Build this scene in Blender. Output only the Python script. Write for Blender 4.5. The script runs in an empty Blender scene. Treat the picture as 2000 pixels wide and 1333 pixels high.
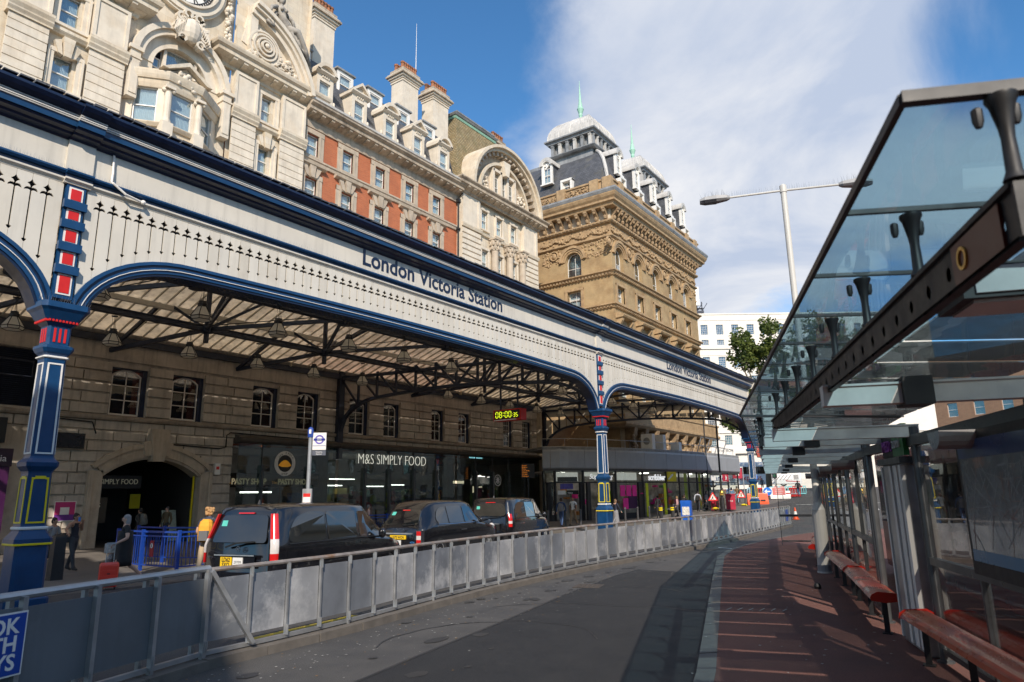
import bpy, math, random
from math import sin, cos, pi, sqrt, atan2, radians
from mathutils import Vector, Matrix
random.seed(7)
SC = bpy.context.scene
COL = SC.collection
# ------------------------------------------------------------------ camera
cam_d = bpy.data.cameras.new('camera'); cam = bpy.data.objects.new('camera', cam_d); COL.objects.link(cam)
cam_d.sensor_width = 36.0; cam_d.lens = 36.0*1333/2000; cam_d.clip_start = 0.05; cam_d.clip_end = 3000
YAW, PIT, ROL = 0.6177, 0.22137, 0.0148
_F = Vector((-sin(YAW)*cos(PIT), cos(YAW)*cos(PIT), sin(PIT)))
_R = _F.cross(Vector((0, 0, 1))).normalized(); _U = _R.cross(_F)
_R2 = _R*cos(ROL)-_U*sin(ROL); _U2 = _U*cos(ROL)+_R*sin(ROL)
cam.matrix_world = Matrix(((_R2.x, _U2.x, -_F.x, 0), (_R2.y, _U2.y, -_F.y, 0), (_R2.z, _U2.z, -_F.z, 2.0), (0, 0, 0, 1)))
cam_d.dof.use_dof = True; cam_d.dof.focus_distance = 22.0; cam_d.dof.aperture_fstop = 2.8
SC.camera = cam
# ------------------------------------------------------------------ sun, sky, exposure
SUN = Vector((1.0, -1.15, 1.02)).normalized()
sun_d = bpy.data.lights.new('sun', 'SUN'); sun_d.energy = 4.8; sun_d.angle = radians(.5); sun_d.color = (1, .89, .76)
sun = bpy.data.objects.new('sun', sun_d); COL.objects.link(sun)
sun.rotation_euler = SUN.to_track_quat('Z', 'Y').to_euler(); sun.location = (30, -40, 60)
W = bpy.data.worlds.new('World'); SC.world = W; W.use_nodes = True
nt = W.node_tree; N = nt.nodes; L = nt.links
for n in list(N): N.remove(n)
def nd(t, **k):
    n = N.new(t)
    for a, b in k.items(): setattr(n, a, b)
    return n
wo = nd('ShaderNodeOutputWorld'); bg = nd('ShaderNodeBackground'); bg.inputs[1].default_value = 0.125
sky = nd('ShaderNodeTexSky', sky_type='NISHITA', sun_disc=False)
sky.sun_elevation = math.asin(SUN.z); sky.sun_rotation = atan2(SUN.x, SUN.y); sky.air_density = 1.0; sky.dust_density = .35; sky.ozone_density = 3.0
tc = nd('ShaderNodeTexCoord'); sep = nd('ShaderNodeSeparateXYZ'); L.new(tc.outputs['Generated'], sep.inputs[0])
def mth(op, a, b=None, c=None):
    n = nd('ShaderNodeMath', operation=op)
    for i, q in enumerate((a, b, c)):
        if q is None: continue
        if isinstance(q, (int, float)): n.inputs[i].default_value = q
        else: L.new(q, n.inputs[i])
    return n.outputs[0]
zz = mth('ADD', mth('MAXIMUM', sep.outputs[2], 0.0), .22)
cmb = nd('ShaderNodeCombineXYZ'); L.new(mth('DIVIDE', sep.outputs[0], zz), cmb.inputs[0]); L.new(mth('DIVIDE', sep.outputs[1], zz), cmb.inputs[1])
def noise(vec, scale, det, rough, w=0.0, dist=0.0):
    n = nd('ShaderNodeTexNoise'); n.inputs['Scale'].default_value = scale; n.inputs['Detail'].default_value = det
    n.inputs['Roughness'].default_value = rough; n.inputs['Distortion'].default_value = dist
    mp = nd('ShaderNodeMapping'); mp.inputs['Location'].default_value = (w, w*.7, 0); L.new(vec, mp.inputs[0]); L.new(mp.outputs[0], n.inputs['Vector'])
    return n.outputs['Fac']
def blob(vec, r0, r1):
    d = nd('ShaderNodeVectorMath', operation='DOT_PRODUCT'); L.new(tc.outputs['Generated'], d.inputs[0]); d.inputs[1].default_value = vec
    m = nd('ShaderNodeMapRange'); m.interpolation_type = 'SMOOTHSTEP'
    m.inputs[1].default_value = cos(radians(r1)); m.inputs[2].default_value = cos(radians(r0)); m.inputs[3].default_value = 0; m.inputs[4].default_value = 1
    L.new(d.outputs['Value'], m.inputs[0]); return m.outputs[0]
n1 = noise(cmb.outputs[0], 1.5, 9, .58, 3.1, .5)
big = mth('ADD', blob((-.2076, .8172, .5376), 3, 24), mth('MULTIPLY', blob((-.3229, .8674, .3787), 2, 14), .75))
big = mth('SUBTRACT', big, mth('MULTIPLY', blob((-.5866, .5363, .6068), 5, 26), .85))
big = mth('SUBTRACT', big, mth('MULTIPLY', blob((.0653, .8599, .5062), 1, 8), .9))
big = mth('SUBTRACT', big, mth('MULTIPLY', blob((-.2482, .9348, .254), 1, 5), .5))
cover = mth('ADD', n1, mth('MULTIPLY', big, .35))
mr = nd('ShaderNodeMapRange'); mr.interpolation_type = 'SMOOTHSTEP'; mr.inputs[1].default_value = .40; mr.inputs[2].default_value = .66
L.new(cover, mr.inputs[0])
n2 = noise(cmb.outputs[0], 2.0, 8, .58, 9.4, .4)
rmp = nd('ShaderNodeValToRGB'); L.new(n2, rmp.inputs[0])
rmp.color_ramp.elements[0].position = .36; rmp.color_ramp.elements[0].color = (3.9, 4.5, 5.7, 1)
rmp.color_ramp.elements[1].position = .62; rmp.color_ramp.elements[1].color = (6.4, 6.5, 6.8, 1)
gain = nd('ShaderNodeMixRGB', blend_type='MULTIPLY'); gain.inputs[0].default_value = 1; gain.inputs[2].default_value = (.66, 1.14, 1.38, 1); L.new(sky.outputs[0], gain.inputs[1])
mix = nd('ShaderNodeMixRGB'); L.new(mr.outputs[0], mix.inputs[0]); L.new(gain.outputs[0], mix.inputs[1]); L.new(rmp.outputs[0], mix.inputs[2])
L.new(mix.outputs[0], bg.inputs[0]); L.new(bg.outputs[0], wo.inputs[0])
SC.view_settings.view_transform = 'Standard'; SC.view_settings.look = 'None'; SC.view_settings.exposure = 0.12; SC.view_settings.gamma = 1.0
SC.view_settings.use_curve_mapping = False
try:
    SC.cycles.max_bounces = 8; SC.cycles.transparent_max_bounces = 24; SC.cycles.use_denoising = True
    SC.cycles.caustics_reflective = False; SC.cycles.caustics_refractive = False; SC.cycles.sample_clamp_indirect = 6
except Exception: pass
# ------------------------------------------------------------------ materials (position based, so copies never repeat)
MATS = {}
class NT:
    def __init__(s, name):
        s.m = bpy.data.materials.new(name); s.m.use_nodes = True; s.t = s.m.node_tree
        for n in list(s.t.nodes): s.t.nodes.remove(n)
        s.o = s.t.nodes.new('ShaderNodeOutputMaterial')
    def n(s, t, inp={}, **k):
        x = s.t.nodes.new(t)
        for a, b in k.items(): setattr(x, a, b)
        for a, b in inp.items():
            if isinstance(b, bpy.types.NodeSocket): s.t.links.new(b, x.inputs[a])
            else: x.inputs[a].default_value = b
        return x
def c4(c): return (c[0], c[1], c[2], 1)
def mat(name, col, rough=.6, metal=0, var=.18, sc=2.0, bump=0, bsc=40, col2=None, c2pos=(.45, .7), streak=0, emit=0, coat=0, spec=.5, brick=None, trans=0, speck=0):
    if name in MATS: return MATS[name]
    g = NT(name); pos = g.n('ShaderNodeNewGeometry').outputs['Position']
    n = g.n('ShaderNodeTexNoise', {'Vector': pos, 'Scale': sc, 'Detail': 6, 'Roughness': .62})
    mrr = g.n('ShaderNodeMapRange', {0: n.outputs['Fac'], 1: .28, 2: .72, 3: 1-var, 4: 1+var})
    base = c4(col)
    if brick:   # (brick w, row h, mortar colour, second colour)
        sp = g.n('ShaderNodeSeparateXYZ', {0: pos})
        ad = g.n('ShaderNodeMath', {0: sp.outputs[0], 1: sp.outputs[1]}, operation='ADD')
        cb = g.n('ShaderNodeCombineXYZ', {0: ad.outputs[0], 1: sp.outputs[2], 2: 0.0})
        b = g.n('ShaderNodeTexBrick', {'Vector': cb.outputs[0], 'Color1': c4(col), 'Color2': c4(brick[3]), 'Mortar': c4(brick[2]), 'Scale': 1.0, 'Mortar Size': brick[4] if len(brick) > 4 else brick[1]*.11, 'Bias': -.2, 'Brick Width': brick[0], 'Row Height': brick[1]})
        base = b.outputs[0]
    if col2:
        nn = g.n('ShaderNodeTexNoise', {'Vector': pos, 'Scale': sc*.45, 'Detail': 8, 'Roughness': .7})
        f = g.n('ShaderNodeMapRange', {0: nn.outputs['Fac'], 1: c2pos[0], 2: c2pos[1]})
        base = g.n('ShaderNodeMixRGB', {0: f.outputs[0], 1: base, 2: c4(col2)}).outputs[0]
    if streak:
        mp = g.n('ShaderNodeMapping', {0: pos, 'Scale': (5, 5, .35)})
        nn = g.n('ShaderNodeTexNoise', {'Vector': mp.outputs[0], 'Scale': 1.0, 'Detail': 5, 'Roughness': .6})
        f = g.n('ShaderNodeMapRange', {0: nn.outputs['Fac'], 1: .5, 2: .78, 3: 1, 4: 1-streak})
        base = g.n('ShaderNodeMixRGB', {0: 1.0, 1: base, 2: f.outputs[0]}, blend_type='MULTIPLY').outputs[0]
    colr = g.n('ShaderNodeMixRGB', {0: 1.0, 1: base, 2: mrr.outputs[0]}, blend_type='MULTIPLY').outputs[0]
    if speck:
        sn = g.n('ShaderNodeTexNoise', {'Vector': pos, 'Scale': 75.0, 'Detail': 3, 'Roughness': .8}); sm = g.n('ShaderNodeMapRange', {0: sn.outputs['Fac'], 1: .36, 2: .68, 3: 1-speck, 4: 1+speck*1.6})
        colr = g.n('ShaderNodeMixRGB', {0: 1.0, 1: colr, 2: sm.outputs[0]}, blend_type='MULTIPLY').outputs[0]
    p = g.n('ShaderNodeBsdfPrincipled', {'Base Color': colr, 'Metallic': metal, 'Roughness': rough, 'Specular IOR Level': spec, 'Coat Weight': coat, 'Coat Roughness': .03})
    if rough > .12:
        rr = g.n('ShaderNodeMapRange', {0: n.outputs['Fac'], 1: .3, 2: .7, 3: max(.04, rough-.1), 4: min(1, rough+.1)}); g.t.links.new(rr.outputs[0], p.inputs['Roughness'])
    if emit: p.inputs['Emission Color'].default_value = c4(col); p.inputs['Emission Strength'].default_value = emit
    if bump:
        b1 = g.n('ShaderNodeTexNoise', {'Vector': pos, 'Scale': bsc, 'Detail': 6, 'Roughness': .6})
        bb = g.n('ShaderNodeBump', {'Height': b1.outputs['Fac'], 'Strength': bump, 'Distance': .02}); g.t.links.new(bb.outputs[0], p.inputs['Normal'])
    out = p.outputs[0]
    if trans:
        tr = g.n('ShaderNodeBsdfTranslucent', {'Color': colr}); out = g.n('ShaderNodeMixShader', {0: trans, 1: out, 2: tr.outputs[0]}).outputs[0]
    g.t.links.new(out, g.o.inputs[0]); MATS[name] = g.m
    return g.m
def glass(name, tint=(.8, .85, .88), refl=.08, rough=.01, dirt=0.0, dcol=(.5, .5, .48), wav=0.0):
    if name in MATS: return MATS[name]
    g = NT(name); pos = g.n('ShaderNodeNewGeometry').outputs['Position']
    t = g.n('ShaderNodeBsdfTransparent', {'Color': c4(tint)}); gl = g.n('ShaderNodeBsdfGlossy', {'Color': (1, 1, 1, 1), 'Roughness': rough})
    lw = g.n('ShaderNodeLayerWeight', {'Blend': .5})
    p5 = g.n('ShaderNodeMath', {0: lw.outputs['Facing'], 1: 5.0}, operation='POWER')
    nn = g.n('ShaderNodeTexNoise', {'Vector': pos, 'Scale': .9, 'Detail': 2})
    bb = g.n('ShaderNodeBump', {'Height': nn.outputs['Fac'], 'Strength': .05+wav, 'Distance': .05}); g.t.links.new(bb.outputs[0], gl.inputs['Normal'])
    f = g.n('ShaderNodeMath', {0: p5.outputs[0], 1: .9, 2: refl+.04}, operation='MULTIPLY_ADD')
    f.use_clamp = True
    m = g.n('ShaderNodeMixShader', {0: f.outputs[0], 1: t.outputs[0], 2: gl.outputs[0]})
    out = m.outputs[0]
    if dirt:
        n2 = g.n('ShaderNodeTexNoise', {'Vector': pos, 'Scale': 3.0, 'Detail': 8, 'Roughness': .7})
        mr2 = g.n('ShaderNodeMapRange', {0: n2.outputs['Fac'], 1: .3, 2: .75, 3: dirt*.4, 4: dirt})
        df = g.n('ShaderNodeBsdfDiffuse', {'Color': c4(dcol)}); tl = g.n('ShaderNodeBsdfTranslucent', {'Color': c4(dcol)})
        dm = g.n('ShaderNodeMixShader', {0: .5, 1: df.outputs[0], 2: tl.outputs[0]})
        out = g.n('ShaderNodeMixShader', {0: mr2.outputs[0], 1: out, 2: dm.outputs[0]}).outputs[0]
    g.t.links.new(out, g.o.inputs[0]); MATS[name] = g.m
    return g.m
# ------------------------------------------------------------------ mesh builder
class MB:
    def __init__(s, fr=None): s.v = []; s.f = []; s.m = []; s.fr = fr
    def add(s, vs, fs, m=0):
        o = len(s.v); fr = s.fr
        s.v += [fr(*p) for p in vs] if fr else [tuple(p) for p in vs]
        s.f += [tuple(i+o for i in f) for f in fs]; s.m += [m]*len(fs); return s
    def box(s, a0, a1, o0, o1, z0, z1, m=0):
        return s.add([(a0, o0, z0), (a1, o0, z0), (a1, o1, z0), (a0, o1, z0), (a0, o0, z1), (a1, o0, z1), (a1, o1, z1), (a0, o1, z1)],
                     [(0, 3, 2, 1), (4, 5, 6, 7), (0, 1, 5, 4), (1, 2, 6, 5), (2, 3, 7, 6), (3, 0, 4, 7)], m)
    def quad(s, *p, m=0): return s.add(p, [tuple(range(len(p)))], m)
    def poly(s, pts, o0, o1, m=0, ax='o'):
        n = len(pts)
        if ax == 'o': A = [(a, o0, z) for a, z in pts]+[(a, o1, z) for a, z in pts]
        elif ax == 'a': A = [(o0, a, z) for a, z in pts]+[(o1, a, z) for a, z in pts]
        else: A = [(a, z, o0) for a, z in pts]+[(a, z, o1) for a, z in pts]
        return s.add(A, [tuple(range(n))[::-1], tuple(range(n, 2*n))]+[(i, (i+1) % n, n+(i+1) % n, n+i) for i in range(n)], m)
    def extr(s, prof, a0, a1, m=0): return s.poly(prof, a0, a1, m, 'a')
    def arc(s, ca, cz, r0, r1, t0, t1, o0, o1, n=12, m=0):
        v = []
        for i in range(n+1):
            t = radians(t0+(t1-t0)*i/n); c, q = cos(t), sin(t)
            for r, o in ((r0, o0), (r1, o0), (r1, o1), (r0, o1)): v.append((ca+r*c, o, cz+r*q))
        f = []
        for i in range(n):
            b = 4*i
            for k in range(4): f.append((b+k, b+(k+1) % 4, b+4+(k+1) % 4, b+4+k))
        f += [(0, 1, 2, 3), (4*n+3, 4*n+2, 4*n+1, 4*n)]
        return s.add(v, f, m)
    def sweep(s, prof, path, m=0, side=1, caps=True):   # prof (out, z); path in plan (x, y); outward = right hand side * side
        n = len(prof); P = [Vector(p) for p in path]; v = []
        for i, p in enumerate(P):
            ds = []
            if i: ds.append((P[i]-P[i-1]).normalized())
            if i < len(P)-1: ds.append((P[i+1]-P[i]).normalized())
            ns = [Vector((d.y, -d.x))*side for d in ds]
            if len(ns) == 2:
                b = (ns[0]+ns[1]); b = b.normalized() if b.length > 1e-6 else ns[0]
                k = b/max(.3, b.dot(ns[0]))
            else: k = ns[0]
            v += [(p.x+k.x*o, p.y+k.y*o, z) for o, z in prof]
        f = [(i*n+k, i*n+(k+1) % n, (i+1)*n+(k+1) % n, (i+1)*n+k) for i in range(len(P)-1) for k in range(n)]
        if caps: f += [tuple(range(n)), tuple(range((len(P)-1)*n, len(P)*n))[::-1]]
        return s.add(v, f, m)
    def tube(s, pts, r, n=6, m=0, caps=True):
        P = [Vector(p) for p in pts]; v = []; up0 = Vector((0, 0, 1)); rr = r if isinstance(r, (list, tuple)) else [r]*len(P)
        for i, p in enumerate(P):
            d = (P[min(i+1, len(P)-1)]-P[max(i-1, 0)]).normalized()
            a = d.cross(up0 if abs(d.z) < .95 else Vector((1, 0, 0))).normalized(); b = a.cross(d)
            v += [tuple(p+(a*cos(2*pi*k/n)+b*sin(2*pi*k/n))*rr[i]) for k in range(n)]
        f = [(i*n+k, i*n+(k+1) % n, (i+1)*n+(k+1) % n, (i+1)*n+k) for i in range(len(P)-1) for k in range(n)]
        if caps: f += [tuple(range(n))[::-1], tuple(range((len(P)-1)*n, len(P)*n))]
        return s.add(v, f, m)
    def bar(s, p, q, w, h, m=0):            # rectangular bar between two points
        P, Q = Vector(p), Vector(q); d = (Q-P).normalized()
        a = d.cross(Vector((0, 0, 1)) if abs(d.z) < .95 else Vector((1, 0, 0))).normalized()*w/2; b = d.cross(a).normalized()*h/2
        v = [tuple(c+x) for c in (P, Q) for x in (a+b, a-b, -a-b, b-a)]
        return s.add(v, [(0, 1, 2, 3), (7, 6, 5, 4)]+[(k, 4+k, 4+(k+1) % 4, (k+1) % 4) for k in range(4)], m)
    def lathe(s, c, prof, n=12, m=0, rot=0, sx=1, sy=1):
        v = []
        for r, z in prof: v += [(c[0]+sx*r*cos(2*pi*k/n+rot), c[1]+sy*r*sin(2*pi*k/n+rot), c[2]+z) for k in range(n)]
        f = [(i*n+k, i*n+(k+1) % n, (i+1)*n+(k+1) % n, (i+1)*n+k) for i in range(len(prof)-1) for k in range(n)]
        f += [tuple(range(n))[::-1], tuple(range((len(prof)-1)*n, len(prof)*n))]
        return s.add(v, f, m)
    def ball(s, c, r, nu=8, nv=5, m=0):
        if not isinstance(r, (tuple, list)): r = (r, r, r)
        v = [(c[0], c[1], c[2]-r[2])]
        for j in range(1, nv):
            t = -pi/2+pi*j/nv; v += [(c[0]+r[0]*cos(t)*cos(2*pi*k/nu), c[1]+r[1]*cos(t)*sin(2*pi*k/nu), c[2]+r[2]*sin(t)) for k in range(nu)]
        v.append((c[0], c[1], c[2]+r[2])); e = len(v)-1
        f = [(0, 1+(k+1) % nu, 1+k) for k in range(nu)]
        f += [(1+j*nu+k, 1+j*nu+(k+1) % nu, 1+(j+1)*nu+(k+1) % nu, 1+(j+1)*nu+k) for j in range(nv-2) for k in range(nu)]
        b = 1+(nv-2)*nu; f += [(b+k, b+(k+1) % nu, e) for k in range(nu)]
        return s.add(v, f, m)
    def loft(s, rings, m=0, cap=True):
        n = len(rings[0]); v = [p for r in rings for p in r]
        f = [(i*n+k, i*n+(k+1) % n, (i+1)*n+(k+1) % n, (i+1)*n+k) for i in range(len(rings)-1) for k in range(n)]
        if cap: f += [tuple(range(n))[::-1], tuple(range((len(rings)-1)*n, len(rings)*n))]
        return s.add(v, f, m)
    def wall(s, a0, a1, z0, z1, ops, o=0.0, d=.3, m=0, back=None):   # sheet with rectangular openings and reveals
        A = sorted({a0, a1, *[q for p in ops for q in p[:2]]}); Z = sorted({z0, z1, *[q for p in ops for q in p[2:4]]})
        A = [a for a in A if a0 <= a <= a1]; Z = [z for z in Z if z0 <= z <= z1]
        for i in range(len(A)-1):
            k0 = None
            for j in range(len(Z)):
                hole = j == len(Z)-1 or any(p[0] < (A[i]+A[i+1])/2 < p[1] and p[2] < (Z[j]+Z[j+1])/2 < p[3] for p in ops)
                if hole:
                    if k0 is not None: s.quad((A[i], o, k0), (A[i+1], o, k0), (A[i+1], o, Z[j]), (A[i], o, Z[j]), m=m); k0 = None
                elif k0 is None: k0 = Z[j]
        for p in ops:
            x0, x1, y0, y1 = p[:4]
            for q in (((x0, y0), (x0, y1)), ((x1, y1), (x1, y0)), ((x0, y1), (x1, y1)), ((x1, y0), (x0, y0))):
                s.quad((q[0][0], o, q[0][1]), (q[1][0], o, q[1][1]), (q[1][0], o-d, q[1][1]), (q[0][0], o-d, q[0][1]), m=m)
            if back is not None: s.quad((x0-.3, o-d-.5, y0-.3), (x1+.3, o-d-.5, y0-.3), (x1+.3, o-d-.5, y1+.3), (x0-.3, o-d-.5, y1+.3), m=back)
        return s
    def spandrel(s, ca, zs, r, ztop, o0, o1, m=0, n=10):   # fills the corners between a half round opening and its square
        for sg in (-1, 1):
            pts = [(ca+sg*r*cos(pi/2*i/n), zs+r*sin(pi/2*i/n)) for i in range(n+1)]+[(ca, ztop), (ca+sg*r, ztop)]
            if ztop <= zs+r+1e-4: pts.pop(-2)
            s.poly(pts, o0, o1, m)
        return s
    def mesh(s, name, mats, smooth=False):
        me = bpy.data.meshes.new(name); me.from_pydata(s.v, [], s.f)
        for mm in (mats if isinstance(mats, (list, tuple)) else [mats]): me.materials.append(mm)
        if any(s.m): me.polygons.foreach_set('material_index', s.m)
        if smooth: me.polygons.foreach_set('use_smooth', [True]*len(s.f))
        me.update(); return me
def tag(o, label=None, cat=None, group=None, kind=None):
    if label: o['label'] = label
    if cat: o['category'] = cat
    if group: o['group'] = group
    if kind: o['kind'] = kind
    return o
def root(name, loc, label, cat, group=None, rot=0.0):
    o = bpy.data.objects.new(name, None); COL.objects.link(o); o.location = loc; o.rotation_euler = (0, 0, rot); o.empty_display_size = .3
    return tag(o, label, cat, group)
def obj(name, mb, mats=None, parent=None, loc=(0, 0, 0), rot=0.0, smooth=False, world=True, **k):
    me = mb.mesh(name, mats, smooth) if isinstance(mb, MB) else mb
    o = bpy.data.objects.new(name, me); COL.objects.link(o); o.location = loc
    o.rotation_euler = rot if isinstance(rot, tuple) else (0, 0, rot)
    if parent is not None:
        o.parent = parent
        if world: o.matrix_parent_inverse = Matrix.LocRotScale(wloc(parent), parent.rotation_euler, None).inverted()
    return tag(o, **k)
def wloc(p): return p.location
def lobj(name, mb, mats, parent, **k): return obj(name, mb, mats, parent, world=False, **k)
def smooth_angle(o, deg=40):
    me = o.data; me.polygons.foreach_set('use_smooth', [True]*len(me.polygons))
    try: me.set_sharp_from_angle(angle=radians(deg))
    except Exception: pass
    return o
TXT = {}
def text(s, size=1.0, ext=.01, align='LEFT', sx=1.0, shear=0.0, bold=0.0):
    k = (s, size, ext, align, sx, shear, bold)
    if k in TXT: return TXT[k]
    c = bpy.data.curves.new('lettering', 'FONT'); c.body = s; c.size = size; c.extrude = ext; c.align_x = align; c.shear = shear; c.offset = bold; c.resolution_u = 3
    o = bpy.data.objects.new('lettering', c); COL.objects.link(o)
    me = bpy.data.meshes.new_from_object(o.evaluated_get(bpy.context.evaluated_depsgraph_get()))
    bpy.data.objects.remove(o); bpy.data.curves.remove(c)
    if sx != 1.0: me.transform(Matrix.Diagonal((sx, 1, 1, 1)))
    TXT[k] = me; return me
def letters(s, loc, size, m, parent, rotz=0.0, ext=.012, align='LEFT', sx=1.0, tilt=90, shear=0.0, bold=0.0, name='lettering', world=True, **k):
    me = text(s, size, ext, align, sx, shear, bold).copy(); me.materials.clear(); me.materials.append(m)
    for p in me.polygons: p.material_index = 0
    return obj(name, me, None, parent, loc=loc, rot=(radians(tilt), 0, rotz), world=world, **k)
def rnd(a, b): return random.uniform(a, b)
def gz(y): return min(2.3, max(0.0, (y-50)*.045))
# ------------------------------------------------------------------ shared materials
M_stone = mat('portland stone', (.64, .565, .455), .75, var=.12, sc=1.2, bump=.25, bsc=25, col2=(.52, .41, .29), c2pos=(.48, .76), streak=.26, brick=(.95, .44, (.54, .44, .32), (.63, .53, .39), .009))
M_stone2 = mat('pale dressed stone', (.68, .605, .50), .75, var=.12, sc=1.5, bump=.2, bsc=30, col2=(.58, .47, .34), c2pos=(.5, .82), streak=.16)
M_stoneC = mat('weathered cornice stone', (.46, .38, .29), .8, var=.2, sc=1.8, bump=.35, bsc=25, col2=(.20, .16, .12), c2pos=(.46, .68), streak=.4)
M_stoneD = mat('sooty stone', (.36, .30, .24), .8, var=.2, sc=2, bump=.3, bsc=25, col2=(.22, .17, .13), c2pos=(.45, .75), streak=.35)
M_stoneL = mat('tan limestone', (.48, .40, .31), .8, var=.16, sc=1.8, bump=.3, bsc=25, col2=(.36, .27, .20), c2pos=(.52, .8), streak=.32)
M_brickR = mat('red brick', (.45, .125, .05), .8, var=.14, sc=1.0, bump=.2, bsc=60, brick=(.24, .078, (.42, .2, .11), (.37, .095, .04)))
M_brickY = mat('stock brick', (.38, .26, .13), .85, var=.16, sc=1.2, bump=.25, bsc=50, brick=(.24, .08, (.46, .36, .22), (.36, .24, .11)), col2=(.25, .155, .075), c2pos=(.46, .72))
M_terra = mat('buff terracotta', (.42, .29, .16), .7, var=.24, sc=3, bump=.4, bsc=18, col2=(.27, .17, .09), c2pos=(.48, .72), streak=.2)
M_terraD = mat('weathered buff stone', (.34, .24, .14), .75, var=.25, sc=4, bump=.5, bsc=18, col2=(.18, .11, .06), c2pos=(.45, .7))
M_slate = mat('grey slate', (.10, .105, .12), .6, var=.3, sc=2, brick=(.3, .17, (.05, .05, .055), (.075, .08, .09)), col2=(.14, .13, .09), c2pos=(.55, .8))
M_lead = mat('lead sheet', (.27, .28, .29), .55, var=.2, sc=2, streak=.3, col2=(.16, .16, .16))
M_leadL = mat('pale lead', (.55, .53, .50), .6, var=.15, sc=2, streak=.3)
M_copper = mat('verdigris copper', (.33, .58, .45), .6, var=.15, sc=3)
M_white = mat('white paint', (.78, .76, .72), .45, var=.06, sc=4)
M_sash = mat('sash paint', (.72, .69, .65), .5, var=.06, sc=4)
M_curt = mat('net curtain', (.86, .88, .88), .9, var=.06, sc=3)
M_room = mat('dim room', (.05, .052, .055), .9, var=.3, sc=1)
M_pane = glass('window glass', (.80, .86, .88), .11)
M_paneD = glass('dark window glass', (.55, .58, .60), .12)
M_terracotta = mat('chimney pot clay', (.33, .13, .06), .8, var=.4, sc=4, col2=(.08, .05, .035))
M_black = mat('black iron', (.018, .018, .02), .5, var=.3, sc=8)
M_navy = mat('navy gloss paint', (.004, .013, .045), .4, var=.25, sc=3, coat=.15)
M_blue = mat('royal blue paint', (.004, .048, .14), .4, var=.18, sc=3, coat=.15)
M_red = mat('signal red paint', (.62, .018, .014), .4, var=.1, sc=4)
M_yellow = mat('yellow paint', (.80, .62, .01), .4, var=.06, sc=4)
M_cream = mat('cream canopy paint', (.66, .62, .54), .5, var=.06, sc=1.2, streak=.18, col2=(.52, .48, .41), c2pos=(.55, .85))
M_creamB = mat('cream canopy paint b', (.63, .59, .51), .5, var=.06, sc=1.2, streak=.22, col2=(.50, .45, .37), c2pos=(.52, .8)); M_creamC = mat('cream canopy paint c', (.67, .635, .56), .45, var=.05, sc=1.5, streak=.14)
M_iron = mat('blue black girder paint', (.018, .024, .045), .5, var=.35, sc=4)
M_steel = mat('galvanised steel', (.42, .43, .44), .42, .7, var=.2, sc=4)
M_alu = mat('brushed aluminium', (.55, .56, .56), .38, .8, var=.12, sc=6)
M_darkalu = mat('dark grey aluminium', (.10, .105, .11), .35, .5, var=.15, sc=5)
M_gold = mat('gilt', (.7, .45, .1), .35, .8, var=.1)
M_rubber = mat('black rubber', (.02, .02, .02), .8, var=.2)
# ------------------------------------------------------------------ ground, roads, pavements
M_asph = mat('worn asphalt', (.072, .069, .066), .8, var=.22, sc=1.1, bump=.5, bsc=120, col2=(.055, .054, .055), c2pos=(.45, .6), speck=.4)
M_patch = mat('newer asphalt', (.018, .0183, .0195), .75, var=.25, sc=1.4, bump=.5, bsc=140, col2=(.022, .022, .023), c2pos=(.5, .7), speck=.45)
M_fore = mat('forecourt paving', (.15, .135, .12), .8, var=.2, sc=.9, bump=.3, bsc=60, col2=(.10, .09, .08))
M_pink = mat('red anti skid surfacing', (.175, .078, .062), .9, var=.2, sc=1.2, bump=.6, bsc=150, col2=(.12, .055, .046), c2pos=(.45, .7), speck=.4)
M_kerb = mat('granite kerb', (.15, .14, .125), .8, var=.2, sc=5, bump=.3, bsc=60)
M_line = mat('road marking', (.62, .61, .57), .7, var=.2, sc=6, col2=(.3, .3, .29), c2pos=(.5, .7))
M_yline = mat('yellow road marking', (.55, .40, .04), .7, var=.2, sc=6, col2=(.2, .17, .08), c2pos=(.5, .7))
YS = [-600, -200, -60, -20, 0, 20, 40, 50, 60, 70, 80, 90, 101.2, 140, 300, 900]
def strip(mb, x0, x1, ys, dz, m=0):
    for a, b in zip(ys[:-1], ys[1:]):
        mb.quad((x0, a, gz(a)+dz), (x1, a, gz(a)+dz), (x1, b, gz(b)+dz), (x0, b, gz(b)+dz), m=m)
g = MB(); strip(g, -900, 900, YS, 0); obj('ground', g, M_asph, kind='structure')
g = MB(); strip(g, -33.2, -17.2, [-40, 0, 20, 40, 44], .006); strip(g, -33.2, -18.5, [44, 50, 60, 70, 76], .006); obj('forecourt_pavement', g, M_fore, kind='structure')
SH = [(-1.2, 0.9), (-2.1, 4.4), (-3.05, 7.6), (-3.95, 10.3), (-4.95, 13.3), (-5.95, 16.3), (-6.8, 18.9), (-7.45, 20.9), (-7.95, 23.2), (-8.2, 25.6), (-8.25, 28.5), (-8.15, 32), (-7.8, 34.7), (-7.0, 37), (-5.6, 38.8)]
def shoff(d):
    out = []
    for i, p in enumerate(SH):
        a = Vector(SH[max(i-1, 0)]); b = Vector(SH[min(i+1, len(SH)-1)]); t = (b-a).normalized(); out.append((p[0]+t.y*d, p[1]-t.x*d))
    return out
pv = root('bus_stop_pavement', (-4, 12, 0), 'red brown surfaced pavement with grey kerb beside the glass shelters', 'pavement'); pv['kind'] = 'structure'; del pv['category']
ins = shoff(.22)
g = MB(); far = [(3.5, -8), (3.5, 38.8)]
pts = [(1.0, -8), (-.9+.22, -2)]+ins+[(3.5, 38.8), (3.5, -8)]
g.poly(pts, -.05, .12, ax='z'); obj('surfacing', g, M_pink, pv)
seg = []
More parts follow.
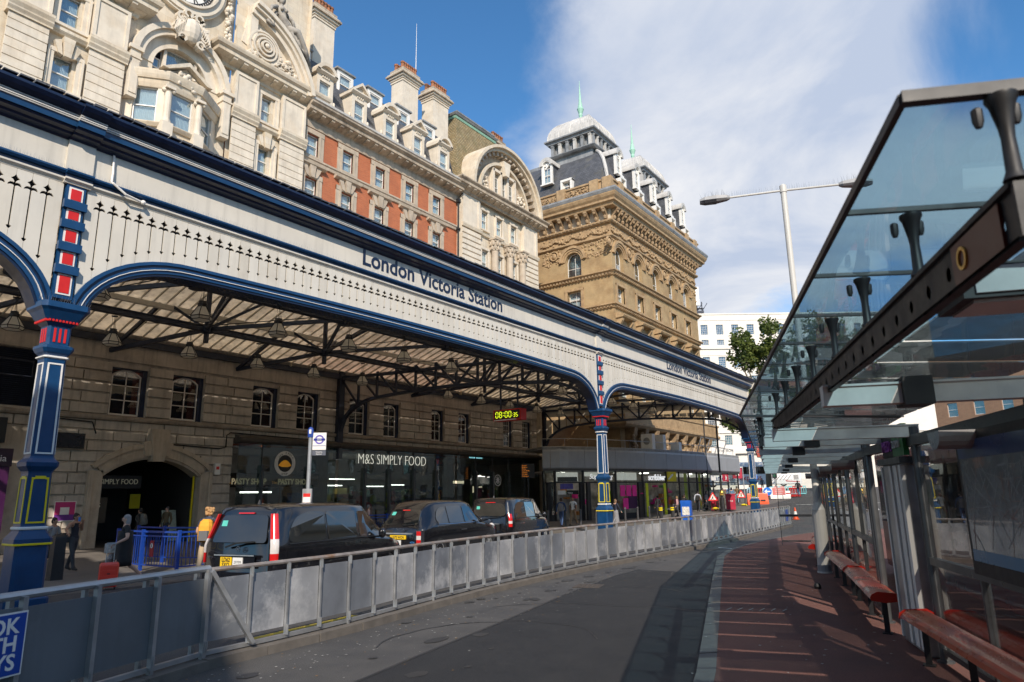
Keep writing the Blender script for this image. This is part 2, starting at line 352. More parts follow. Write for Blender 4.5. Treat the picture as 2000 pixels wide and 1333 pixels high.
for i in range(len(SH)-1):
    n = max(1, round((Vector(SH[i+1])-Vector(SH[i])).length/.92))
    for k in range(n): seg.append((i+k/n, i+(k+1)/n))
def lerpP(P, t):
    i = min(int(t), len(P)-2); f = t-i; return (P[i][0]+(P[i+1][0]-P[i][0])*f, P[i][1]+(P[i+1][1]-P[i][1])*f)
for t0, t1 in seg:
    e = .012*(t1-t0); a, b, c, d = lerpP(SH, t0+e), lerpP(SH, t1-e), lerpP(ins, t1-e), lerpP(ins, t0+e)
    h = .125+rnd(-.006, .006)
    g = MB(); g.add([(*a, -.05), (*b, -.05), (*c, -.05), (*d, -.05), (a[0]+.015, a[1], h-.02), (b[0]+.015, b[1], h-.02), (*c, h), (*d, h)], [(4, 5, 6, 7), (0, 1, 5, 4), (1, 2, 6, 5), (2, 3, 7, 6), (3, 0, 4, 7)])
    obj('kerb_stone', g, M_kerb, pv)
dr = MB()
for i in range(6): dr.box(-4.05+.16*i, -4.03+.16*i, 11.6+.06*i, 11.85+.06*i, .1215, .126)
obj('drain_slots', dr, mat('slot steel', (.25, .24, .23), .5), pv)
# dark resurfaced strip, its joint, paint
g = MB(); PT = [(-5.6, 3.0), (-6.4, 6.6), (-7.0, 9.6), (-7.75, 12.9), (-8.3, 16), (-8.4, 17.5), (-6.25, 17.4), (-5.9, 16.3), (-4.9, 13.3), (-3.9, 10.3), (-3.0, 7.6), (-2.05, 4.4)]
g.poly(PT, .001, .005, ax='z'); obj('road_resurfacing', g, M_patch, kind='structure')
g = MB()
for a, b in zip(PT[:5], PT[1:6]):
    a, b = Vector((*a, .008)), Vector((*b, .008)); t = (b-a).normalized(); n = Vector((t.y, -t.x, 0))*.025
    g.quad(tuple(a-n), tuple(b-n), tuple(b+n), tuple(a+n))
obj('road_joint', g, mat('bitumen seal', (.018, .018, .02), .4), kind='structure')
g = MB()
for i in range(12):
    y = 60+i*6; g.quad((-8.6-.2*i, y, gz(y)+.012), (-8.4-.2*i, y, gz(y)+.012), (-8.9-.2*i, y+2.4, gz(y+2.4)+.012), (-9.1-.2*i, y+2.4, gz(y+2.4)+.012))
g.quad((-11.2, 53, gz(53)+.012), (-10.9, 53, gz(53)+.012), (-10.9, 58, gz(58)+.012), (-11.2, 58, gz(58)+.012)); g.quad((-11.9, 57, gz(57)+.014), (-11.0, 58.6, gz(58.6)+.014), (-10.2, 57, gz(57)+.014), (-11.0, 57.5, gz(57.5)+.014))
g.quad((-16, 66, gz(66)+.012), (-5, 70, gz(70)+.012), (-5, 70.4, gz(70.4)+.012), (-16, 66.4, gz(66.4)+.012))
g.quad((-9.0, 25.4, .008), (-8.4, 25.1, .008), (-8.4, 25.25, .008), (-9.0, 25.55, .008))
obj('road_markings', g, M_line, kind='structure')
g = MB(); g.quad((-9.35, 6.4, .008), (-9.22, 6.4, .008), (-9.45, 8.6, .008), (-9.58, 8.6, .008)); g.quad((-9.0, 5.6, .008), (-8.75, 5.6, .008), (-8.9, 6.1, .008), (-9.1, 6.1, .008)); obj('kerbside_yellow_lines', g, M_yline, kind='structure')
# wear: sealed cracks, oil drips, tyre polish, iron covers
random.seed(77); M_tar = MATS['bitumen seal']; M_oil = mat('oil stain', (.035, .034, .034), .45, var=.3, sc=8); g = MB()
for x, y, a, n in ((-7.3, 7.0, 1.9, 9), (-8.0, 10.5, 1.5, 12), (-5.0, 9.0, 2.3, 7), (-8.9, 20, 1.6, 16), (-7.6, 14, .3, 6), (-12.0, 14, 1.4, 12), (-13.5, 9, 2.0, 8)):
    for i in range(n):
        a += rnd(-.45, .45); x2, y2 = x+cos(a)*.34, y+sin(a)*.34; w = rnd(.006, .016); g.quad((x+sin(a)*w, y-cos(a)*w, .0075), (x2+sin(a)*w, y2-cos(a)*w, .0075), (x2-sin(a)*w, y2+cos(a)*w, .0075), (x-sin(a)*w, y+cos(a)*w, .0075)); x, y = x2, y2
obj('road_cracks', g, M_tar, kind='structure')
g = MB()
for i in range(46):
    y = rnd(4, 30); x = (-5.6-.29*(y-6) if y < 17 else -8.9)-rnd(-.3, 2.2)
    if x < -9.0: x = -8.8
    r = rnd(.03, .16); g.add([(x+r*cos(k*pi/5)*rnd(.7, 1.2), y+r*1.5*sin(k*pi/5)*rnd(.7, 1.2), .0085+i*.00003) for k in range(10)], [tuple(range(10))])
obj('oil_stains', g, M_oil, kind='stuff')
for x, y, rt in ((-7.9, 13.9, .3), (-9.0, 24.5, .1)):
    r = root('manhole_cover', (x, y, .006), 'square iron manhole cover in the bus road, %s' % ('near the kerb bend' if y > 20 else 'by the resurfaced strip'), 'manhole cover', None, rt); obj('cover', MB().box(-.3, .3, -.3, .3, 0, .006), mat('rusty iron', (.10, .085, .075), .6, .5, var=.3, sc=8), r, world=False)
    m = MB()
    for i in range(5):
        for j in range(5): m.box(-.26+.11*i, -.19+.11*i, -.26+.11*j, -.19+.11*j, .006, .011)
    obj('tread', m, MATS['rusty iron'], r, world=False, kind='stuff')
# litter: cigarette ends, chewing gum, leaves on the road and pavement
lm = [mat('gum spot', (.42, .41, .38), .8), mat('dead leaf', (.30, .17, .05), .8)]
g = MB(); random.seed(5)
for i in range(620):
    if i < 420:
        t = rnd(2.5, 17.5); y = t; xb = -8.3-.1*max(0, t-5) if t < 13 else -9.2
        x = xb+.3+abs(random.gauss(0, 1))*.9; z = .009
    else:
        y = rnd(6, 20); x = -3.2-(y-7.6)*.31+rnd(0, 2.6); z = .123
    r = rnd(.008, .022); a = rnd(0, 3); g.add([(x+r*cos(a+k*pi/2)*rnd(.6, 1.2), y+r*sin(a+k*pi/2), z) for k in range(4)], [(0, 1, 2, 3)], 1 if random.random() < .3 else 0)
obj('litter', g, lm, kind='stuff')
# ------------------------------------------------------------------ station hotel
XW = -32.7
def FX(a, o, z): return (XW+o, a, z)
def ap(y, z, o):                       # a point measured on the main wall plane moved to a plane o in front of it
    k = (32.7-o)/32.7; return y*k, 2+(z-2)*k
WK = {}
def win_meshes(w, h, style):
    k = (round(w, 2), round(h, 2), style)
    if k in WK: return WK[k]
    t = .055; f = MB(); p = MB(); c = MB()
    def q(x0, x1, z0, z1, y0=-.04, y1=.05): f.box(x0, x1, y0, y1, z0, z1)
    if style.startswith('arch'):
        rise = .26 if 'seg' in style else w/2
        hs = h-rise; n = 12
        top = [(-w/2+w*i/n, hs+rise*(1-((2*i/n-1)**2))**.5 if 'seg' not in style else hs+rise*(1-(2*i/n-1)**2)) for i in range(n+1)]
        ink = [(x*(1-2*t/w), t+(z-t)*(1-t*1.2/h)) for x, z in top]
        q(-w/2, -w/2+t, 0, hs); q(w/2-t, w/2, 0, hs); q(-w/2+t, w/2-t, 0, t+.02)
        for i in range(n):
            f.poly([top[i], top[i+1], ink[i+1], ink[i]], -.04, .05)
        p.poly([(-w/2+.01, .01), (w/2-.01, .01)]+[(x*.99, z-.01) for x, z in top[::-1]], .0, .008)
        c.poly([(-w/2+.01, .01), (w/2-.01, .01)]+[(x*.99, z-.01) for x, z in top[::-1]], .3, .31)
    else:
        hs = h; q(-w/2, -w/2+t, 0, h); q(w/2-t, w/2, 0, h); q(-w/2+t, w/2-t, 0, t+.02); q(-w/2+t, w/2-t, h-t, h)
        p.box(-w/2+.01, w/2-.01, 0, .008, .01, h-.01)
    if 'sash' in style: q(-w/2+t, w/2-t, h*.49, h*.49+.055, -.05, .04)
    if 'g' == style[-1]:      # glazing bars 2 x 3
        q(-.022, .022, t, h-.05, -.02, .03)
        for k2 in (1, 2): q(-w/2+t, w/2-t, hs*k2/2.75, hs*k2/2.75+.045, -.02, .03)
    if 'm' == style[-1]:
        q(-.02, .02, t, h-.05, -.02, .03); q(-w/2+t, w/2-t, hs*.55, hs*.55+.05, -.02, .03)
    if 'many' in style:
        for i in range(1, 4): q(-w/2+w*i/4-.02, -w/2+w*i/4+.02, t, h-t, -.01, .02)
        for i in range(1, 5): q(-w/2+t, w/2-t, h*i/5-.02, h*i/5+.02, -.012, .022)
    if not style.startswith('arch'):
        n = 26
        for sg in (-1, 1):
            cw = w*.5 if 'half' not in style else w*.3
            for i in range(n):
                x0, x1 = sg*(w/2-cw*i/n), sg*(w/2-cw*(i+1)/n); y0, y1 = .10+.03*sin(i*1.9), .10+.03*sin((i+1)*1.9)
                c.quad((x0, y0, .02), (x1, y1, .02), (x1, y1, h-.02), (x0, y0, h-.02))
    r = (f.mesh('window', [M_sash]), p.mesh('pane', [M_pane]), c.mesh('curtain', [M_curt], True))
    WK[k] = r; return r
def window(parent, w, h, loc, rot, style='sash', curtain=True, pane=None, frame=None):
    f, p, c = win_meshes(w, h, style)
    if pane or frame:
        kk = (f.name, pane.name if pane else '', frame.name if frame else '')
        if kk not in WK:
            f2, p2 = f.copy(), p.copy()
            if frame: f2.materials[0] = frame
            if pane: p2.materials[0] = pane
            WK[kk] = (f2, p2)
        f, p = WK[kk]
    o = obj('window', f, None, parent, loc=loc, rot=rot)
    lobj('pane', p, None, o)
    if curtain: lobj('curtain', c, None, o)
    return o
def fwin(y, z, w, h, o=0.0, **k): return window(HOT, w, h, (XW+o-.16, y, z), pi/2, **k)
HOT = root('station_hotel', (XW, 25, 0), 'tall stone and red brick station hotel with clock, dormers and chimneys above the canopy', 'hotel')
def hob(name, mb, m, **k): return obj(name, mb, m, HOT, **k)
F = lambda: MB(FX)
def P(pts, o): return [ap(y, z, o) for y, z in pts]
# ---- clock pavilion: piers with rusticated courses
def pier(y0, y1, zt, o=.42):
    z = 19.3; k = 0
    while z < zt-.01:
        z1 = min(z+.44, zt); m = F(); e = rnd(-.012, .012)
        m.extr([(o+e, z+.025), (o+e, z1-.025), (o+e-.04, z1), (o-.08, z1), (o-.08, z), (o+e-.04, z)], y0, y1)
        hob('stone', m, M_stone2); z = z1
PR = [(8.35, 9.92), (11.6, 13.2), (18.98, 20.45), (22.1, 23.78)]
w = F(); OPN = []
for y0 in (10.17, 20.66):
    for z0, h in ((20.2, 1.66), (23.42, 1.66), (17.0, 1.66)): OPN.append((y0, y0+.92 if y0 < 15 else y0+.86, z0, z0+h))
w.wall(6.5, 13.35, 9.3, 34, [p for p in OPN if p[0] < 13], 0.12, .3, 0, 1); w.wall(18.85, 23.8, 9.3, 34, [p for p in OPN if p[0] > 13], .12, .3, 0, 1)
w.wall(13.35, 18.85, 9.3, 34, [(14.65, 17.55, 23.3, 25.25), (14, 18.2, 19.7, 22.3)], 0.0, .45, 0, 1); w.spandrel(16.1, 23.8, 1.45, 25.25, -.02, -.4)
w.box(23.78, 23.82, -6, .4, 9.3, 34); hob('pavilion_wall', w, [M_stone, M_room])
w = F(); w.box(6.4, 23.8, -.3, .325, 15, 19.3); hob('plinth', w, M_stone)
for a, b in PR: pier(a, b, 22.72)
for a, b in PR:
    m = F(); m.extr([(.1, 22.72), (.5, 22.72), (.5, 22.8), (.58, 22.95), (.58, 23.02), (.66, 23.2), (.66, 23.34), (.1, 23.4)], a-.1, b+.1); hob('pier_capital', m, M_stone)
    m = F(); m.box(a, b, .05, .40, 23.4, 25.65); m.box(a, a+.16, .4, .46, 23.4, 25.6); m.box(b-.16, b, .4, .46, 23.4, 25.6); m.box(a+.16, b-.16, .4, .46, 25.44, 25.6); m.box(a+.16, b-.16, .4, .46, 23.4, 23.56)
    hob('pilaster', m, M_stone2)
for (a, b) in ((9.92, 11.6), (20.45, 22.1)):
    c = (a+b)/2; wd = .92 if a < 15 else .86
    m = F(); m.extr([(.1, 22.78), (.3, 22.8), (.42, 22.95), (.42, 23.1), (.1, 23.2)], a, b); hob('string_course', m, M_stone)
    for z0 in (20.2, 23.42, 17.0):
        m = F()
        for sg in (-1, 1): m.box(c+sg*(wd/2+.02), c+sg*(wd/2+.26), .1, .24, z0-.05, z0+1.75); m.box(c+sg*(wd/2+.2), c+sg*(wd/2+.30), .1, .3, z0-.05, z0+1.82)
        m.box(c-wd/2-.3, c+wd/2+.3, .1, .26, z0+1.70, z0+1.9); m.box(c-wd/2-.34, c+wd/2+.34, .05, .34, z0-.16, z0-.02)
        hob('window_surround', m, M_stone2)
        if z0 < 23:
            m = F(); m.poly([(c-.14, z0+1.55), (c+.14, z0+1.55), (c+.24, z0+2.5), (c-.24, z0+2.5)], .1, .46); m.poly([(c-.36, z0+1.66), (c-.18, z0+1.6), (c-.30, z0+2.35), (c-.56, z0+2.2)], .1, .36); m.poly([(c+.36, z0+1.66), (c+.18, z0+1.6), (c+.30, z0+2.35), (c+.56, z0+2.2)], .1, .36)
            hob('keystone', m, M_stone)
        fwin(c, z0, wd-.02, 1.64, .1)
# big cornices of the two wings with modillions, broken segmental pediment
def cornice(y0, y1, z, d=.9, nm='cornice', mod=.62, m_=M_stone, o0=.1, h=1.05, ends=True):
    c = F(); pr = [(0, z), (.12, z+.03), (.16, z+.2), (.24, z+.26), (d*.8, z+.48), (d*.8, z+.7), (d*.95, z+.8), (d, z+h-.1), (d, z+h), (0, z+h+.1)]
    if ends:
        c.fr = None; c.sweep([(q[0], q[1]) for q in pr], [(XW-.4, y0+.0), (XW+o0, y0), (XW+o0, y1), (XW-.4, y1)], side=1)
    else:
        c.extr([(o0+q[0], q[1]) for q in pr], y0, y1)
    hob(nm, c, m_)
    n = int((y1-y0)/mod); me = None
    for i in range(n):
        y = y0+(i+.5)*(y1-y0)/n; m = F(); m.extr([(o0+.1, z+.2), (o0+d*.5, z+.24), (o0+d*.72, z+.34), (o0+d*.74, z+.475), (o0+.1, z+.475)], y-.13, y+.13); hob('modillion', m, m_)
cornice(18.35, 24.3, 25.62, .95); cornice(7.6, 13.5, 25.62, .95)
def pediment(cy, sg):
    t0, t1 = (12, 80) if sg > 0 else (100, 168)
    m = F(); m.arc(cy, 25.1, 4.55, 4.85, t0, t1, .1, .75, 16); m.arc(cy, 25.1, 4.85, 5.05, t0, t1, .1, .95, 16); m.arc(cy, 25.1, 5.05, 5.3, t0, t1, .1, 1.1, 16); m.arc(cy, 25.1, 2.6, 4.56, t0+4, t1, .0, .36, 16)
    hob('segmental_pediment', m, M_stone2)
pediment(18.75, 1); pediment(13.3, -1)
m = F(); m.box(18.9, 23.3, .1, .3, 26.6, 28.6); hob('tympanum', m, M_stone)
for cy, sg in ((20.55, 1),):
    m = F()
    for i, r in enumerate((1.05, .82, .58, .36)): m.arc(cy, 27.85, r-.11, r, 0, 360, .2, .62+.07*i, 22)
    m.arc(cy, 27.85, .0, 1.0, 0, 360, .2, .55, 20); m.add([(cy, .9, 27.85)], []); m.ball((cy, .85, 27.85), (.16, .12, .16))
    m.box(cy-1.0, cy-.55, .1, .6, 27.9, 30.2)
    hob('volute', m, M_stone2)
    m = F(); random.seed(3)
    for i in range(110):
        t = rnd(0, 1); yy = cy-1.2+t*4.2; zz_ = 26.95+max(0, .55-abs(t-.55)*1.1)*rnd(0, 2.2); s = rnd(.07, .17); m.ball((yy, .42+rnd(0, .18), zz_), (s, s*.7, s*rnd(.6, 1.2)), 6, 4)
    for i in range(14):
        m.arc(cy+rnd(-.8, 2.4), 27.2+rnd(0, .6), .10, .2, rnd(0, 90), rnd(180, 330), .35, .6, 8)
    obj('carved_fruit', m, M_stone2, HOT, kind='stuff')
# arched window, cartouche, garlands
m = F(); m.arc(16.1, 23.8, 2.05, 2.35, 0, 180, .0, .32, 24); m.arc(16.1, 23.8, 2.35, 2.65, 0, 180, 0, .45, 24); m.arc(16.1, 23.8, 1.45, 2.06, 0, 180, -.2, .05, 24)
hob('arch_moulding', m, M_stone2)
for y in (13.6, 18.55):
    m = F(); m.box(y-.24, y+.24, .0, .5, 21.2, 23.75); m.box(y-.34, y+.34, 0, .6, 23.75, 23.95); m.box(y-.3, y+.3, 0, .55, 23.3, 23.4); m.box(y-.18, y+.18, .5, .54, 21.4, 23.2); hob('pilaster', m, M_stone2)
for y in (15.2, 16.84): hob('mullion', F().box(y, y+.16, -.45, -.1, 23.3, 25.0), M_stone2)
for y, w_, h_ in ((14.93, .5, 1.1), (16.1, 1.44, 1.9), (17.27, .5, 1.1)): window(HOT, w_, h_, (XW-.38, y, 23.32), pi/2, 'sash')
def carving(name, c, spread, n, smin, smax, o0, o1, seed, fr=FX, mm=M_stone2, kind='stuff', par=None):
    random.seed(seed); m = MB(fr)
    for i in range(n):
        s = rnd(smin, smax); m.ball((c[0]+rnd(-1, 1)*spread[0], rnd(o0, o1), c[1]+rnd(-1, 1)*spread[1]), (s*rnd(.7, 1.3), s*.8, s*rnd(.7, 1.3)), 6, 4)
    return obj(name, m, mm, par or HOT, kind=kind, smooth=True)
m = F(); m.ball((16.2, .55, 26.35), (.55, .35, .72), 12, 8)
for sg in (-1, 1):
    for k, (dy, dz, r) in enumerate(((.62, .5, .28), (.7, -.1, .3), (.5, -.65, .26), (.3, .85, .26))):
        m.arc(16.2+sg*dy, 26.35+dz, r*.55, r, 90-sg*60*k % 360, 330+sg*30, .35, .7, 10)
    for i in range(7): m.tube([(16.2+sg*(.2+.1*i), .6, 27.1-.05*i), (16.2+sg*(.5+.08*i), .75, 26.6-.13*i), (16.2+sg*(.35+.05*i), .6, 25.9-.05*i)], .05, 5)
hob('cartouche', m, M_stone2, smooth=False)
for yy, zt, zb in ((18.35, 30.6, 26.4), (13.2, 30.6, 27.2)):
    m = F(); random.seed(int(yy))
    z = zt
    while z > zb:
        k = abs(sin((z-zb)*2.1))*.7+.3; s = rnd(.07, .13)*(.7+k*.5); m.ball((yy+rnd(-.2, .2)*k, .22+rnd(0, .15), z), (s, s, s*1.1), 6, 4); z -= .035
    hob('garland', m, M_stone2, smooth=True)
# clock
CK = hob('clock', F().arc(15.75, 29.75, 1.85, 2.25, 0, 360, 0, .35, 48).arc(15.75, 29.75, 1.78, 1.9, 0, 360, 0, .48, 48).arc(15.75, 29.75, 2.2, 2.38, 0, 360, 0, .26, 48), M_stone2)
obj('dial', F().arc(15.75, 29.75, 0, 1.8, 0, 360, .05, .12, 48), M_white, CK)
m = F(); m.arc(15.75, 29.75, 1.68, 1.74, 0, 360, .12, .15, 60); m.arc(15.75, 29.75, 1.52, 1.56, 0, 360, .12, .15, 60); m.arc(15.75, 29.75, 1.0, 1.05, 0, 360, .12, .15, 48)
for i in range(60): t = 6*i; m.arc(15.75, 29.75, 1.56, 1.68, t-1.6, t+1.6, .12, .15, 1)
obj('minute_ring', m, M_black, CK)
for i, s in enumerate(('XII', 'I', 'II', 'III', 'IIII', 'V', 'VI', 'VII', 'VIII', 'IX', 'X', 'XI')):
    t = radians(90-30*i); r = 1.27; me = text(s, .62, .015, 'CENTER', .62, 0, .012).copy(); me.materials.clear(); me.materials.append(M_black)
    o = obj('numeral', me, None, CK); rot = Matrix.Rotation(pi/2, 4, 'Z') @ Matrix.Rotation(pi/2, 4, 'X') @ Matrix.Rotation(t-pi/2, 4, 'Z') @ Matrix.Translation((0, -.21, 0))
    o.matrix_local = Matrix.Translation(FX(15.75+r*cos(t), .135, 29.75+r*sin(t))) @ rot
for ang, ln, wd in ((-30, 1.0, .09), (88, 1.5, .06)):
    t = radians(ang); a, b = cos(t), sin(t); m = F(); m.poly([(15.75-a*.25-b*wd, 29.75-b*.25+a*wd), (15.75+a*ln, 29.75+b*ln), (15.75-a*.25+b*wd, 29.75-b*.25-a*wd)], .16, .2); obj('clock_hand', m, M_black, CK)
# bay window
BP = [(13.45, .0), (14.95, 1.25), (16.55, 1.25), (18.3, .0)]
def bayband(z0, z1, d, nm, m_=M_stone):
    m = MB(); m.sweep([(-.1, z0), (d, z0), (d+.08, (z0+z1)/2), (d+.12, z1-.04), (d+.12, z1), (-.1, z1)], [(XW+o, y) for y, o in BP], side=1); hob(nm, m, m_)
m = MB(); m.sweep([(-.12, 16.5), (.0, 16.5), (.0, 19.95), (-.12, 19.95)], [(XW+o, y) for y, o in BP], side=1); hob('bay_apron', m, M_stone)
bayband(19.85, 20.05, .1, 'bay_sill'); bayband(21.98, 22.38, .03, 'bay_frieze'); bayband(22.38, 22.78, .22, 'bay_cornice'); bayband(22.78, 22.9, .1, 'bay_cap')
m = MB(); m.poly([(XW+o, y) for y, o in BP], 22.6, 22.85, ax='z'); hob('bay_roof', m, M_lead)
bk = F(); bk.quad((13.4, -.6, 19.9), (18.4, -.6, 19.9), (18.4, -.6, 22.1), (13.4, -.6, 22.1)); hob('room_back', bk, M_room)
for i in range(3):
    (y0, o0), (y1, o1) = BP[i], BP[i+1]; d = Vector((y1-y0, o1-o0)); Ln = d.length; d /= Ln; a = atan2(-d.y, d.x)
    wd = 1.08 if i != 1 else 1.12; c = Vector((y0, o0))+d*Ln/2; ang = pi/2+atan2(-(o1-o0), (y1-y0)) if False else atan2(y1-y0, o1-o0)
    for sg in (-1, 1):   # stone jambs
        p0 = c+d*sg*wd/2; p1 = c+d*sg*Ln/2; n = Vector((-d.y, d.x))
        m = MB(); q = [(XW+v.y, v.x) for v in (p0, p1, p1-n*.3, p0-n*.3)]; m.poly(q, 20.0, 22.02, ax='z'); hob('bay_jamb', m, M_stone2)
    window(HOT, wd-.02, 1.96, (XW+c.y-.14*d.x, c.x+.14*d.y, 20.02), ang, 'sash')
for (y, o) in BP[1:3]:
    m = MB(); X = XW+o+.12; m.lathe((X, y, 20.05), [(.24, 0), (.24, .12), (.19, .16), (.17, .3), (.175, .9), (.15, 1.7), (.19, 1.74)], 12); m.box(X-.24, X+.24, y-.24, y+.24, 21.88, 22.02); m.ball((X, y-.2, 21.82), .1); m.ball((X+.1, y+.2, 21.82), .1); m.box(X-.26, X+.26, y-.26, y+.26, 18, 20.05)
    hob('bay_column', m, M_stone2)
m = MB(FX); m.poly([(14.45, 22.9), (15.75, 23.75), (17.05, 22.9), (16.75, 22.9), (15.75, 23.52), (14.75, 22.9)], .5, 1.62); m.poly([(14.8, 22.85), (15.75, 23.5), (16.7, 22.85)], .4, 1.3); hob('bay_pediment', m, M_stone)
carving('carved_shield', (15.75, 22.75), (.45, .42), 40, .06, .14, 1.25, 1.5, 4)
# ---- red brick range
w = F(); ops = []; BY = [24.68, 27.53, 30.42, 33.35, 36.28]
for y in BY:
    for z0, h in ((22.83, 1.46), (19.98, 1.36), (17.0, 1.4), (13.6, 1.6)): ops.append((y-.46, y+.46, z0, z0+h))
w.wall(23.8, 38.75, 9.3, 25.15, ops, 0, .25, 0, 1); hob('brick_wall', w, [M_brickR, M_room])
for i, y in enumerate(BY):
    for z0, h in ((22.83, 1.46), (19.98, 1.36), (17.0, 1.4), (13.6, 1.6)):
        m = F()
        for sg in (-1, 1):
            a, b = sorted((y+sg*.46, y+sg*.86)); m.box(a, b, -.1, .07, z0-.35, z0+h+.32); a, b = sorted((y+sg*.47, y+sg*.60)); m.box(a, b, -.1, .12, z0-.1, z0+h+.1)
        m.box(y-.86, y+.86, -.1, .10, z0+h+.02, z0+h+.33); m.box(y-.62, y+.62, -.1, .2, z0-.16, z0-.04)
        hob('window_surround', m, M_stoneL)
        fwin(y, z0, .90, h-.02, 0, style='sash')
        if z0 < 20:
            m = F(); zt = z0+h+.3
            m.extr([(.0, zt+.42), (.1, zt+.42), (.3, zt+.52), (.32, zt+.6), (.0, zt+.66)], y-1.05, y+1.05)
            hob('window_hood', m, M_stoneL)
            m = F(); m.poly([(y-.13, zt-.3), (y+.13, zt-.3), (y+.24, zt+.5), (y-.24, zt+.5)], -.05, .26); hob('keystone', m, M_stoneL)
            for sg in (-1, 1):
                m = F(); m.poly([(y+sg*.18, zt-.28), (y+sg*.42, zt-.2), (y+sg*.72, zt+.42), (y+sg*.36, zt+.46)], -.05, .17); hob('voussoir', m, M_stoneL)
m = F(); m.extr([(0, 22.3), (.1, 22.32), (.14, 22.5), (.2, 22.55), (.2, 22.66), (0, 22.7)], 23.8, 38.7); hob('string_course', m, M_stoneL)
m = F(); m.extr([(-.1, 24.7), (.09, 24.7), (.12, 24.85), (.16, 25.1), (-.1, 25.1)], 23.8, 38.7); hob('frieze', m, M_stoneL)
cornice(23.82, 38.72, 25.05, 1.0, 'main_cornice', .74, M_stoneC, 0.0, .95, False)
m = F(); m.extr([(-.3, 26.0), (.86, 26.05), (1.0, 26.12), (1.02, 26.25), (.9, 26.3), (-.3, 26.32)], 23.82, 38.72); hob('gutter', m, M_leadL)
m = F(); m.extr([(-.3, 26.2), (-1.45, 30.6), (-1.9, 31.0), (-6.5, 31.3), (-6.5, 26.2)], 23.5, 39.0); hob('mansard_roof', m, M_slate)
def dormer(y, seg):
    m = F(); o0 = .12
    m.box(y-.66, y-.43, -1.1, o0, 26.3, 28.75); m.box(y+.43, y+.66, -1.1, o0, 26.3, 28.75); m.box(y-.43, y+.43, -1.1, o0, 28.3, 28.75); m.box(y-.43, y+.43, -.4, o0+.04, 26.25, 26.5)
    m.box(y-.74, y-.62, -.9, o0+.1, 26.3, 26.9); m.box(y+.62, y+.74, -.9, o0+.1, 26.3, 26.9)
    m.extr([(-1.2, 28.72), (o0+.06, 28.72), (o0+.25, 28.85), (o0+.25, 28.95), (-1.2, 28.98)], y-.84, y+.84)
    for dx in (-.24, -.08, .08, .24): m.box(y+dx-.04, y+dx+.04, o0, o0+.07, 28.55, 28.7)
    if seg:
        m.arc(y, 28.75, .60, .84, 8, 172, -1.5, o0+.25, 14); m.arc(y, 28.75, .0, .62, 0, 180, -1.4, o0, 12)
    else:
        m.poly([(y-.86, 28.95), (y, 29.72), (y+.86, 28.95), (y+.62, 28.95), (y, 29.5), (y-.62, 28.95)], -1.5, o0+.24); m.poly([(y-.7, 28.95), (y, 29.55), (y+.7, 28.95)], -1.6, o0)
    for sg in (-1, 1): m.ball((y+sg*.86, o0-.1, 26.6), (.16, .2, .3), 7, 5); m.ball((y+sg*.8, o0-.1, 27.05), (.1, .14, .2), 7, 5)
    d = hob('dormer', m, M_stone2)
    f, p, c = win_meshes(.86, 1.78, 'sash')
    a = obj('sash', f, None, d, loc=(XW+o0-.15, y, 26.5), rot=pi/2); obj('pane', p, None, d, loc=(XW+o0-.15, y, 26.5), rot=pi/2); obj('curtain', c, None, d, loc=(XW+o0-.15, y, 26.5), rot=pi/2)
for i, y in enumerate((25.35, 28.3, 31.2, 34.1, 37.0)): dormer(y, i % 2 == 0)
def attic(y):
    o0 = -1.15; m = F(); m.box(y-.72, y-.5, -3, o0, 28.9, 30.9); m.box(y+.5, y+.72, -3, o0, 28.9, 30.9); m.box(y-.5, y+.5, -3, o0, 30.62, 30.9); m.box(y-.5, y+.5, -3, o0, 28.9, 29.2)
    d = hob('dormer', m, M_lead); obj('dormer_roof', F().box(y-.84, y+.84, -3.1, o0+.16, 30.9, 31.02), M_lead, d)
    f, p, c = win_meshes(.98, 1.4, 'sash')
    for n_, q in (('sash', f), ('pane', p), ('curtain', c)): obj(n_, q, None, d, loc=(XW+o0-.04, y, 29.2), rot=pi/2)
    obj('dormer_trim', F().box(y-.72, y-.5, o0, o0+.03, 28.95, 30.88).box(y+.5, y+.72, o0, o0+.03, 28.95, 30.88).box(y-.5, y+.5, o0, o0+.03, 30.64, 30.88), M_white, d)
for y in (24.3, 28.0, 30.8, 33.7, 36.6): attic(y)
def chimney(y0, y1, zt, o=-1.9, dp=1.5, pots=6, m_=M_stone2, z0=27.0):
    m = F(); m.box(y0, y1, o-dp, o, z0, zt); b = 0
    for z_, e, h in ((zt-.2, .06, .12), (zt, .10, .16), (zt+.16, .22, .16), (zt+.46, .26, .12), (zt+.58, .08, .33)): m.box(y0-e, y1+e, o-dp-e, o+e, z_+.001, z_+h)
    c = hob('chimney', m, m_); obj('chimney_cap', F().box(y0-.35, y1+.35, o-dp-.35, o+.35, zt+.318, zt+.455).box(y0-.1, y1+.1, o-dp-.1, o+.1, zt+.6, zt+.94), M_stoneC, c)
    for i in range(pots):
        y = y0+.18+(y1-y0-.36)*i/(pots-1)
        for j in (0, 1): obj('chimney_pot', MB().lathe((XW+o-.25-j*(dp-.55), y, zt+.93), [(.17, 0), (.15, .25), (.14, .52), (.18, .55), (.18, .68), (.13, .7)], 8), M_terracotta, c)
    return c
chimney(25.75, 27.5, 34.6, dp=1.25); chimney(34.35, 36.1, 34.3, dp=1.25, pots=7); chimney(37.9, 39.8, 34.4, dp=1.25, pots=7)
chimney(47.2, 48.9, 34.2, -2.6, 1.4, 5)
m = MB(); m.tube([(XW-2.3, 36.2, 34.3), (XW-2.3, 36.2, 40.5)], [.04, .012], 6); hob('mast', m, M_white)
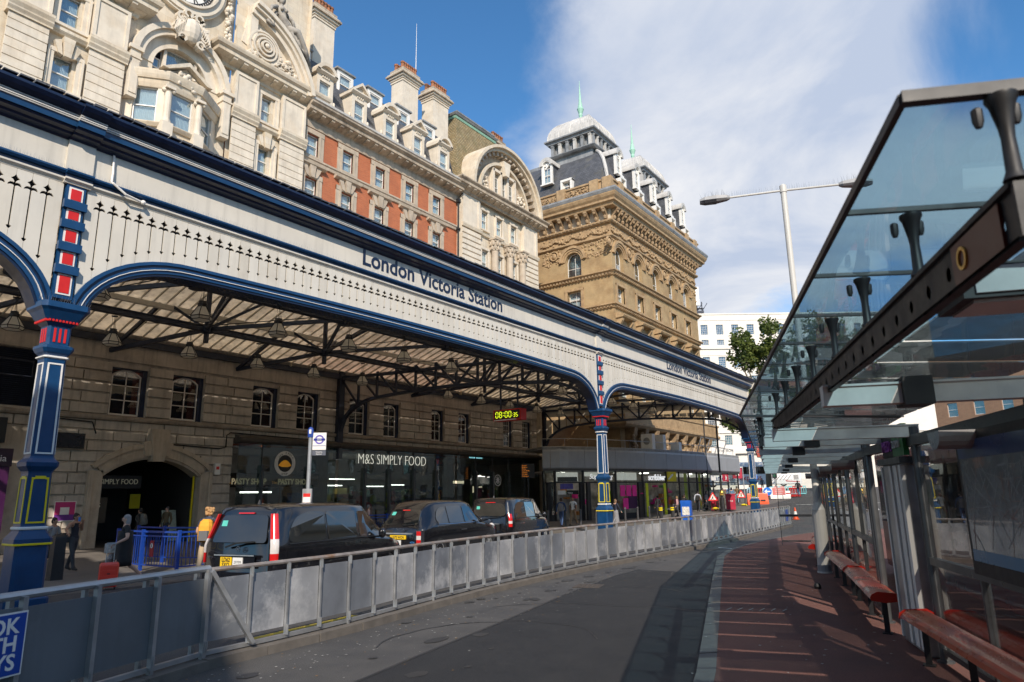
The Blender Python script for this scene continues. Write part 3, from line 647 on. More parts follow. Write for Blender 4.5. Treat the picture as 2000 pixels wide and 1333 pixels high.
# ---- arched end pavilion
w = F(); ops = []
for y in (42.0, 44.05, 46.15):
    for z0, h in ((23.45, 1.55), (19.6, 2.0), (16.2, 1.9)): ops.append((y-.42, y+.42, z0, z0+h))
w.wall(38.75, 49.6, 9.3, 26, ops, .18, .3, 0, 1); w.box(38.74, 38.8, -3, .5, 9.3, 26); w.box(49.55, 49.6, -6, .5, 0, 26); hob('end_pavilion_wall', w, [M_stone, M_room])
for y in (42.0, 44.05, 46.15):
    for z0, h in ((23.45, 1.55), (19.6, 2.0), (16.2, 1.9)):
        fwin(y, z0, .82, h-.02, .2); m = F(); m.box(y-.6, y-.42, .15, .3, z0-.1, z0+h+.12); m.box(y+.42, y+.6, .15, .3, z0-.1, z0+h+.12); m.box(y-.6, y+.6, .15, .33, z0+h+.02, z0+h+.22); m.box(y-.62, y+.62, .15, .36, z0-.2, z0-.06); hob('window_surround', m, M_stone2)
for a, b in ((38.85, 41.15), (47.35, 49.55)):
    z = 14.0
    while z < 22.6:
        m = F(); m.extr([(.1, z), (.5, z+.03), (.54, z+.06), (.54, z+.39), (.5, z+.42), (.1, z+.45)], a, b); hob('stone', m, M_stone2); z += .455
    m = F(); m.extr([(.1, 22.65), (.6, 22.7), (.66, 22.9), (.66, 23.0), (.1, 23.05)], a-.08, b+.08); hob('pier_capital', m, M_stone)
    m = F(); m.box(a+.05, b-.05, .1, .46, 23.05, 25.6); m.box(a+.05, a+.3, .46, .52, 23.1, 25.5); m.box(b-.3, b-.05, .46, .52, 23.1, 25.5); hob('pilaster', m, M_stone2)
m = F(); m.extr([(.1, 22.75), (.36, 22.8), (.42, 22.98), (.1, 23.05)], 41.15, 47.35); hob('string_course', m, M_stone)
for y in (43.0, 45.1, 47.0):
    m = MB(); X = XW+.55; m.lathe((X, y, 15.5), [(.4, 0), (.4, .2), (.33, .3), (.33, 2), (.29, 6.2), (.34, 6.25), (.30, 6.35), (.44, 7.15)], 14)
    m.box(X-.46, X+.46, y-.46, y+.46, 22.64, 22.76)
    for ring, (r, z) in enumerate(((.36, 21.95), (.42, 22.3))):
        for k in range(8): a = k*pi/4+ring*.4; m.ball((X+r*cos(a), y+r*sin(a), z), (.1, .1, .19), 6, 4)
    for a in range(4): m.ball((X+.42*cos(a*pi/2+pi/4), y+.42*sin(a*pi/2+pi/4), 22.55), .11, 6, 4)
    hob('column', m, M_stoneL)
cornice(38.7, 49.75, 25.55, .85, 'pavilion_cornice', .7, M_stoneC, .45, .95)
m = F(); m.arc(44.6, 26.5, 4.55, 4.8, 0, 180, -.2, .9, 30); m.arc(44.6, 26.5, 4.8, 5.05, 0, 180, -2.2, 1.15, 30); m.arc(44.6, 26.5, 3.4, 3.65, 0, 180, -.2, .55, 24)
hob('arch_pediment', m, M_stone)
for i in range(21):
    t = radians(8+i*8.2); m = F(); a, b = cos(t), sin(t)
    q = [(44.6+r*a-s*b*.14, 26.5+r*b+s*a*.14) for r, s in ((4.2, -1), (4.55, -1), (4.55, 1), (4.2, 1))]; m.poly(q, .1, .7); hob('modillion', m, M_stoneL)
w = F(); w.poly([(44.6+4.6*cos(pi*i/24), 26.5+4.6*sin(pi*i/24)) for i in range(25)], -.3, .12); hob('tympanum', w, M_stoneL)
m = F(); m.arc(44.6, 26.5, 4.9, 5.0, 0, 180, -3.5, .8, 30); hob('barrel_roof', m, M_lead)
for y, h in ((43.55, 1.9), (44.6, 2.4), (45.65, 1.9)):
    m = F(); m.box(y-.42, y+.42, .1, .135, 26.7, 26.7+h+.1, 0); hob('window_recess', m, M_room); window(HOT, .72, h, (XW+.2, y, 26.75), pi/2, 'sash')
for y in (43.03, 44.12, 45.08, 46.17):
    m = F(); m.box(y-.12, y+.12, .1, .5, 26.6, 29.3); hob('mullion', m, M_stone2)
m = F(); m.poly([(44.35, 29.0), (44.85, 29.0), (45.1, 30.3), (44.1, 30.3)], .1, .8); m.box(43.0, 46.2, .1, .5, 29.1, 29.35); hob('keystone', m, M_stone2)
for y in (41.9, 47.3): carving('carved_medallion', (y, 27.5), (.5, .8), 46, .08, .18, .1, .35, int(y))
M_tile = mat('brown roof tile', (.27, .20, .10), .85, var=.3, sc=3, brick=(.26, .2, (.09, .07, .04), (.33, .27, .16)), col2=(.12, .11, .05), c2pos=(.5, .75), bump=.4)
m = F(); y0, y1 = 38.8, 48.4; q0, q1 = 41.1, 46.6; zb, zt = 26.6, 34.3
b4 = [(y0, .0, zb), (y1, .0, zb), (y1, -8, zb), (y0, -8, zb), (q0, -2.2, zt), (q1, -2.2, zt), (q1, -6, zt), (q0, -6, zt)]
m.add(b4, [(0, 1, 5, 4), (1, 2, 6, 5), (2, 3, 7, 6), (3, 0, 4, 7), (4, 5, 6, 7)]); hob('pavilion_roof', m, M_tile)
m = MB(); m.sweep([(-.1, zt-.25), (.12, zt-.25), (.2, zt-.08), (.12, zt-.02), (-.1, zt)], [(XW-6, q0), (XW-2.2, q0), (XW-2.2, q1), (XW-6, q1)]); hob('copper_ridge', m, M_copper)
m = MB(); m.sweep([(-.3, zt), (.25, zt), (.34, zt+.16), (-.3, zt+.5)], [(XW-6, q0), (XW-2.2, q0), (XW-2.2, q1), (XW-6, q1)]); m.box(XW-6, XW-2, q0, q1, zt+.35, zt+.48); hob('lead_capping', m, M_lead)
m = F(); m.box(46.1, 46.95, -1.6, -.6, 29.6, 31.3); d = hob('dormer', m, M_white); obj('pane', F().box(46.25, 46.8, -.6, -.57, 29.85, 31.1), M_pane, d)
# rain pipe and party wall
m = MB(); m.tube([(XW+.25, 38.62, 16), (XW+.25, 38.62, 25.0), (XW+.7, 38.62, 25.3)], .07, 8); m.box(XW+.1, XW+.42, 38.5, 38.74, 24.6, 24.9); m.box(XW+.1, XW+.4, 38.52, 38.72, 22.3, 22.45); hob('rain_pipe', m, M_black)
m = F(); m.box(49.62, 50.5, -3, -.4, 0, 25.5); hob('party_wall', m, M_brickR)
m = F(); m.box(5, 49.6, -16, -7.6, 0, 27.0); hob('rear_block', m, M_brickR)
# bird spikes on the hood mouldings are left to the canopy
# ---- sculpture on the pediment (reclining figure)
def sculpture(loc):
    m = MB(); X, Y, Z = loc
    def T(p, r): m.tube([(X+a, Y+b, Z+c) for a, b, c in p], r, 9)
    T([(.1, .55, .25), (.15, .35, .55), (.12, .1, 1.0), (.12, .02, 1.45), (.12, .0, 1.7)], [.34, .36, .27, .34, .16])
    T([(.12, .0, 1.65), (.14, .0, 1.85)], [.12, .11]); m.ball((X+.16, Y, Z+2.06), (.19, .17, .25), 10, 8)
    for i in range(16): a = i*.39; m.ball((X+.10+.17*cos(a), Y+.19*sin(a), Z+2.14+.06*sin(i)), .09, 6, 4)
    T([(.2, .4, .35), (.45, 1.0, .35), (.35, 1.7, -.5), (.3, 2.1, -1.3)], [.3, .26, .2, .12]); T([(.1, .45, .2), (.25, 1.2, .0), (.2, 1.9, -.9), (.2, 2.3, -1.6)], [.3, .27, .2, .13])
    T([(.12, -.3, 1.5), (.3, -.75, 1.15), (.45, -.9, .75)], [.15, .12, .09]); T([(.1, .33, 1.5), (.25, .75, 1.05), (.4, .85, .5)], [.15, .12, .08])
    for s in (-1, 1): m.ball((X+.38, Y+.05+s*.15, Z+1.38), .12, 7, 5)
    random.seed(9)
    for i in range(26): t = rnd(0, 1); T([(.25+rnd(-.1, .2), .2+t*1.7, .5-t*1.4+rnd(-.15, .25)), (.3+rnd(-.1, .2), .6+t*1.7, -.1-t*1.2)], [rnd(.07, .13), rnd(.03, .07)])
    for i in range(12): t = rnd(0, 1); T([(.0, -.2-.5*t, 1.2-t), (.25, -.55-.4*t, .5-t*.4), (.3, -.5, -.1)], [.14, .12, .05])
    return m
sm = obj('statue', sculpture((XW+.6, 21.35, 29.4)).mesh('statue', [mat('weathered statue stone', (.34, .31, .27), .8, var=.3, sc=3, bump=.4, col2=(.12, .11, .10), c2pos=(.5, .7))], True), None, None, label='weathered stone figure reclining on the curved pediment beside the clock', cat='statue')
# ------------------------------------------------------------------ ground storey under the canopy
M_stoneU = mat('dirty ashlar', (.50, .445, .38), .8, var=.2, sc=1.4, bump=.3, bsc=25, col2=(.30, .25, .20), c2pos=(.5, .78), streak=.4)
WINS = [(14.43, 16.08), (17.28, 18.92), (21.72, 23.33), (24.62, 26.17), (28.49, 30.09), (31.41, 32.88), (36.03, 37.37), (38.98, 40.34), (44.6, 45.9), (47.3, 48.6)]
ARCH = (14.44, 19.01, -.2, 3.97)
w = F(); ops = [(a, b, 5.78, 8.0) for a, b in WINS]+[ARCH, (9.2, 11.5, 5.86, 8.25), (20.75, 49.4, -.2, 4.85)]
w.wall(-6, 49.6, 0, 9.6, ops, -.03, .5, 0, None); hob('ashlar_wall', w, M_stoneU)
random.seed(21)
def hidden(a, b, z0, z1): return any(p[0] < b-.02 and p[1] > a+.02 and p[2] < z1-.02 and p[3] > z0+.02 for p in ops)
rows = [(.85+.47*i, .85+.47*(i+1)) for i in range(10)]+[(5.78+.485*i, 5.78+.485*(i+1)) for i in range(5)]
for r, (z0, z1) in enumerate(rows):
    if z1 > 8.3: continue
    lo, hi = (12, 20.75) if z0 < 5 else (9, 49.4)
    cuts = [lo]+sorted({q for p in ops for q in p[:2] if p[2] < z1-.02 and p[3] > z0+.02 and lo < q < hi})+[hi]
    for a, b in zip(cuts[:-1], cuts[1:]):
        if hidden(a, b, z0, z1): continue
        n = max(1, round((b-a)/1.55)); sh = 0 if n == 1 else (.35 if r % 2 else -.2)*(b-a)/n
        xs = [a]+[a+(b-a)*k/n+sh*.5 for k in range(1, n)]+[b]
        for x0, x1 in zip(xs[:-1], xs[1:]):
            m = F(); o = .06+rnd(-.012, .012); g_ = .018
            m.add([(x0+g_, -.03, z0+g_), (x1-g_, -.03, z0+g_), (x1-g_, -.03, z1-g_), (x0+g_, -.03, z1-g_), (x0+.03, o, z0+.05), (x1-.03, o, z0+.05), (x1-.03, o, z1-.05), (x0+.03, o, z1-.05)], [(4, 5, 6, 7), (0, 1, 5, 4), (1, 2, 6, 5), (2, 3, 7, 6), (3, 0, 4, 7)])
            hob('stone', m, M_stoneU)
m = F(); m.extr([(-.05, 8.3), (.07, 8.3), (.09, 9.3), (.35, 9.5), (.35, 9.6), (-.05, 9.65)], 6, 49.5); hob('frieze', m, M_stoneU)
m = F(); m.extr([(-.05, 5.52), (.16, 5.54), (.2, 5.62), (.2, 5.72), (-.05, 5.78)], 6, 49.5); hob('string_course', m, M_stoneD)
hob('plinth', F().box(12, 13.85, -.05, .12, 0, .85), M_stoneD); hob('plinth', F().box(19.6, 20.75, -.05, .12, 0, .85), M_stoneD)
for i, (a, b) in enumerate(WINS):
    w_ = b-a-.02; st = 'archseg_g' if i < 8 else 'many'
    window(HOT, w_-.3, 2.12, (XW-.24, (a+b)/2-.06, 5.82), pi/2, st, curtain=(i in (4, 5)), pane=M_paneD)
    m = F(); m.box(b-.2, b, -.5, -.12, 5.78, 8.0); m.box(a, b-.2, -.5, -.12, 7.93, 8.0); m.box(a, a+.12, -.5, -.22, 5.78, 7.93); hob('window_reveal', m, M_navy)
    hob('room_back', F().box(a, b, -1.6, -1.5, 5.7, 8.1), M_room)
m = F()
for i in range(28): z = 5.9+i*.083; m.add([(8.6, -.06, z), (11.5, -.06, z), (11.5, .0, z+.06), (8.6, .0, z+.06)], [(0, 1, 2, 3)])
m.box(8.6, 11.5, -.3, -.28, 5.8, 8.3)
for a in (9.85, 11.25): m.box(a, a+.05, -.02, .03, 7.1, 7.75)
m.box(9.85, 11.3, -.02, .03, 7.72, 7.77); m.box(9.85, 11.3, -.02, .03, 7.08, 7.13); hob('louvre_vent', m, M_iron)
# archway: moulded surround, keystone, dim passage
ac, ar = 16.72, 3.6; zc = 3.97-ar
t_ = math.degrees(math.asin(2.29/ar)); t2 = math.degrees(math.asin(2.28/ar))
m = F(); m.arc(ac, zc, ar, ar+.5, 90-t_, 90+t_, -.05, .22, 16); m.arc(ac, zc, ar+.42, ar+.62, 90-t_-2, 90+t_+2, -.05, .30, 16); m.arc(ac, zc, ar-.1, ar+.1, 90-t_, 90+t_, -.6, .15, 16)
m.box(13.95, 14.44, -.05, .22, 0, 3.3); m.box(19.01, 19.5, -.05, .22, 0, 3.3); m.box(13.85, 14.02, -.05, .3, 0, 3.3); m.box(19.43, 19.6, -.05, .3, 0, 3.3); hob('arch_surround', m, M_stoneL)
m = F(); m.poly([(ac-.26, 3.75), (ac+.26, 3.75), (ac+.46, 5.25), (ac-.46, 5.25)], -.05, .48); m.poly([(ac-.58, 4.0), (ac-.28, 4.0), (ac-.4, 4.7), (ac-.7, 4.6)], 0, .36); m.poly([(ac+.58, 4.0), (ac+.28, 4.0), (ac+.4, 4.7), (ac+.7, 4.6)], 0, .36); hob('keystone', m, M_stoneL)
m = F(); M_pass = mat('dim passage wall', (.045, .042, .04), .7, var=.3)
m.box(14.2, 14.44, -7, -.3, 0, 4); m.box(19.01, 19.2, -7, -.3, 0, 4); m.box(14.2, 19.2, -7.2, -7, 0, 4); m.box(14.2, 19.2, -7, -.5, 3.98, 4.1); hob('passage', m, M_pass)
M_lit = mat('lit sign letter', (.85, .85, .74), .5, emit=.55)
M_litdim = mat('dim lit letter', (.5, .47, .36), .5, emit=.10)
hob('passage_fascia', F().box(14.45, 17.0, -1.6, -1.5, 2.55, 3.15), M_black)
letters('M&S SIMPLY FOOD', FX(14.5, -1.48, 2.75), .34, M_litdim, HOT, pi/2, sx=.82)
hob('wall_plate', F().box(14.55, 15.6, -1.7, -1.66, 1.0, 2.15), mat('bronze panel', (.09, .07, .05), .4, .4)); letters('M&S', FX(14.75, -1.64, 1.7), .3, M_litdim, HOT, pi/2)
for y in (14.52, 18.9): hob('edge_strip', F().box(y-.035, y+.035, -.25, -.18, 0, 3.55), M_yellow)
hob('notice', F().box(17.25, 17.75, -3.0, -2.95, 1.6, 2.3), M_yellow)
m = F(); m.add([(18.0, -.9, .05), (18.7, -.9, .05), (18.7, -1.25, 1.5), (18.0, -1.25, 1.5), (18.0, -.94, .05), (18.7, -.94, .05), (18.7, -1.29, 1.5), (18.0, -1.29, 1.5)], [(0, 1, 2, 3), (4, 5, 6, 7), (0, 1, 5, 4), (1, 2, 6, 5), (2, 3, 7, 6), (3, 0, 4, 7)])
m.box(18.05, 18.1, -1.9, -1.25, 0, .1); m.box(18.6, 18.65, -1.9, -1.25, 0, .1)
tag(obj('menu_board', m, mat('menu board', (.32, .38, .33), .6, var=.35, sc=9)), 'pale green folding menu board standing inside the stone archway', 'sign')
# fixtures on the wall
m = F(); m.box(12.5, 13.55, .07, .2, 4.22, 4.86); m.box(12.55, 13.5, .2, .21, 4.27, 4.8, 1); m.box(12.9, 13.1, -.02, .08, 4.4, 4.6)
tag(obj('wall_screen', m, [M_black, mat('dark screen', (.012, .013, .02), .15)]), 'black switched off screen fixed to the stone wall left of the archway', 'screen')
m = F(); m.box(19.72, 20.0, .06, .25, 3.2, 3.75); m.box(19.78, 19.94, .25, .26, 3.45, 3.6, 1); tag(obj('alarm_box', m, [M_white, M_red]), 'small white alarm box on the pier right of the archway', 'alarm')
m = MB(); X = XW+.12; m.tube([(X, 17.2, 4.6), (X, 19.9, 4.5), (X, 20.3, 4.6), (X, 20.3, 5.2), (X, 20.5, 5.35), (X, 27, 5.25)], .035, 6); m.tube([(X, 12.5, 5.45), (X, 13.8, 5.4), (X, 14.0, 4.9)], .03, 6); hob('cable', m, M_rubber)
m = F(); m.box(12.72, 13.55, .07, .11, 1.18, 2.0); m.box(12.75, 13.52, .11, .115, 1.21, 1.97, 1); m.box(12.95, 13.3, .115, .118, 1.45, 1.75, 0)
m.box(12.75, 13.52, .114, .1165, 1.21, 1.45, 2)
nt_ = obj('poster', m, [M_white, mat('magenta print', (.50, .03, .16), .5, var=.2), mat('violet print', (.14, .03, .24), .5)]); tag(nt_, 'magenta framed notice on the stone wall behind the two women', 'poster')
hd = root('hoarding', (XW+1.5, 9, 0), 'purple hoarding with white lettering behind the first blue column', 'hoarding')
obj('panel', F().box(5, 10.66, .5, .9, 0, 3.35), mat('purple print', (.05, .006, .055), .5, var=.1), hd); obj('panel', F().box(5, 10.7, .45, .95, 3.36, 4.05), mat('dark plum print', (.028, .012, .03), .5), hd, label='dark plum header panel')
obj('fascia', F().box(5, 10.5, -.02, .5, 4.3, 5.3), M_black, hd)
M_lett = mat('white vinyl lettering', (.75, .73, .76), .6)
letters('Welcome to Victoria', FX(10.5, .97, 3.55), .36, M_lett, hd, pi/2, align='RIGHT'); letters('Victoria', FX(10.45, .92, 1.75), .8, M_lett, hd, pi/2, align='RIGHT'); letters('Victoria', FX(10.45, .92, .6), .38, M_lett, hd, pi/2, align='RIGHT')
obj('swirl', F().arc(10.0, 1.3, .10, .2, 0, 300, .9, .915, 14).arc(9.2, 2.2, 1.0, 1.02, -20, 120, .9, .91, 14), M_lett, hd)
# ------------------------------------------------------------------ glazed shopfronts
def shop(name, y0, y1, label, posts, cat='shopfront'):
    s = root(name, (XW, (y0+y1)/2, 0), label, cat)
    obj('interior', F().quad((y0, -5, 0), (y1, -5, 0), (y1, -5, 4.8), (y0, -5, 4.8)).box(y0, y1, -5, .2, 4.6, 4.7).quad((y0, -5, .03), (y1, -5, .03), (y1, .2, .03), (y0, .2, .03)).box(y0, y0+.05, -5, -.5, 0, 4.6), mat('shop interior', (.30, .28, .26), .7, var=.3), s)
    obj('fascia', F().extr([(-.3, 4.86), (.55, 4.86), (.62, 4.95), (.62, 5.1), (-.3, 5.4)], y0, y1), mat('sooty fascia', (.07, .06, .05), .7, var=.3, streak=.4), s)
    ys = [y0+.03]+posts+[y1-.03]
    for a, b in zip(ys[:-1], ys[1:]):
        obj('glass_panel', F().box(a+.05, b-.05, .34, .36, .12, 4.84), M_shopg, s)
    for p in posts:
        obj('mullion', F().box(p-.07, p+.07, .38, .56, 0, 3.72).poly([(p-.015, 3.7), (p+.015, 3.7), (p+.015, 4.85), (p-.015, 4.85)], .36, .44).box(p-.02, p+.02, .36, .9, 3.5, 3.56), M_darkalu, s)
    return s
M_shopg = glass('shop glass', (.62, .68, .66), .07)
M_strip = mat('ceiling strip light', (1, .96, .88), .5, emit=7.0)
s1 = shop('bakery_shopfront', 20.8, 27.4, 'dark glazed pasty shopfront with a round emblem, next to the archway', [22.27, 25.26])
s2 = shop('food_hall_shopfront', 27.45, 38.3, 'glazed food hall shopfront with pale capital letters along the top', [29.54, 31.63, 33.89, 36.1])
s3 = shop('coffee_shopfront', 38.35, 49.3, 'dark glazed coffee shopfront with round white emblem', [40.52, 42.6, 44.7, 46.9])
obj('sign_band', F().box(20.9, 27.3, -1.2, -1.1, 2.6, 3.35), mat('brown sign band', (.03, .018, .012), .5), s1)
M_gl = mat('cream sign letters', (.75, .62, .38), .5, emit=.25); M_or = mat('orange sign', (.85, .38, .03), .5, emit=.12)
for y in (21.1, 24.0):
    letters('The', FX(y, -1.08, 2.78), .24, M_or, s1, pi/2); letters('PASTY SHOP', FX(y+.42, -1.08, 2.76), .44, M_gl, s1, pi/2, sx=.86, bold=.01)
e = obj('roundel', F().arc(23.75, 3.85, .46, .68, 0, 360, .37, .39, 28), mat('white print', (.72, .7, .66), .6), s1)
obj('roundel_ring', F().arc(23.75, 3.85, 0, .46, 0, 360, .37, .385, 28), M_black, e)
obj('pasty_emblem', F().poly([(23.75-.42+.84*i/12, 3.74+.3*sin(pi*i/12)) for i in range(13)]+[(23.75+.2, 3.66), (23.75-.2, 3.66)], .386, .40), M_or, e)
for i, ch in enumerate('The PASTY'): t = radians(150-15*i); o = letters(ch, FX(23.75+.51*cos(t), .392, 3.85+.51*sin(t)), .16, M_black, e, pi/2, ext=.004)
letters('SHOP', FX(23.75, .392, 3.24), .16, M_black, e, pi/2, align='CENTER', ext=.004)
obj('counter', F().box(21, 27, -2.2, -1.4, 0, 1.2), mat('counter front', (.12, .1, .09), .5, var=.4, sc=5), s1)
m = F(); m.box(22.6, 24.6, -1.9, -1.85, 2.3, 2.38); m.box(26.4, 27.1, -1.9, -1.85, 2.2, 2.26); obj('strip_light', m, M_strip, s1)
obj('fridge', F().box(26.2, 27.2, -2.6, -1.6, 0, 2.3), mat('blue drinks fridge', (.05, .14, .35), .4, var=.4, sc=6), s1)
letters('M&S SIMPLY FOOD', FX(28.9, .46, 3.98), .92, M_lit, s2, pi/2, sx=.80, ext=.015, bold=-.022)
m = F()
for a, b, z in ((28, 30, 2.7), (31.9, 33.6, 2.65), (34.2, 35.6, 2.75), (29, 31, 3.1)): m.box(a, b, -2.2, -2.1, z, z+.05)
obj('strip_light', m, M_strip, s2)
M_veg = [mat('apple red', (.5, .04, .02), .4), mat('pear green', (.45, .5, .06), .4), mat('peach print', (.7, .35, .12), .5), mat('dark berry', (.05, .03, .05), .5)]
m = F(); random.seed(31)
for c_, y in enumerate((32.3, 32.75, 33.2, 33.65)):
    for k in range(6): m.ball((y, -.28, .3+.36*k+.1*(c_ % 2)), (.22, .1, .19), 8, 5, (1, 0, 3, 1)[c_])
for y, z, r, q in ((28.6, 1.5, .45, 2), (29.2, 1.1, .5, 1), (29.9, 1.7, .4, 0), (30.5, 1.2, .5, 0), (31.0, 1.8, .3, 1), (28.2, .8, .5, 0), (29.9, .7, .5, 2)): m.ball((y, -.3, z), (r, .08, r), 12, 7, q)
obj('fruit_display', m, M_veg, s2)
m = F()
for i in range(90): y = rnd(27.8, 38); z = rnd(.2, 2.2); m.box(y, y+rnd(.1, .5), rnd(-4.5, -2), -1.9, z, z+rnd(.1, .4), random.randint(0, 3))
obj('shelf_goods', m, [mat('pack a', (.3, .28, .25), .6), mat('pack b', (.25, .06, .04), .6), mat('pack c', (.06, .12, .06), .6), mat('pack d', (.4, .35, .12), .6)], s2, kind='stuff')
m = F(); m.box(36.4, 37.5, -.2, -.16, 1.0, 2.6); m.box(36.6, 37.3, -.16, -.15, 1.7, 2.4, 1); obj('poster', m, [M_black, mat('dark red print', (.35, .03, .02), .5, var=.5, sc=12)], s2)
e = obj('emblem', F().arc(43.3, 3.1, .0, .42, 0, 360, .37, .385, 26), mat('dark green print', (.02, .06, .04), .5), s3)
m = F(); m.arc(43.3, 3.1, .38, .44, 0, 360, .385, .395, 26)
m.poly([(43.3+(.12 if k % 2 else .3)*cos(pi/2+k*pi/8), 3.14+(.12 if k % 2 else .3)*sin(pi/2+k*pi/8)) for k in range(16)], .386, .396); m.arc(43.3, 3.1, .2, .25, 200, 340, .386, .397, 12)
obj('emblem_mark', m, M_lett, e)
m = F(); m.box(41.0, 42.2, -2.2, -2.1, 2.9, 3.1); m.box(45.2, 45.6, -3, -2.95, 2.6, 2.7); m.box(43.9, 44.0, -2.6, -2.55, 2.2, 2.7); obj('strip_light', m, mat('soft shop light', (1, .8, .55), .5, emit=1.2), s3)
obj('poster', F().box(45.2, 45.9, .2, .23, .9, 2.0), mat('teal poster', (.12, .35, .36), .5, var=.5, sc=4), s3)
for i, wh in enumerate(('beside the first pane', 'behind the round emblem', 'nearest the far end pane')):
    m = MB(); Y = 40+3*i; m.lathe((XW-2, Y, 0), [(.25, .02), (.04, .05), (.04, .7), (.4, .72), (.4, .76)], 10); tag(obj('cafe_table', m, M_black), 'small round cafe table inside the coffee shop window, '+wh, 'table', 'cafe tables inside the coffee shop')
# ------------------------------------------------------------------ buff brick hotel at the corner
GX, GY = -27.45, 55.0
def FS(a, o, z): return (a, GY-o, z)
def FL(a, o, z): return (GX+o, a, z)
GV = root('corner_hotel', (GX, GY, 0), 'buff brick corner hotel with slate mansard, arched windows, pale domes and green spires', 'hotel')
def gob(n, m, mm, **k): return obj(n, m, mm, GV, **k)
YE = 76.6
cs, cl = [-31.62], [56.55, 60.75, 65.0, 69.25, 73.4]
for fr, cc, a0, a1, side in ((FS, cs, -39.0, GX, 's'), (FL, cl, GY, YE, 'l')):
    ops = []
    for c in cc: ops += [(c-.86, c+.86, 22.45, 24.95), (c-.74, c+.74, 19.35, 21.0), (c-.74, c+.74, 15.2, 17.0), (c-.74, c+.74, 10.5, 12.9)]
    if side == 's': ops += [(-37.5, -36, 22.45, 24.9), (-37.5, -36, 19.35, 21)]
    w = MB(fr); w.wall(a0, a1, 0, 28.4, ops, 0, .5, 0, 1)
    for c in cc: w.spandrel(c, 24.09, .86, 24.95, -.02, -.4)
    gob('wall', w, [M_brickY, M_room])
    for c in cc:
        rot = 0 if side == 's' else pi/2
        dd = .4
        p = fr(c, -dd, 0)
        window(GV, 1.68, 2.44, (p[0], p[1], 22.48), rot, 'archround_m'); window(GV, 1.46, 1.62, (p[0], p[1], 19.37), rot, 'sash_m'); window(GV, 1.46, 1.78, (p[0], p[1], 15.2), rot, 'sash_m'); window(GV, 1.46, 2.38, (p[0], p[1], 10.5), rot, 'sash_m')
        m = MB(fr); m.arc(c, 24.09, .86, 1.05, 0, 180, -.1, .06, 16); m.arc(c, 24.09, 1.05, 1.25, 0, 180, -.1, .14, 16); m.arc(c, 24.09, 1.25, 1.5, 0, 180, -.1, .24, 16); gob('archivolt', m, M_terra)
        m = MB(fr)
        for sg in (-1, 1): x0, x1 = sorted((c+sg*.74, c+sg*1.05)); m.box(x0, x1, -.1, .08, 19.2, 21.2)
        m.box(c-1.05, c+1.05, -.1, .1, 21.02, 21.25); m.box(c-.9, c+.9, -.1, .2, 19.2, 19.34); gob('window_surround', m, M_terra)
        m = MB(fr); m.arc(c-2.1, 25.0, .40, .5, 0, 360, .0, .2, 14); m.ball((c-2.1, .08, 25.0), (.24, .16, .3), 8, 6); gob('medallion', m, M_terra)
        m = MB(fr)      # hood on brackets over the lower windows
        if side == 'l':
            m.extr([(0, 17.75), (.75, 17.8), (.85, 17.95), (.85, 18.05), (.1, 18.3), (0, 18.3)], c-1.35, c+1.35)
            for sg in (-1, 1): m.extr([(0, 16.9), (.2, 16.95), (.6, 17.5), (.65, 17.76), (0, 17.76)], c+sg*1.05-.16, c+sg*1.05+.16)
            m.box(c-1.1, c+1.1, -.05, .1, 17.0, 17.75); gob('window_hood', m, M_terra)
    # carved spandrels, impost band, frieze
    random.seed(17 if side == 's' else 18)
    m = MB(fr)
    n = 420 if side == 'l' else 230
    lo = a0 if side == 'l' else -35.2
    for i in range(n):
        a = rnd(lo+.1, a1-.1); z = rnd(24.05, 25.55)
        if any((a-c)**2+(z-24.09)**2 < 1.56**2 for c in cc): continue
        s = rnd(.06, .16); m.ball((a, rnd(.0, .06), z), (s, s*.7, s), 5, 3)
    obj('carved_spandrel', m, M_terra, GV, kind='stuff')
    m = MB(fr); L_ = a1-lo
    for i in range(int(L_/.11)):
        a = lo+.11*i; ph = (a % 2.1)/2.1; z = 26.55-.35*sin(pi*ph)
        s = rnd(.09, .17); m.ball((a, .12, z+rnd(-.08, .08)), (s, s*.8, s), 5, 3)
        if i % 2: s = rnd(.06, .13); m.ball((a, .08, rnd(26.05, 26.9)), (s, s*.7, s), 5, 3)
    obj('garland_frieze', m, M_terra, GV, kind='stuff')
def gband(nm, prof, mm, ends=True):
    m = MB(); m.sweep(prof, [(-39, GY), (GX, GY), (GX, YE), (GX-8, YE)], side=1); return gob(nm, m, mm)
gband('string_course', [(-.1, 21.85), (.1, 21.88), (.25, 22.15), (.42, 22.25), (.42, 22.36), (-.1, 22.42)], M_terra)
gband('string_course', [(-.1, 18.7), (.1, 18.72), (.22, 18.95), (.36, 19.02), (.36, 19.14), (-.1, 19.2)], M_terra)
gband('frieze_band', [(-.1, 25.6), (.1, 25.62), (.22, 25.72), (.22, 25.84), (.04, 25.95), (.04, 26.95), (.14, 27.02), (-.1, 27.1)], M_terra)
gband('egg_moulding', [(-.1, 27.0), (.22, 27.05), (.36, 27.2), (.36, 27.34), (-.1, 27.4)], M_terra)
gband('corona', [(-.1, 28.45), (.75, 28.5), (.85, 28.75), (1.05, 28.85), (1.05, 29.05), (1.2, 29.25), (1.3, 29.5), (1.3, 29.62), (-.1, 29.8)], M_terra)
gband('gutter', [(.6, 29.55), (1.32, 29.6), (1.42, 29.85), (1.36, 30.05), (.3, 30.2)], M_lead)
gband('parapet', [(.25, 30.1), (.62, 30.1), (.62, 30.3), (.5, 30.35), (.5, 31.2), (.62, 31.25), (.62, 31.42), (.25, 31.42)], M_terra)
gband('soffit_panel', [(-.1, 27.35), (.05, 27.35), (.05, 28.5), (-.1, 28.5)], mat('pale corbel panel', (.55, .47, .36), .8))
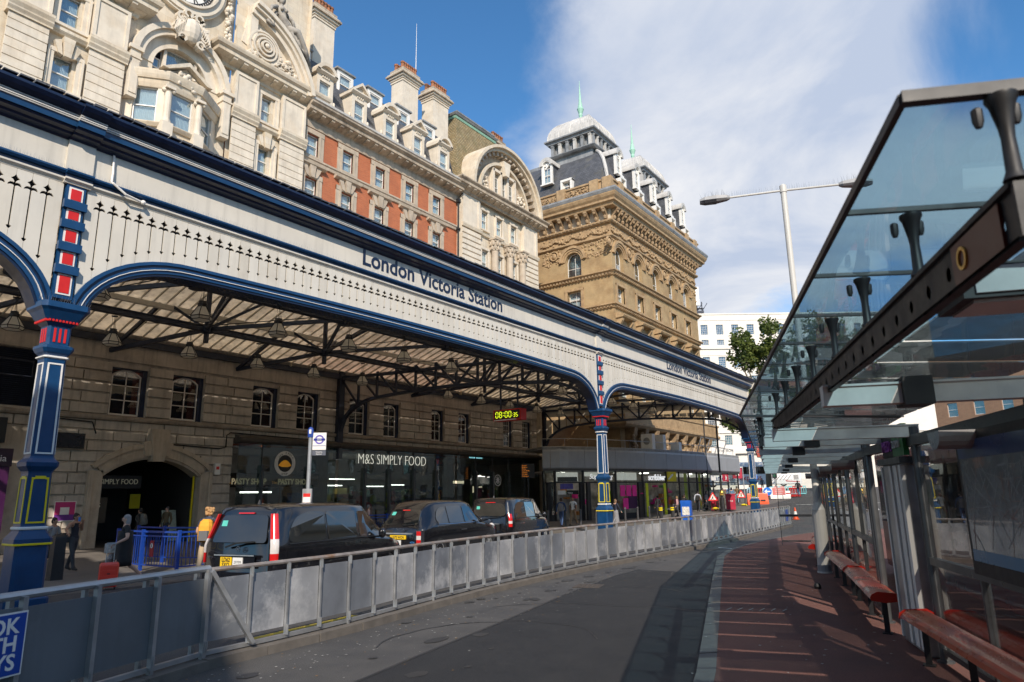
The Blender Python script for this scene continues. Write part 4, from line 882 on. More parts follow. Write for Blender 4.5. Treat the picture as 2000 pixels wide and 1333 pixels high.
def corbel(fr, a):
    m = MB(fr); m.extr([(.0, 27.4), (.26, 27.45), (.32, 27.8), (.62, 28.1), (.8, 28.3), (.8, 28.48), (0, 28.48)], a-.17, a+.17); m.ball((a, .34, 27.62), (.15, .14, .24), 6, 4); m.ball((a, .68, 28.12), (.16, .14, .15), 6, 4); gob('corbel', m, M_terraD)
for i in range(9): corbel(FS, GX-.35-i*.98)
for i in range(25): corbel(FL, GY+.35+i*.866)
m = MB()
for i in range(60): m.box(GX+.1, GX+.30, GY+.1+i*.36, GY+.25+i*.36, 21.93, 22.12); m.box(GX+.1, GX+.26, GY+.1+i*.36, GY+.25+i*.36, 18.78, 18.92)
for i in range(24): m.box(GX-.1-i*.36, GX-.25-i*.36, GY-.30, GY-.1, 21.93, 22.12); m.box(GX-.1-i*.36, GX-.25-i*.36, GY-.26, GY-.1, 18.78, 18.92)
for i in range(46): m.ball((GX+.3, GY+.2+i*.46, 27.2), (.1, .12, .14), 5, 3)
for i in range(20): m.ball((GX-.2-i*.42, GY-.3, 27.2), (.12, .1, .14), 5, 3)
obj('dentil', m, M_terraD, GV, kind='stuff')
m = MB(); random.seed(12)
for i in range(150): a = GX-.9-rnd(0, 7.5); m.arc(0, 0, .0, .01, 0, 1, 0, .01, 1) if False else m.ball((a, GY-.55, rnd(30.45, 31.1)), (rnd(.05, .14), .1, rnd(.05, .12)), 5, 3)
obj('parapet_tracery', m, M_terra, GV, kind='stuff')
for a in (GX+.2, GX-1.2, GX-4.9): gob('parapet_pier', MB().box(a-.5, a+.45, GY-.74, GY-.2, 30.2, 31.5), M_terra)
for y in (56.4, 60.7, 65, 69.2, 73.4, 76): gob('parapet_pier', MB().box(GX+.2, GX+.74, y-.4, y+.4, 30.2, 31.5), M_terra)
# curved mansard roof
prof = [(.1, 30.6), (-.1, 31.6), (-.35, 32.8), (-.8, 34.2), (-1.5, 35.4), (-2.4, 36.3), (-3.4, 36.6)]
m = MB(); pth = [(-40, GY), (GX, GY), (GX, YE), (GX-9, YE)]
n = len(prof)
for i, (px_, py_) in enumerate(pth): pass
m.sweep(prof+[(-6, 36.7), (-6, 30.6)], pth, side=1, caps=False); gob('mansard_roof', m, M_slate)
for cx_, cy_, sx_, sy_ in ((GX, GY, -1, 1), (GX, YE, -1, -1)):
    gob('hip_roll', MB().tube([(cx_+sx_*-o, cy_-sy_*-o*-1 if False else cy_+sy_*(-o)*-1*-1, z) for o, z in [(q[0], q[1]+.05) for q in prof]], .18, 8), M_leadL)
def gdorm(fr, a, rot, big=True):
    m = MB(fr)
    if big:
        m.box(a-.62, a-.42, -.3, -.02, 33.0, 35.2); m.box(a+.42, a+.62, -.3, -.02, 33.0, 35.2); m.box(a-.7, a+.7, -.3, .12, 32.9, 33.05); m.arc(a, 35.1, .42, .74, 0, 180, -.6, .1, 14); m.arc(a, 35.1, .0, .43, 0, 180, -.3, -.14, 10)
        m.box(a-.42, a-.36, -.2, -.1, 33.05, 35.1); m.box(a+.36, a+.42, -.2, -.1, 33.05, 35.1)
        d = gob('dormer', m, M_white); obj('dormer_roof', MB(fr).arc(a, 35.12, .5, .8, -5, 185, -1.9, .14, 14), M_leadL, d); obj('dormer_cheek', MB(fr).poly([(-.3, 33.0), (-.3, 35.3), (-2.0, 35.3), (-.7, 33.0)], a-.6, a-.45, ax='a').poly([(-.3, 33.0), (-.3, 35.3), (-2.0, 35.3), (-.7, 33.0)], a+.45, a+.6, ax='a'), M_slate, d)
        k = MB(fr); random.seed(int(a*10))
        for i in range(12): k.ball((a+rnd(-.3, .3), -.12, 34.85+rnd(-.05, .4)), (.1, .06, .1), 5, 3)
        obj('carving', k, M_white, d)
        p = fr(a, -.18, 33.05); f, pn, c = win_meshes(.74, 1.7, 'sash_m')
    else:
        m.box(a-.66, a-.44, -.5, .22, 31.5, 32.75); m.box(a+.44, a+.66, -.5, .22, 31.5, 32.75); m.box(a-.66, a+.66, -.5, .24, 32.55, 32.78); m.box(a-.44, a+.44, -1.2, .2, 31.4, 31.55)
        d = gob('dormer', m, M_white); p = fr(a, -.15, 31.55); f, pn, c = win_meshes(.88, 1.0, 'sash_m')
    for n_, q in (('sash', f), ('pane', pn), ('curtain', c)): obj(n_, q, None, d, loc=p, rot=rot)
gdorm(FS, -34.4, 0); gdorm(FS, -32.0, 0, False); gdorm(FS, -29.9, 0, False) if False else None
for c in cl: gdorm(FL, c+1.1, pi/2); gdorm(FL, c+1.4, pi/2, False)
def dome(x0, x1, y0, y1, zb, sc=1.0, spire=True):
    cx_, cy_ = (x0+x1)/2, (y0+y1)/2; hx, hy = (x1-x0)/2, (y1-y0)/2
    d = gob('lantern', MB().box(x0+.3, x1-.3, y0+.3, y1-.3, zb-2.0, zb-.2).sweep([(-.3, zb-.25), (.1, zb-.25), (.25, zb-.1), (.25, zb), (-.3, zb)], [(x0, y1), (x0, y0), (x1, y0), (x1, y1), (x0, y1)], side=1).box(x0+.5, x1-.5, y0+.5, y1-.5, zb, zb+1.6), M_lead)
    for ya, fr in ((y0, 's'), (x1, 'l'), (y1, 'n')):
        ln = 2*hx if fr != 'l' else 2*hy
        for i in range(6):
            t = (i+.5)/6*ln
            if fr == 's': q = (x0+t, y0+.25)
            elif fr == 'n': q = (x0+t, y1-.25)
            else: q = (x1-.25, y0+t)
            obj('baluster', MB().box(q[0]-.16, q[0]+.16, q[1]-.16, q[1]+.16, zb, zb+1.25).ball((q[0], q[1], zb+1.3), (.3, .3, .22), 6, 4), M_leadL if i % 2 else M_lead, d)
    obj('lantern_cornice', MB().sweep([(-.4, zb+1.4), (.05, zb+1.4), (.1, zb+1.6), (.32, zb+1.7), (.32, zb+1.85), (-.4, zb+1.95)], [(x0, y1), (x0, y0), (x1, y0), (x1, y1), (x0, y1)], side=1), M_lead, d)
    rings = []
    for i in range(9):
        t = i/8; k = 1-.10*t-.62*t**3 if t < 1 else .12; z = zb+1.9+2.15*(1-(1-t)**1.5)*.95
        th = t*pi/2*.95; k = cos(th)**.75; z = zb+1.9+2.5*sin(th)
        rings.append([(cx_+sx*hx*k*1.02, cy_+sy*hy*k*1.02, z) for sx, sy in ((-1, -1), (-.5, -1), (0, -1), (.5, -1), (1, -1), (1, -.5), (1, 0), (1, .5), (1, 1), (.5, 1), (0, 1), (-.5, 1), (-1, 1), (-1, .5), (-1, 0), (-1, -.5))])
    obj('dome_roof', MB().loft(rings), M_leadL, d)
    r = MB()
    for k in range(16): r.tube([rg[k] for rg in rings], .05, 4)
    for e in range(1, 5):
        for k in range(16):
            n_ = (k+1) % 16; r.tube([tuple(Vector(rg[k]).lerp(Vector(rg[n_]), e/5)) for rg in rings], .03, 3)
    obj('lead_roll', r, M_leadL, d)
    if spire:
        zt = rings[-1][0][2]-.1
        obj('spire', MB().lathe((cx_, cy_, zt), [(.1, 0), (.34, .15), (.36, .4), (.2, .68), (.16, .8), (.22, 1.0), (.2, 1.2), (.38, 1.75), (.3, 1.85), (.16, 2.6), (.07, 4.0), (.02, 5.2)], 10), M_copper, d)
dome(-35.0, -29.6, 56.4, 61.4, 36.6); dome(-34.2, -28.9, 67.0, 73.2, 36.3)
gob('roof_deck', MB().box(-42, GX-2.5, GY+2.5, YE-2, 30, 36.7), M_lead)
# carved first floor balcony above the kiosk
m = MB(); m.sweep([(-.1, 7.6), (1.0, 7.7), (1.2, 7.9), (1.2, 8.1), (1.05, 8.15), (1.05, 8.3), (-.1, 8.3)], [(-30, GY), (GX, GY), (GX, YE), (GX-5, YE)]); m.sweep([(.85, 8.3), (1.05, 8.3), (1.05, 9.1), (1.15, 9.15), (1.15, 9.3), (.8, 9.3)], [(-30, GY), (GX, GY), (GX, YE), (GX-5, YE)]); gob('balcony', m, M_terra)
for i in range(9):
    y = GY+1.2+i*2.4; m = MB(FL); m.extr([(0, 5.4), (.3, 5.5), (.4, 6.4), (.9, 7.2), (1.0, 7.7), (0, 7.7)], y-.3, y+.3)
    random.seed(i)
    for k in range(14): m.ball((y+rnd(-.4, .4), rnd(.15, .8), rnd(5.5, 7.3)), (rnd(.12, .28), rnd(.12, .25), rnd(.12, .3)), 6, 4)
    gob('balcony_bracket', m, M_terraD)
# ------------------------------------------------------------------ iron and glass canopy
XC = -16.2
def FC(a, o, z): return (XC+o, a, z)
CN = root('station_canopy', (XC, 30, 0), 'long cream and navy iron canopy lettered with the station name along its front', 'canopy')
def cob(n, m, mm, **k): return obj(n, m, mm, CN, **k)
COLY = [-18.6, 5.92, 30.35, 54.8]
YEND = 55.3
def arch_z(y):
    for a, b in zip(COLY[:-1], COLY[1:]):
        if a <= y <= b:
            ya, yb = a+.2, b-.2; d = min(y-ya, yb-y)
            if d <= 0: return 5.9
            q = 1-min(d, 2.6)/2.6
            return 5.9+1.72*max(0, 1-q**2.1)**.5+.22*sin(pi*min(1, max(0, (y-ya)/(yb-ya))))
    return 5.9
# pierced boards: every joint carries one cut out flower
def fleur_half(zt, zb, s):
    P_ = [(0, 0), (.014, -.035), (.03, -.06), (.062, -.088), (.03, -.108), (.016, -.13), (.010, -.165), (.03, -.16), (.062, -.165), (.088, -.20), (.094, -.235), (.066, -.218), (.036, -.212), (.010, -.225)]
    out = [(x*s, zt+z*1.15) for x, z in P_]
    if zb < zt-.36: out += [(.009*s, zb+.075), (.034*s, zb+.06), (.014*s, zb+.012), (0.0, zb)]
    else: out += [(.004, zt-.29)]
    return out
ZT = 8.94; SPB = .30
def board(y0, y1, cl, cr):
    g_ = .003; pts = [(y0+g_, ZT)]
    left = []; right = []
    zl, zr = max(arch_z(y0), arch_z(y0+.01)), max(arch_z(y1), arch_z(y1-.01))
    bl = arch_z(y0)+.02; br = arch_z(y1)+.02
    if cl: left = [(y0+g_+x, z) for x, z in fleur_half(8.76, min(8.34, arch_z(y0)+.28), 1.38)]
    if cr: right = [(y1-g_-x, z) for x, z in fleur_half(8.76, min(8.34, arch_z(y1)+.28), 1.38)]
    pts += left+[(y0+g_, bl)]
    for k in (1, 2, 3): pts.append((y0+(y1-y0)*k/4, arch_z(y0+(y1-y0)*k/4)+.02))
    pts += [(y1-g_, br)]+right[::-1]+[(y1-g_, ZT)]
    m = MB(FC); e = rnd(-.002, .002); m.poly(pts, -.015+e, .022+e); cob('board', m, random.choice((M_cream, M_cream, M_creamB, M_creamC)))
random.seed(8)
for a, b in ((COLY[0], COLY[1]), (COLY[1], COLY[2]), (COLY[2], COLY[3])):
    lo, hi = a+.24, b-.24
    n = round((hi-lo)/SPB); st = (hi-lo)/n
    for i in range(n):
        y = lo+i*st
        if y < 1.5 and a < 0: continue
        board(y, y+st, 1 <= i, i < n-1)
    m = MB(FC); yy = [max(lo, 1.4)+(hi-max(lo, 1.4))*i/40 for i in range(41)]
    if hi > 1.6: m.poly([(y, arch_z(y)+.03) for y in yy]+[(yy[-1], 9.0), (yy[0], 9.0)], -.30, -.27); cob('backing_plate', m, M_iron)  # dark sheet added behind the boards so the cut outs look black
    # curved blue edge moulding and rivetted soffit
    ys = [lo-.02+(hi-lo+.04)*(1-cos(pi*i/60))/2 for i in range(61)]
    for nm, (r0, r1, o0, o1), mm in (('arch_moulding', (-.02, .06, .0, .10), M_blue), ('arch_moulding', (-.085, -.02, .0, .06), M_navy), ('arch_moulding', (-.135, -.085, .0, .10), M_blue), ('arch_moulding', (-.15, -.135, .0, .115), M_white), ('arch_moulding', (-.23, -.15, -.02, .08), M_blue), ('arch_soffit', (-.29, -.23, -.42, .05), M_navy)):
        if a < 0: yy = [y for y in ys if y > 1.5]
        else: yy = ys
        rings = []
        for y in yy:
            z = arch_z(y); e = .01; s = (arch_z(min(y+e, hi))-arch_z(max(y-e, lo)))/(2*e); s = max(-6, min(6, s)); n_ = Vector((-s, 1)).normalized()
            rings.append([FC(y+n_.x*r, o, z+n_.y*r) for r, o in ((r0, o0), (r1, o0), (r1, o1), (r0, o1))])
        m = MB(); m.loft(rings); cob(nm, m, mm)
    m = MB(FC)
    for y in [lo+.1+.14*i for i in range(int((hi-lo)/.14))]:
        if y < 1.5: continue
        z = arch_z(y)-.29
        for o in (-.36, -.2, -.05): m.box(y-.014, y+.014, o-.014, o+.014, z-.014, z+.002)
    obj('rivet', m, M_blue, CN, kind='stuff')
# mouldings and frieze along the whole front, breaking forward over the columns
brk = [(y-.28, y+.28) for y in COLY[1:3]]
def band(nm, prof, mm, dz=0):
    segs = []; y = 1.0
    for a, b in brk: segs += [(y, a, 0), (a, b, .07)]; y = b
    segs.append((y, YEND, 0))
    for a, b, e in segs: m = MB(FC); m.extr([(o+e if o > -.05 else o, z) for o, z in prof], a, b); cob(nm, m, mm)
band('moulding', [(-.06, 8.9), (.03, 8.9), (.045, 8.94), (.10, 8.98), (.10, 9.02), (-.06, 9.02)], M_cream)
band('moulding', [(-.06, 9.02), (.07, 9.022), (.075, 9.09), (-.06, 9.1)], M_navy)
band('moulding', [(-.06, 9.10), (.12, 9.102), (.16, 9.15), (.16, 9.19), (-.06, 9.2)], M_blue)
band('frieze_panel', [(-.08, 9.2), (.03, 9.2), (.03, 9.93), (-.08, 9.93)], M_cream)
band('cornice', [(-.1, 9.93), (.05, 9.93), (.09, 9.97), (.20, 10.0), (.23, 10.05), (.34, 10.08), (.37, 10.12), (-.1, 10.13)], M_navy)
band('cornice', [(-.1, 10.13), (.40, 10.132), (.42, 10.26), (-.1, 10.262)], M_blue)
for i in range(3): band('gutter_fillet', [(-.1, 10.262+.042*i), (.45+.015*i, 10.264+.042*i), (.455+.015*i, 10.29+.042*i), (.40, 10.302+.042*i), (-.1, 10.303+.042*i)], M_leadL if i != 1 else M_white)
band('cornice', [(-.1, 10.39), (.50, 10.392), (.60, 10.46), (.66, 10.54), (.66, 10.6), (.55, 10.64), (-.1, 10.66)], M_navy)
m = MB(FC); m.box(YEND, YEND+.08, -1.6, .10, 8.0, 10.0); m.extr([(-1.6, 10.0), (.6, 10.0), (.6, 10.55), (-1.6, 11.4)], YEND, YEND+.1); cob('end_fascia', m, M_cream)
m = MB(FC); random.seed(2); y = 1.2
while y < YEND:
    m.box(y, y+.26, .3, .68+rnd(-.02, .02), 10.655, 10.68+rnd(0, .03)); y += .29
obj('roof_edge_slates', m, M_slate, CN, kind='stuff')
m = MB(FC); random.seed(4)
def spike(a, o, z, h): d = rnd(-.035, .035); e = rnd(-.02, .03); m.add([(a-.0035, o, z), (a+.0035, o, z), (a+d, o+e, z+h)], [(0, 1, 2)]); m.add([(a, o-.003, z), (a, o+.003, z), (a+d, o+e, z+h)], [(0, 1, 2)])
y = 1.5
while y < YEND: spike(y, .13, 9.195, .13); y += .032
obj('bird_spikes', m, M_steel, CN, kind='stuff')
m = MB(FC)
for y in (10.5, 13.2, 16.2, 19.4, 25.0): m.box(y-.003, y+.003, .03, .033, 9.2, 9.93)
obj('frieze_joint', m, M_leadL, CN, kind='stuff')
m = MB(FC); m.tube([(6.6, .08, 9.93), (6.62, .09, 9.5), (6.6, .12, 9.25), (6.62, .18, 9.2), (6.9, .21, 9.02), (7.3, .16, 8.98)], .028, 6); m.ball((7.33, .17, 8.98), .06, 8, 6); cob('service_pipe', m, M_white)
for y0, wd, h in ((14.38, 7.65, .80),):
    o = letters('London Victoria Station', FC(y0, .032, 9.40), .80, M_navy, CN, pi/2, ext=.015, bold=.012); o.scale = (wd/o.dimensions.x if o.dimensions.x else 1, 1, 1)
    o2 = letters('London Victoria Station', FC(39.1, .032, 9.40), .80, M_navy, CN, pi/2, ext=.015, bold=.012); o2.scale = o.scale
# pilasters over the columns and the columns themselves
for cy in COLY[1:]:
    pil = cob('pilaster', MB(FC).box(cy-.20, cy+.20, -.05, .07, 6.28, 8.9), M_blue)
    zs = [6.36, 6.92, 7.44, 7.96, 8.42, 8.84]
    for k in range(5):
        z0, z1 = zs[k]+(.09 if k else 0), zs[k+1]-(.09 if k < 4 else 0)
        obj('white_border', MB(FC).box(cy-.145, cy+.145, .07, .085, z0, z1), M_white, pil); obj('red_panel', MB(FC).box(cy-.105, cy+.105, .085, .095, z0+.04, z1-.04), M_red, pil)
        if k: obj('band', MB(FC).box(cy-.235, cy+.235, .05, .15, zs[k]-.095, zs[k]+.095), M_blue, pil)
    m = MB(FC)
    for i in range(24): spike_ = cy-.5+i*.042; d = rnd(-.05, .05); m.add([(spike_-.005, .3, 6.12), (spike_+.005, .3, 6.12), (spike_+d, .36, 6.12+rnd(.1, .2))], [(0, 1, 2)])
    obj('bird_spikes', m, M_steel, CN, kind='stuff')
def column(cy):
    c = (XC, cy, gz(cy))
    def sq(prof, ch=.16):    # chamfered square column section
        rings = []
        for hw, z in prof:
            k = hw*ch*1.2; rings.append([(XC+x, cy+y, z) for x, y in ((hw, -hw+k), (hw, hw-k), (hw-k, hw), (-hw+k, hw), (-hw, hw-k), (-hw, -hw+k), (-hw+k, -hw), (hw-k, -hw))])
        return MB().loft(rings)
    b = gz(cy)
    co = cob('column', sq([(.30, .1), (.30, 1.16), (.34, 1.2), (.34, 1.28), (.25, 1.42), (.235, 1.46), (.235, 1.52), (.225, 1.54), (.215, 2.56), (.225, 2.6), (.29, 2.7), (.30, 2.78), (.23, 2.86), (.215, 2.9), (.20, 4.84), (.21, 4.92), (.21, 5.0), (.26, 5.06), (.30, 5.14), (.30, 5.2), (.22, 5.24), (.225, 5.62), (.26, 5.66), (.33, 5.76), (.42, 5.92), (.47, 5.98), (.47, 6.1)]), M_blue)
    obj('base', sq([(.39, -.1), (.39, .14), (.36, .18), (.31, .24)]), M_blue, co)
    obj('base_line', sq([(.343, 1.16), (.346, 1.17), (.346, 1.195), (.343, 1.2)]), M_yellow, co); obj('white_ring', sq([(.25, 1.455), (.262, 1.47), (.262, 1.5), (.25, 1.515)]), M_white, co); obj('white_ring', sq([(.22, 4.93), (.245, 4.95), (.245, 4.975), (.22, 4.99)]), M_white, co)
    def frames(z0, z1, w0, w1, hw0, hw1, mm, nm, arched=False):
        for ax, sg in (('x', 1), ('y', -1), ('y', 1), ('x', -1)):
            m = MB()
            def pt(u, z, d=.012):
                t = (z-z0)/(z1-z0); hw = hw0+(hw1-hw0)*t+d
                return (XC+sg*hw, cy+u, z) if ax == 'x' else (XC+u, cy+sg*hw, z)
            def bar4(u0, u1, za, zb, ua=None, ub=None):
                ua = u0 if ua is None else ua; ub = u1 if ub is None else ub
                v = [pt(u0, za), pt(u1, za), pt(ub, zb), pt(ua, zb)]; v2 = [pt(u0, za, -.02), pt(u1, za, -.02), pt(ub, zb, -.02), pt(ua, zb, -.02)]
                m.add(v+v2, [(0, 1, 2, 3), (0, 4, 5, 1), (1, 5, 6, 2), (2, 6, 7, 3), (3, 7, 4, 0)])
            t_ = .032
            bar4(-w0, -w0+t_, z0, z1, -w1, -w1+t_); bar4(w0-t_, w0, z0, z1, w1-t_, w1); bar4(-w0+t_, w0-t_, z0, z0+t_)
            if arched: bar4(-w1, -w1+.06, z1-.01, z1+.03); bar4(w1-.06, w1, z1-.01, z1+.03); bar4(-w1+.06, w1-.06, z1, z1+.06)
            else: bar4(-w1+t_, w1-t_, z1-t_, z1)
            obj(nm, m, mm, co)
    frames(2.95, 4.84, .165, .145, .215, .20, M_white, 'white_trim'); frames(1.58, 2.45, .17, .155, .226, .216, M_yellow, 'yellow_trim', True)
    m = MB()
    for u in (-.1, 0, .1):
        for sg in (-1, 1): m.box(XC+sg*.222-.012, XC+sg*.222+.012, cy+u-.022, cy+u+.022, 5.28, 5.58); m.box(XC+u-.022, XC+u+.022, cy+sg*.222-.012, cy+sg*.222+.012, 5.28, 5.58)
    obj('red_flute', m, M_red, co, kind='stuff')
    m = MB()
    for i in range(9):
        u = -.26+.065*i
        for sg in (-1, 1): m.box(XC+sg*.30-.02, XC+sg*.30+.03, cy+u-.018, cy+u+.018, 5.70, 5.745); m.box(XC+u-.018, XC+u+.018, cy+sg*.30-.03, cy+sg*.30+.02, 5.70, 5.745)
    obj('red_dentil', m, M_red, co, kind='stuff')
    return co
for cy in COLY[1:]: column(cy)
# glass roof
M_rglass = mat('dirty roof glass', (.86, .79, .68), .45, var=.18, sc=1.6, trans=.62, streak=.3, col2=(.68, .59, .48), c2pos=(.5, .8), bump=.2, bsc=60)
M_bar = mat('cream glazing bar', (.60, .56, .48), .5, var=.15, sc=3)
RX = [(-32.6, 9.45), (-29.3, 10.55), (-26.2, 11.6), (-23.9, 12.35)]
st = .56; ny = int((YEND-2)/st); PM = []
for (x0, z0), (x1, z1) in zip(RX[:-1], RX[1:]):
    dx, dz = (x1-x0)/2-.02, (z1-z0)/2
    PM.append(MB().add([(-dx, -st/2+.004, -dz), (dx, -st/2+.004, dz), (dx, st/2-.004, dz), (-dx, st/2-.004, -dz), (-dx, -st/2+.004, -dz+.012), (dx, -st/2+.004, dz+.012), (dx, st/2-.004, dz+.012), (-dx, st/2-.004, -dz+.012)], [(3, 2, 1, 0), (4, 5, 6, 7), (0, 1, 5, 4), (1, 2, 6, 5), (2, 3, 7, 6), (3, 0, 4, 7)]).mesh('roof_pane', [M_rglass]))
for i in range(ny):
    y = 2+st*(i+.5)
    for k in range(3):
        (x0, z0), (x1, z1) = RX[k], RX[k+1]; obj('roof_pane', PM[k], None, CN, loc=((x0+x1)/2, y, (z0+z1)/2+rnd(-.006, .006)))
m = MB()
for i in range(ny+1):
    y = 2+st*i
    for (x0, z0), (x1, z1) in zip(RX[:-1], RX[1:]): m.bar((x0, y, z0-.03), (x1, y, z1-.03), .05, .10)
obj('glazing_bar', m, M_bar, CN, kind='stuff')
m = MB(); m.add([(-23.9, 1, 12.35), (-23.9, YEND, 12.35), (XC-.05, YEND, 10.4), (XC-.05, 1, 10.4), (-23.9, 1, 12.38), (-23.9, YEND, 12.38), (XC-.05, YEND, 10.43), (XC-.05, 1, 10.43)], [(3, 2, 1, 0), (4, 5, 6, 7), (0, 1, 5, 4), (1, 2, 6, 5), (2, 3, 7, 6), (3, 0, 4, 7)]); cob('street_side_glazing', m, M_rglass)
for x, z, h in ((-32.5, 9.35, .30), (-29.3, 10.42, .22), (-26.2, 11.46, .22), (-23.9, 12.2, .26)): cob('purlin', MB().box(x-.08, x+.08, 1, YEND, z-h, z), M_bar if x > -32 else M_iron)
# lattice girders
def girder(p, q, ztop, zlow, nb, mm=M_iron, nm='truss', t=.16):
    """girder from plan point p (wall) to q (column); zlow(t) gives the curved bottom chord"""
    m = MB(); P_ = [Vector(p).lerp(Vector(q), i/nb) for i in range(nb+1)]
    up = [(v.x, v.y, ztop(i/nb)) for i, v in enumerate(P_)]; dn = [(v.x, v.y, zlow(i/nb)) for i, v in enumerate(P_)]
    fine = [Vector(p).lerp(Vector(q), i/40) for i in range(41)]
    for i in range(40): m.bar((fine[i].x, fine[i].y, zlow(i/40)), (fine[i+1].x, fine[i+1].y, zlow((i+1)/40)), .26, t)
    m.bar(up[0], up[-1], .26, t)
    for i in range(nb+1): m.bar(dn[i], up[i], .12, .12)
    for i in range(nb):
        a, b = (dn[i], up[i+1]) if i >= nb/2 else (up[i], dn[i+1])
        m.bar(a, b, .09, .12)
    return cob(nm, m, mm)
def zl(t):
    d = min(t, 1-t); q = 1-min(d, .16)/.16
    return 5.7+1.75*max(0, 1-q**2)**.5+.55*sin(pi*t)
for cy, wy in ((5.92, 3.6), (30.35, 27.6), (54.8, 50.4)):
    girder((XW+.2, wy), (XC-.2, cy), lambda t: 9.1+.35*sin(pi*t), zl, 12)
    m = MB(); m.box(XW, XW+.35, wy-.2, wy+.2, 4.2, 9.5); cob('wall_post', m, M_iron)
    for sg in (-1, 1): pass
# pierced end screen beyond the last girder
m = MB()
for i in range(26):
    t0, t1 = i/26, (i+1)/26; a = Vector((XW+.3, 50.5)).lerp(Vector((XC-.2, 54.95)), t0); b = Vector((XW+.3, 50.5)).lerp(Vector((XC-.2, 54.95)), t1)
    z0, z1 = zl(t0)+.15, zl(t1)+.15
    g_ = (b-a)*.12
    m.quad((a.x, a.y, z0), (b.x-g_.x, b.y-g_.y, z1), (b.x-g_.x, b.y-g_.y, 8.3), (a.x, a.y, 8.3)); m.quad((a.x, a.y, 8.55), (b.x, b.y, 8.55), (b.x, b.y, 9.4), (a.x, a.y, 9.4))
cob('end_screen', m, M_bar)
# longitudinal ties and raking struts
for x, z in ((-27.5, 9.22), (-21.5, 9.1)):
    cob('tie_beam', MB().box(x-.09, x+.09, 1, YEND, z-.1, z+.1).box(x-.16, x+.16, 1, YEND, z+.08, z+.12).box(x-.16, x+.16, 1, YEND, z-.12, z-.08), M_iron)
nodes = [9.3, 15.8, 22.2, 35.5, 42.0, 48.0]
for i, y in enumerate(nodes):
    m = MB()
    m.bar((XW+.1, y-1.6, 8.7), (-27.5, y, 9.2), .14, .18); m.bar((XW+.1, y-1.6, 8.7), (-29.3, y-1.2, 10.4), .12, .16); m.bar((-27.5, y, 9.2), (-29.3, y-.6, 10.4), .1, .12)
    m.bar((-27.5, y, 9.2), (-26.2, y+.3, 11.3), .12, .14); m.bar((-27.5, y, 9.2), (-21.5, y+2.6, 9.2), .12, .16); m.bar((-21.5, y+2.6, 9.1), (-23.9, y+1.4, 12.0), .12, .14); m.bar((-21.5, y+2.6, 9.1), (-26.2, y+.6, 11.3), .1, .14)
    m.bar((-21.5, y+2.6, 9.1), (XC-.4, y+4.2, 8.6), .12, .16); m.bar((-21.5, y+2.6, 9.1), (XC-.4, y+.8, 9.3), .1, .14); m.bar((-27.5, y, 9.2), (-21.5, y-2.6, 9.1), .1, .14); m.bar((-27.5, y, 9.2), (-29.3, y+2.2, 10.4), .09, .12); m.bar((-27.5, y, 9.2), (-26.2, y+3, 11.3), .09, .12)
    m.bar((-27.5, y, 8.6), (-27.5, y, 11.0), .16, .16)
    m.lathe((-21.5, y+2.6, 8.95), [(.3, 0), (.3, .3)], 8); m.lathe((-27.5, y, 9.05), [(.28, 0), (.28, .3)], 8)
    cob('raking_strut', m, M_iron)
m = MB(); random.seed(6)
for i in range(9):
    y = 8+5.2*i; m.tube([(-27.3+rnd(-.3, .3), y, 9.0), (-25+rnd(-1, 1), y+1.5, 8.7+rnd(-.1, .2)), (-21.6, y+3+rnd(-1, 1), 8.95)], .02, 4)
cob('cable', m, M_rubber)
# hanging lanterns
M_lant = mat('milky lantern glass', (.85, .82, .74), .35, var=.1, sc=6, trans=.55)
def lantern_meshes():
    sh = MB(); fr = MB(); ch = MB()
    sh.lathe((0, 0, 0), [(.13, .46), (.35, .10), (.30, .0)], 6)
    for k in range(6):
        a = 2*pi*k/6
        fr.tube([(.135*cos(a), .135*sin(a), .47), (.355*cos(a), .355*sin(a), .10), (.302*cos(a), .302*sin(a), -.005)], .016, 4); b = 2*pi*(k+1)/6
        fr.tube([(.355*cos(a), .355*sin(a), .10), (.355*cos(b), .355*sin(b), .10)], .016, 4); fr.tube([(.302*cos(a), .302*sin(a), .0), (.302*cos(b), .302*sin(b), .0)], .014, 4)
    fr.lathe((0, 0, .44), [(.15, 0), (.16, .1), (.12, .16), (.13, .2), (.05, .22)], 8)
    for k in range(3):
        a = 2*pi*k/3; ch.tube([(.11*cos(a), .11*sin(a), .62), (.05*cos(a), .05*sin(a), .9), (.1*cos(a), .1*sin(a), 1.15), (.1*cos(a), .1*sin(a), 1.4)], .008, 4)
    ch.lathe((0, 0, 1.13), [(.12, 0), (.12, .03)], 6); ch.tube([(0, 0, .6), (0, 0, 1.4)], .01, 4)
    return sh.mesh('shade', [M_lant]), fr.mesh('lantern_frame', [M_black]), ch.mesh('chain', [M_black])
LM = lantern_meshes()
ORD = ['first', 'second', 'third', 'fourth', 'fifth', 'sixth', 'seventh', 'eighth', 'ninth', 'tenth', 'eleventh', 'twelfth']
LP = [(-21.0, y, 7.78) for y in (5.3, 8.6, 11.85, 14.8, 18.15, 21.3, 24.5, 34.6, 41.0, 44.3, 47.6)]+[(-27.5, y, 7.86) for y in (5.4, 8.7, 12.0, 15.1, 18.4, 21.6, 24.8, 31.8, 35.1, 38.3, 41.7, 45.0)]
for x, y, z in LP:
    row, k = ('street side', LP.index((x, y, z))) if x > -25 else ('wall side', LP.index((x, y, z))-11)
    o = root('pendant_lantern', (x, y, z), 'six sided milky lantern, %s along the %s row under the canopy roof' % (ORD[k], row), 'lantern', 'lanterns hanging under the canopy', rot=.3)
    for n_, me in zip(('shade', 'lantern_frame', 'chain'), LM): lobj(n_, me, None, o)
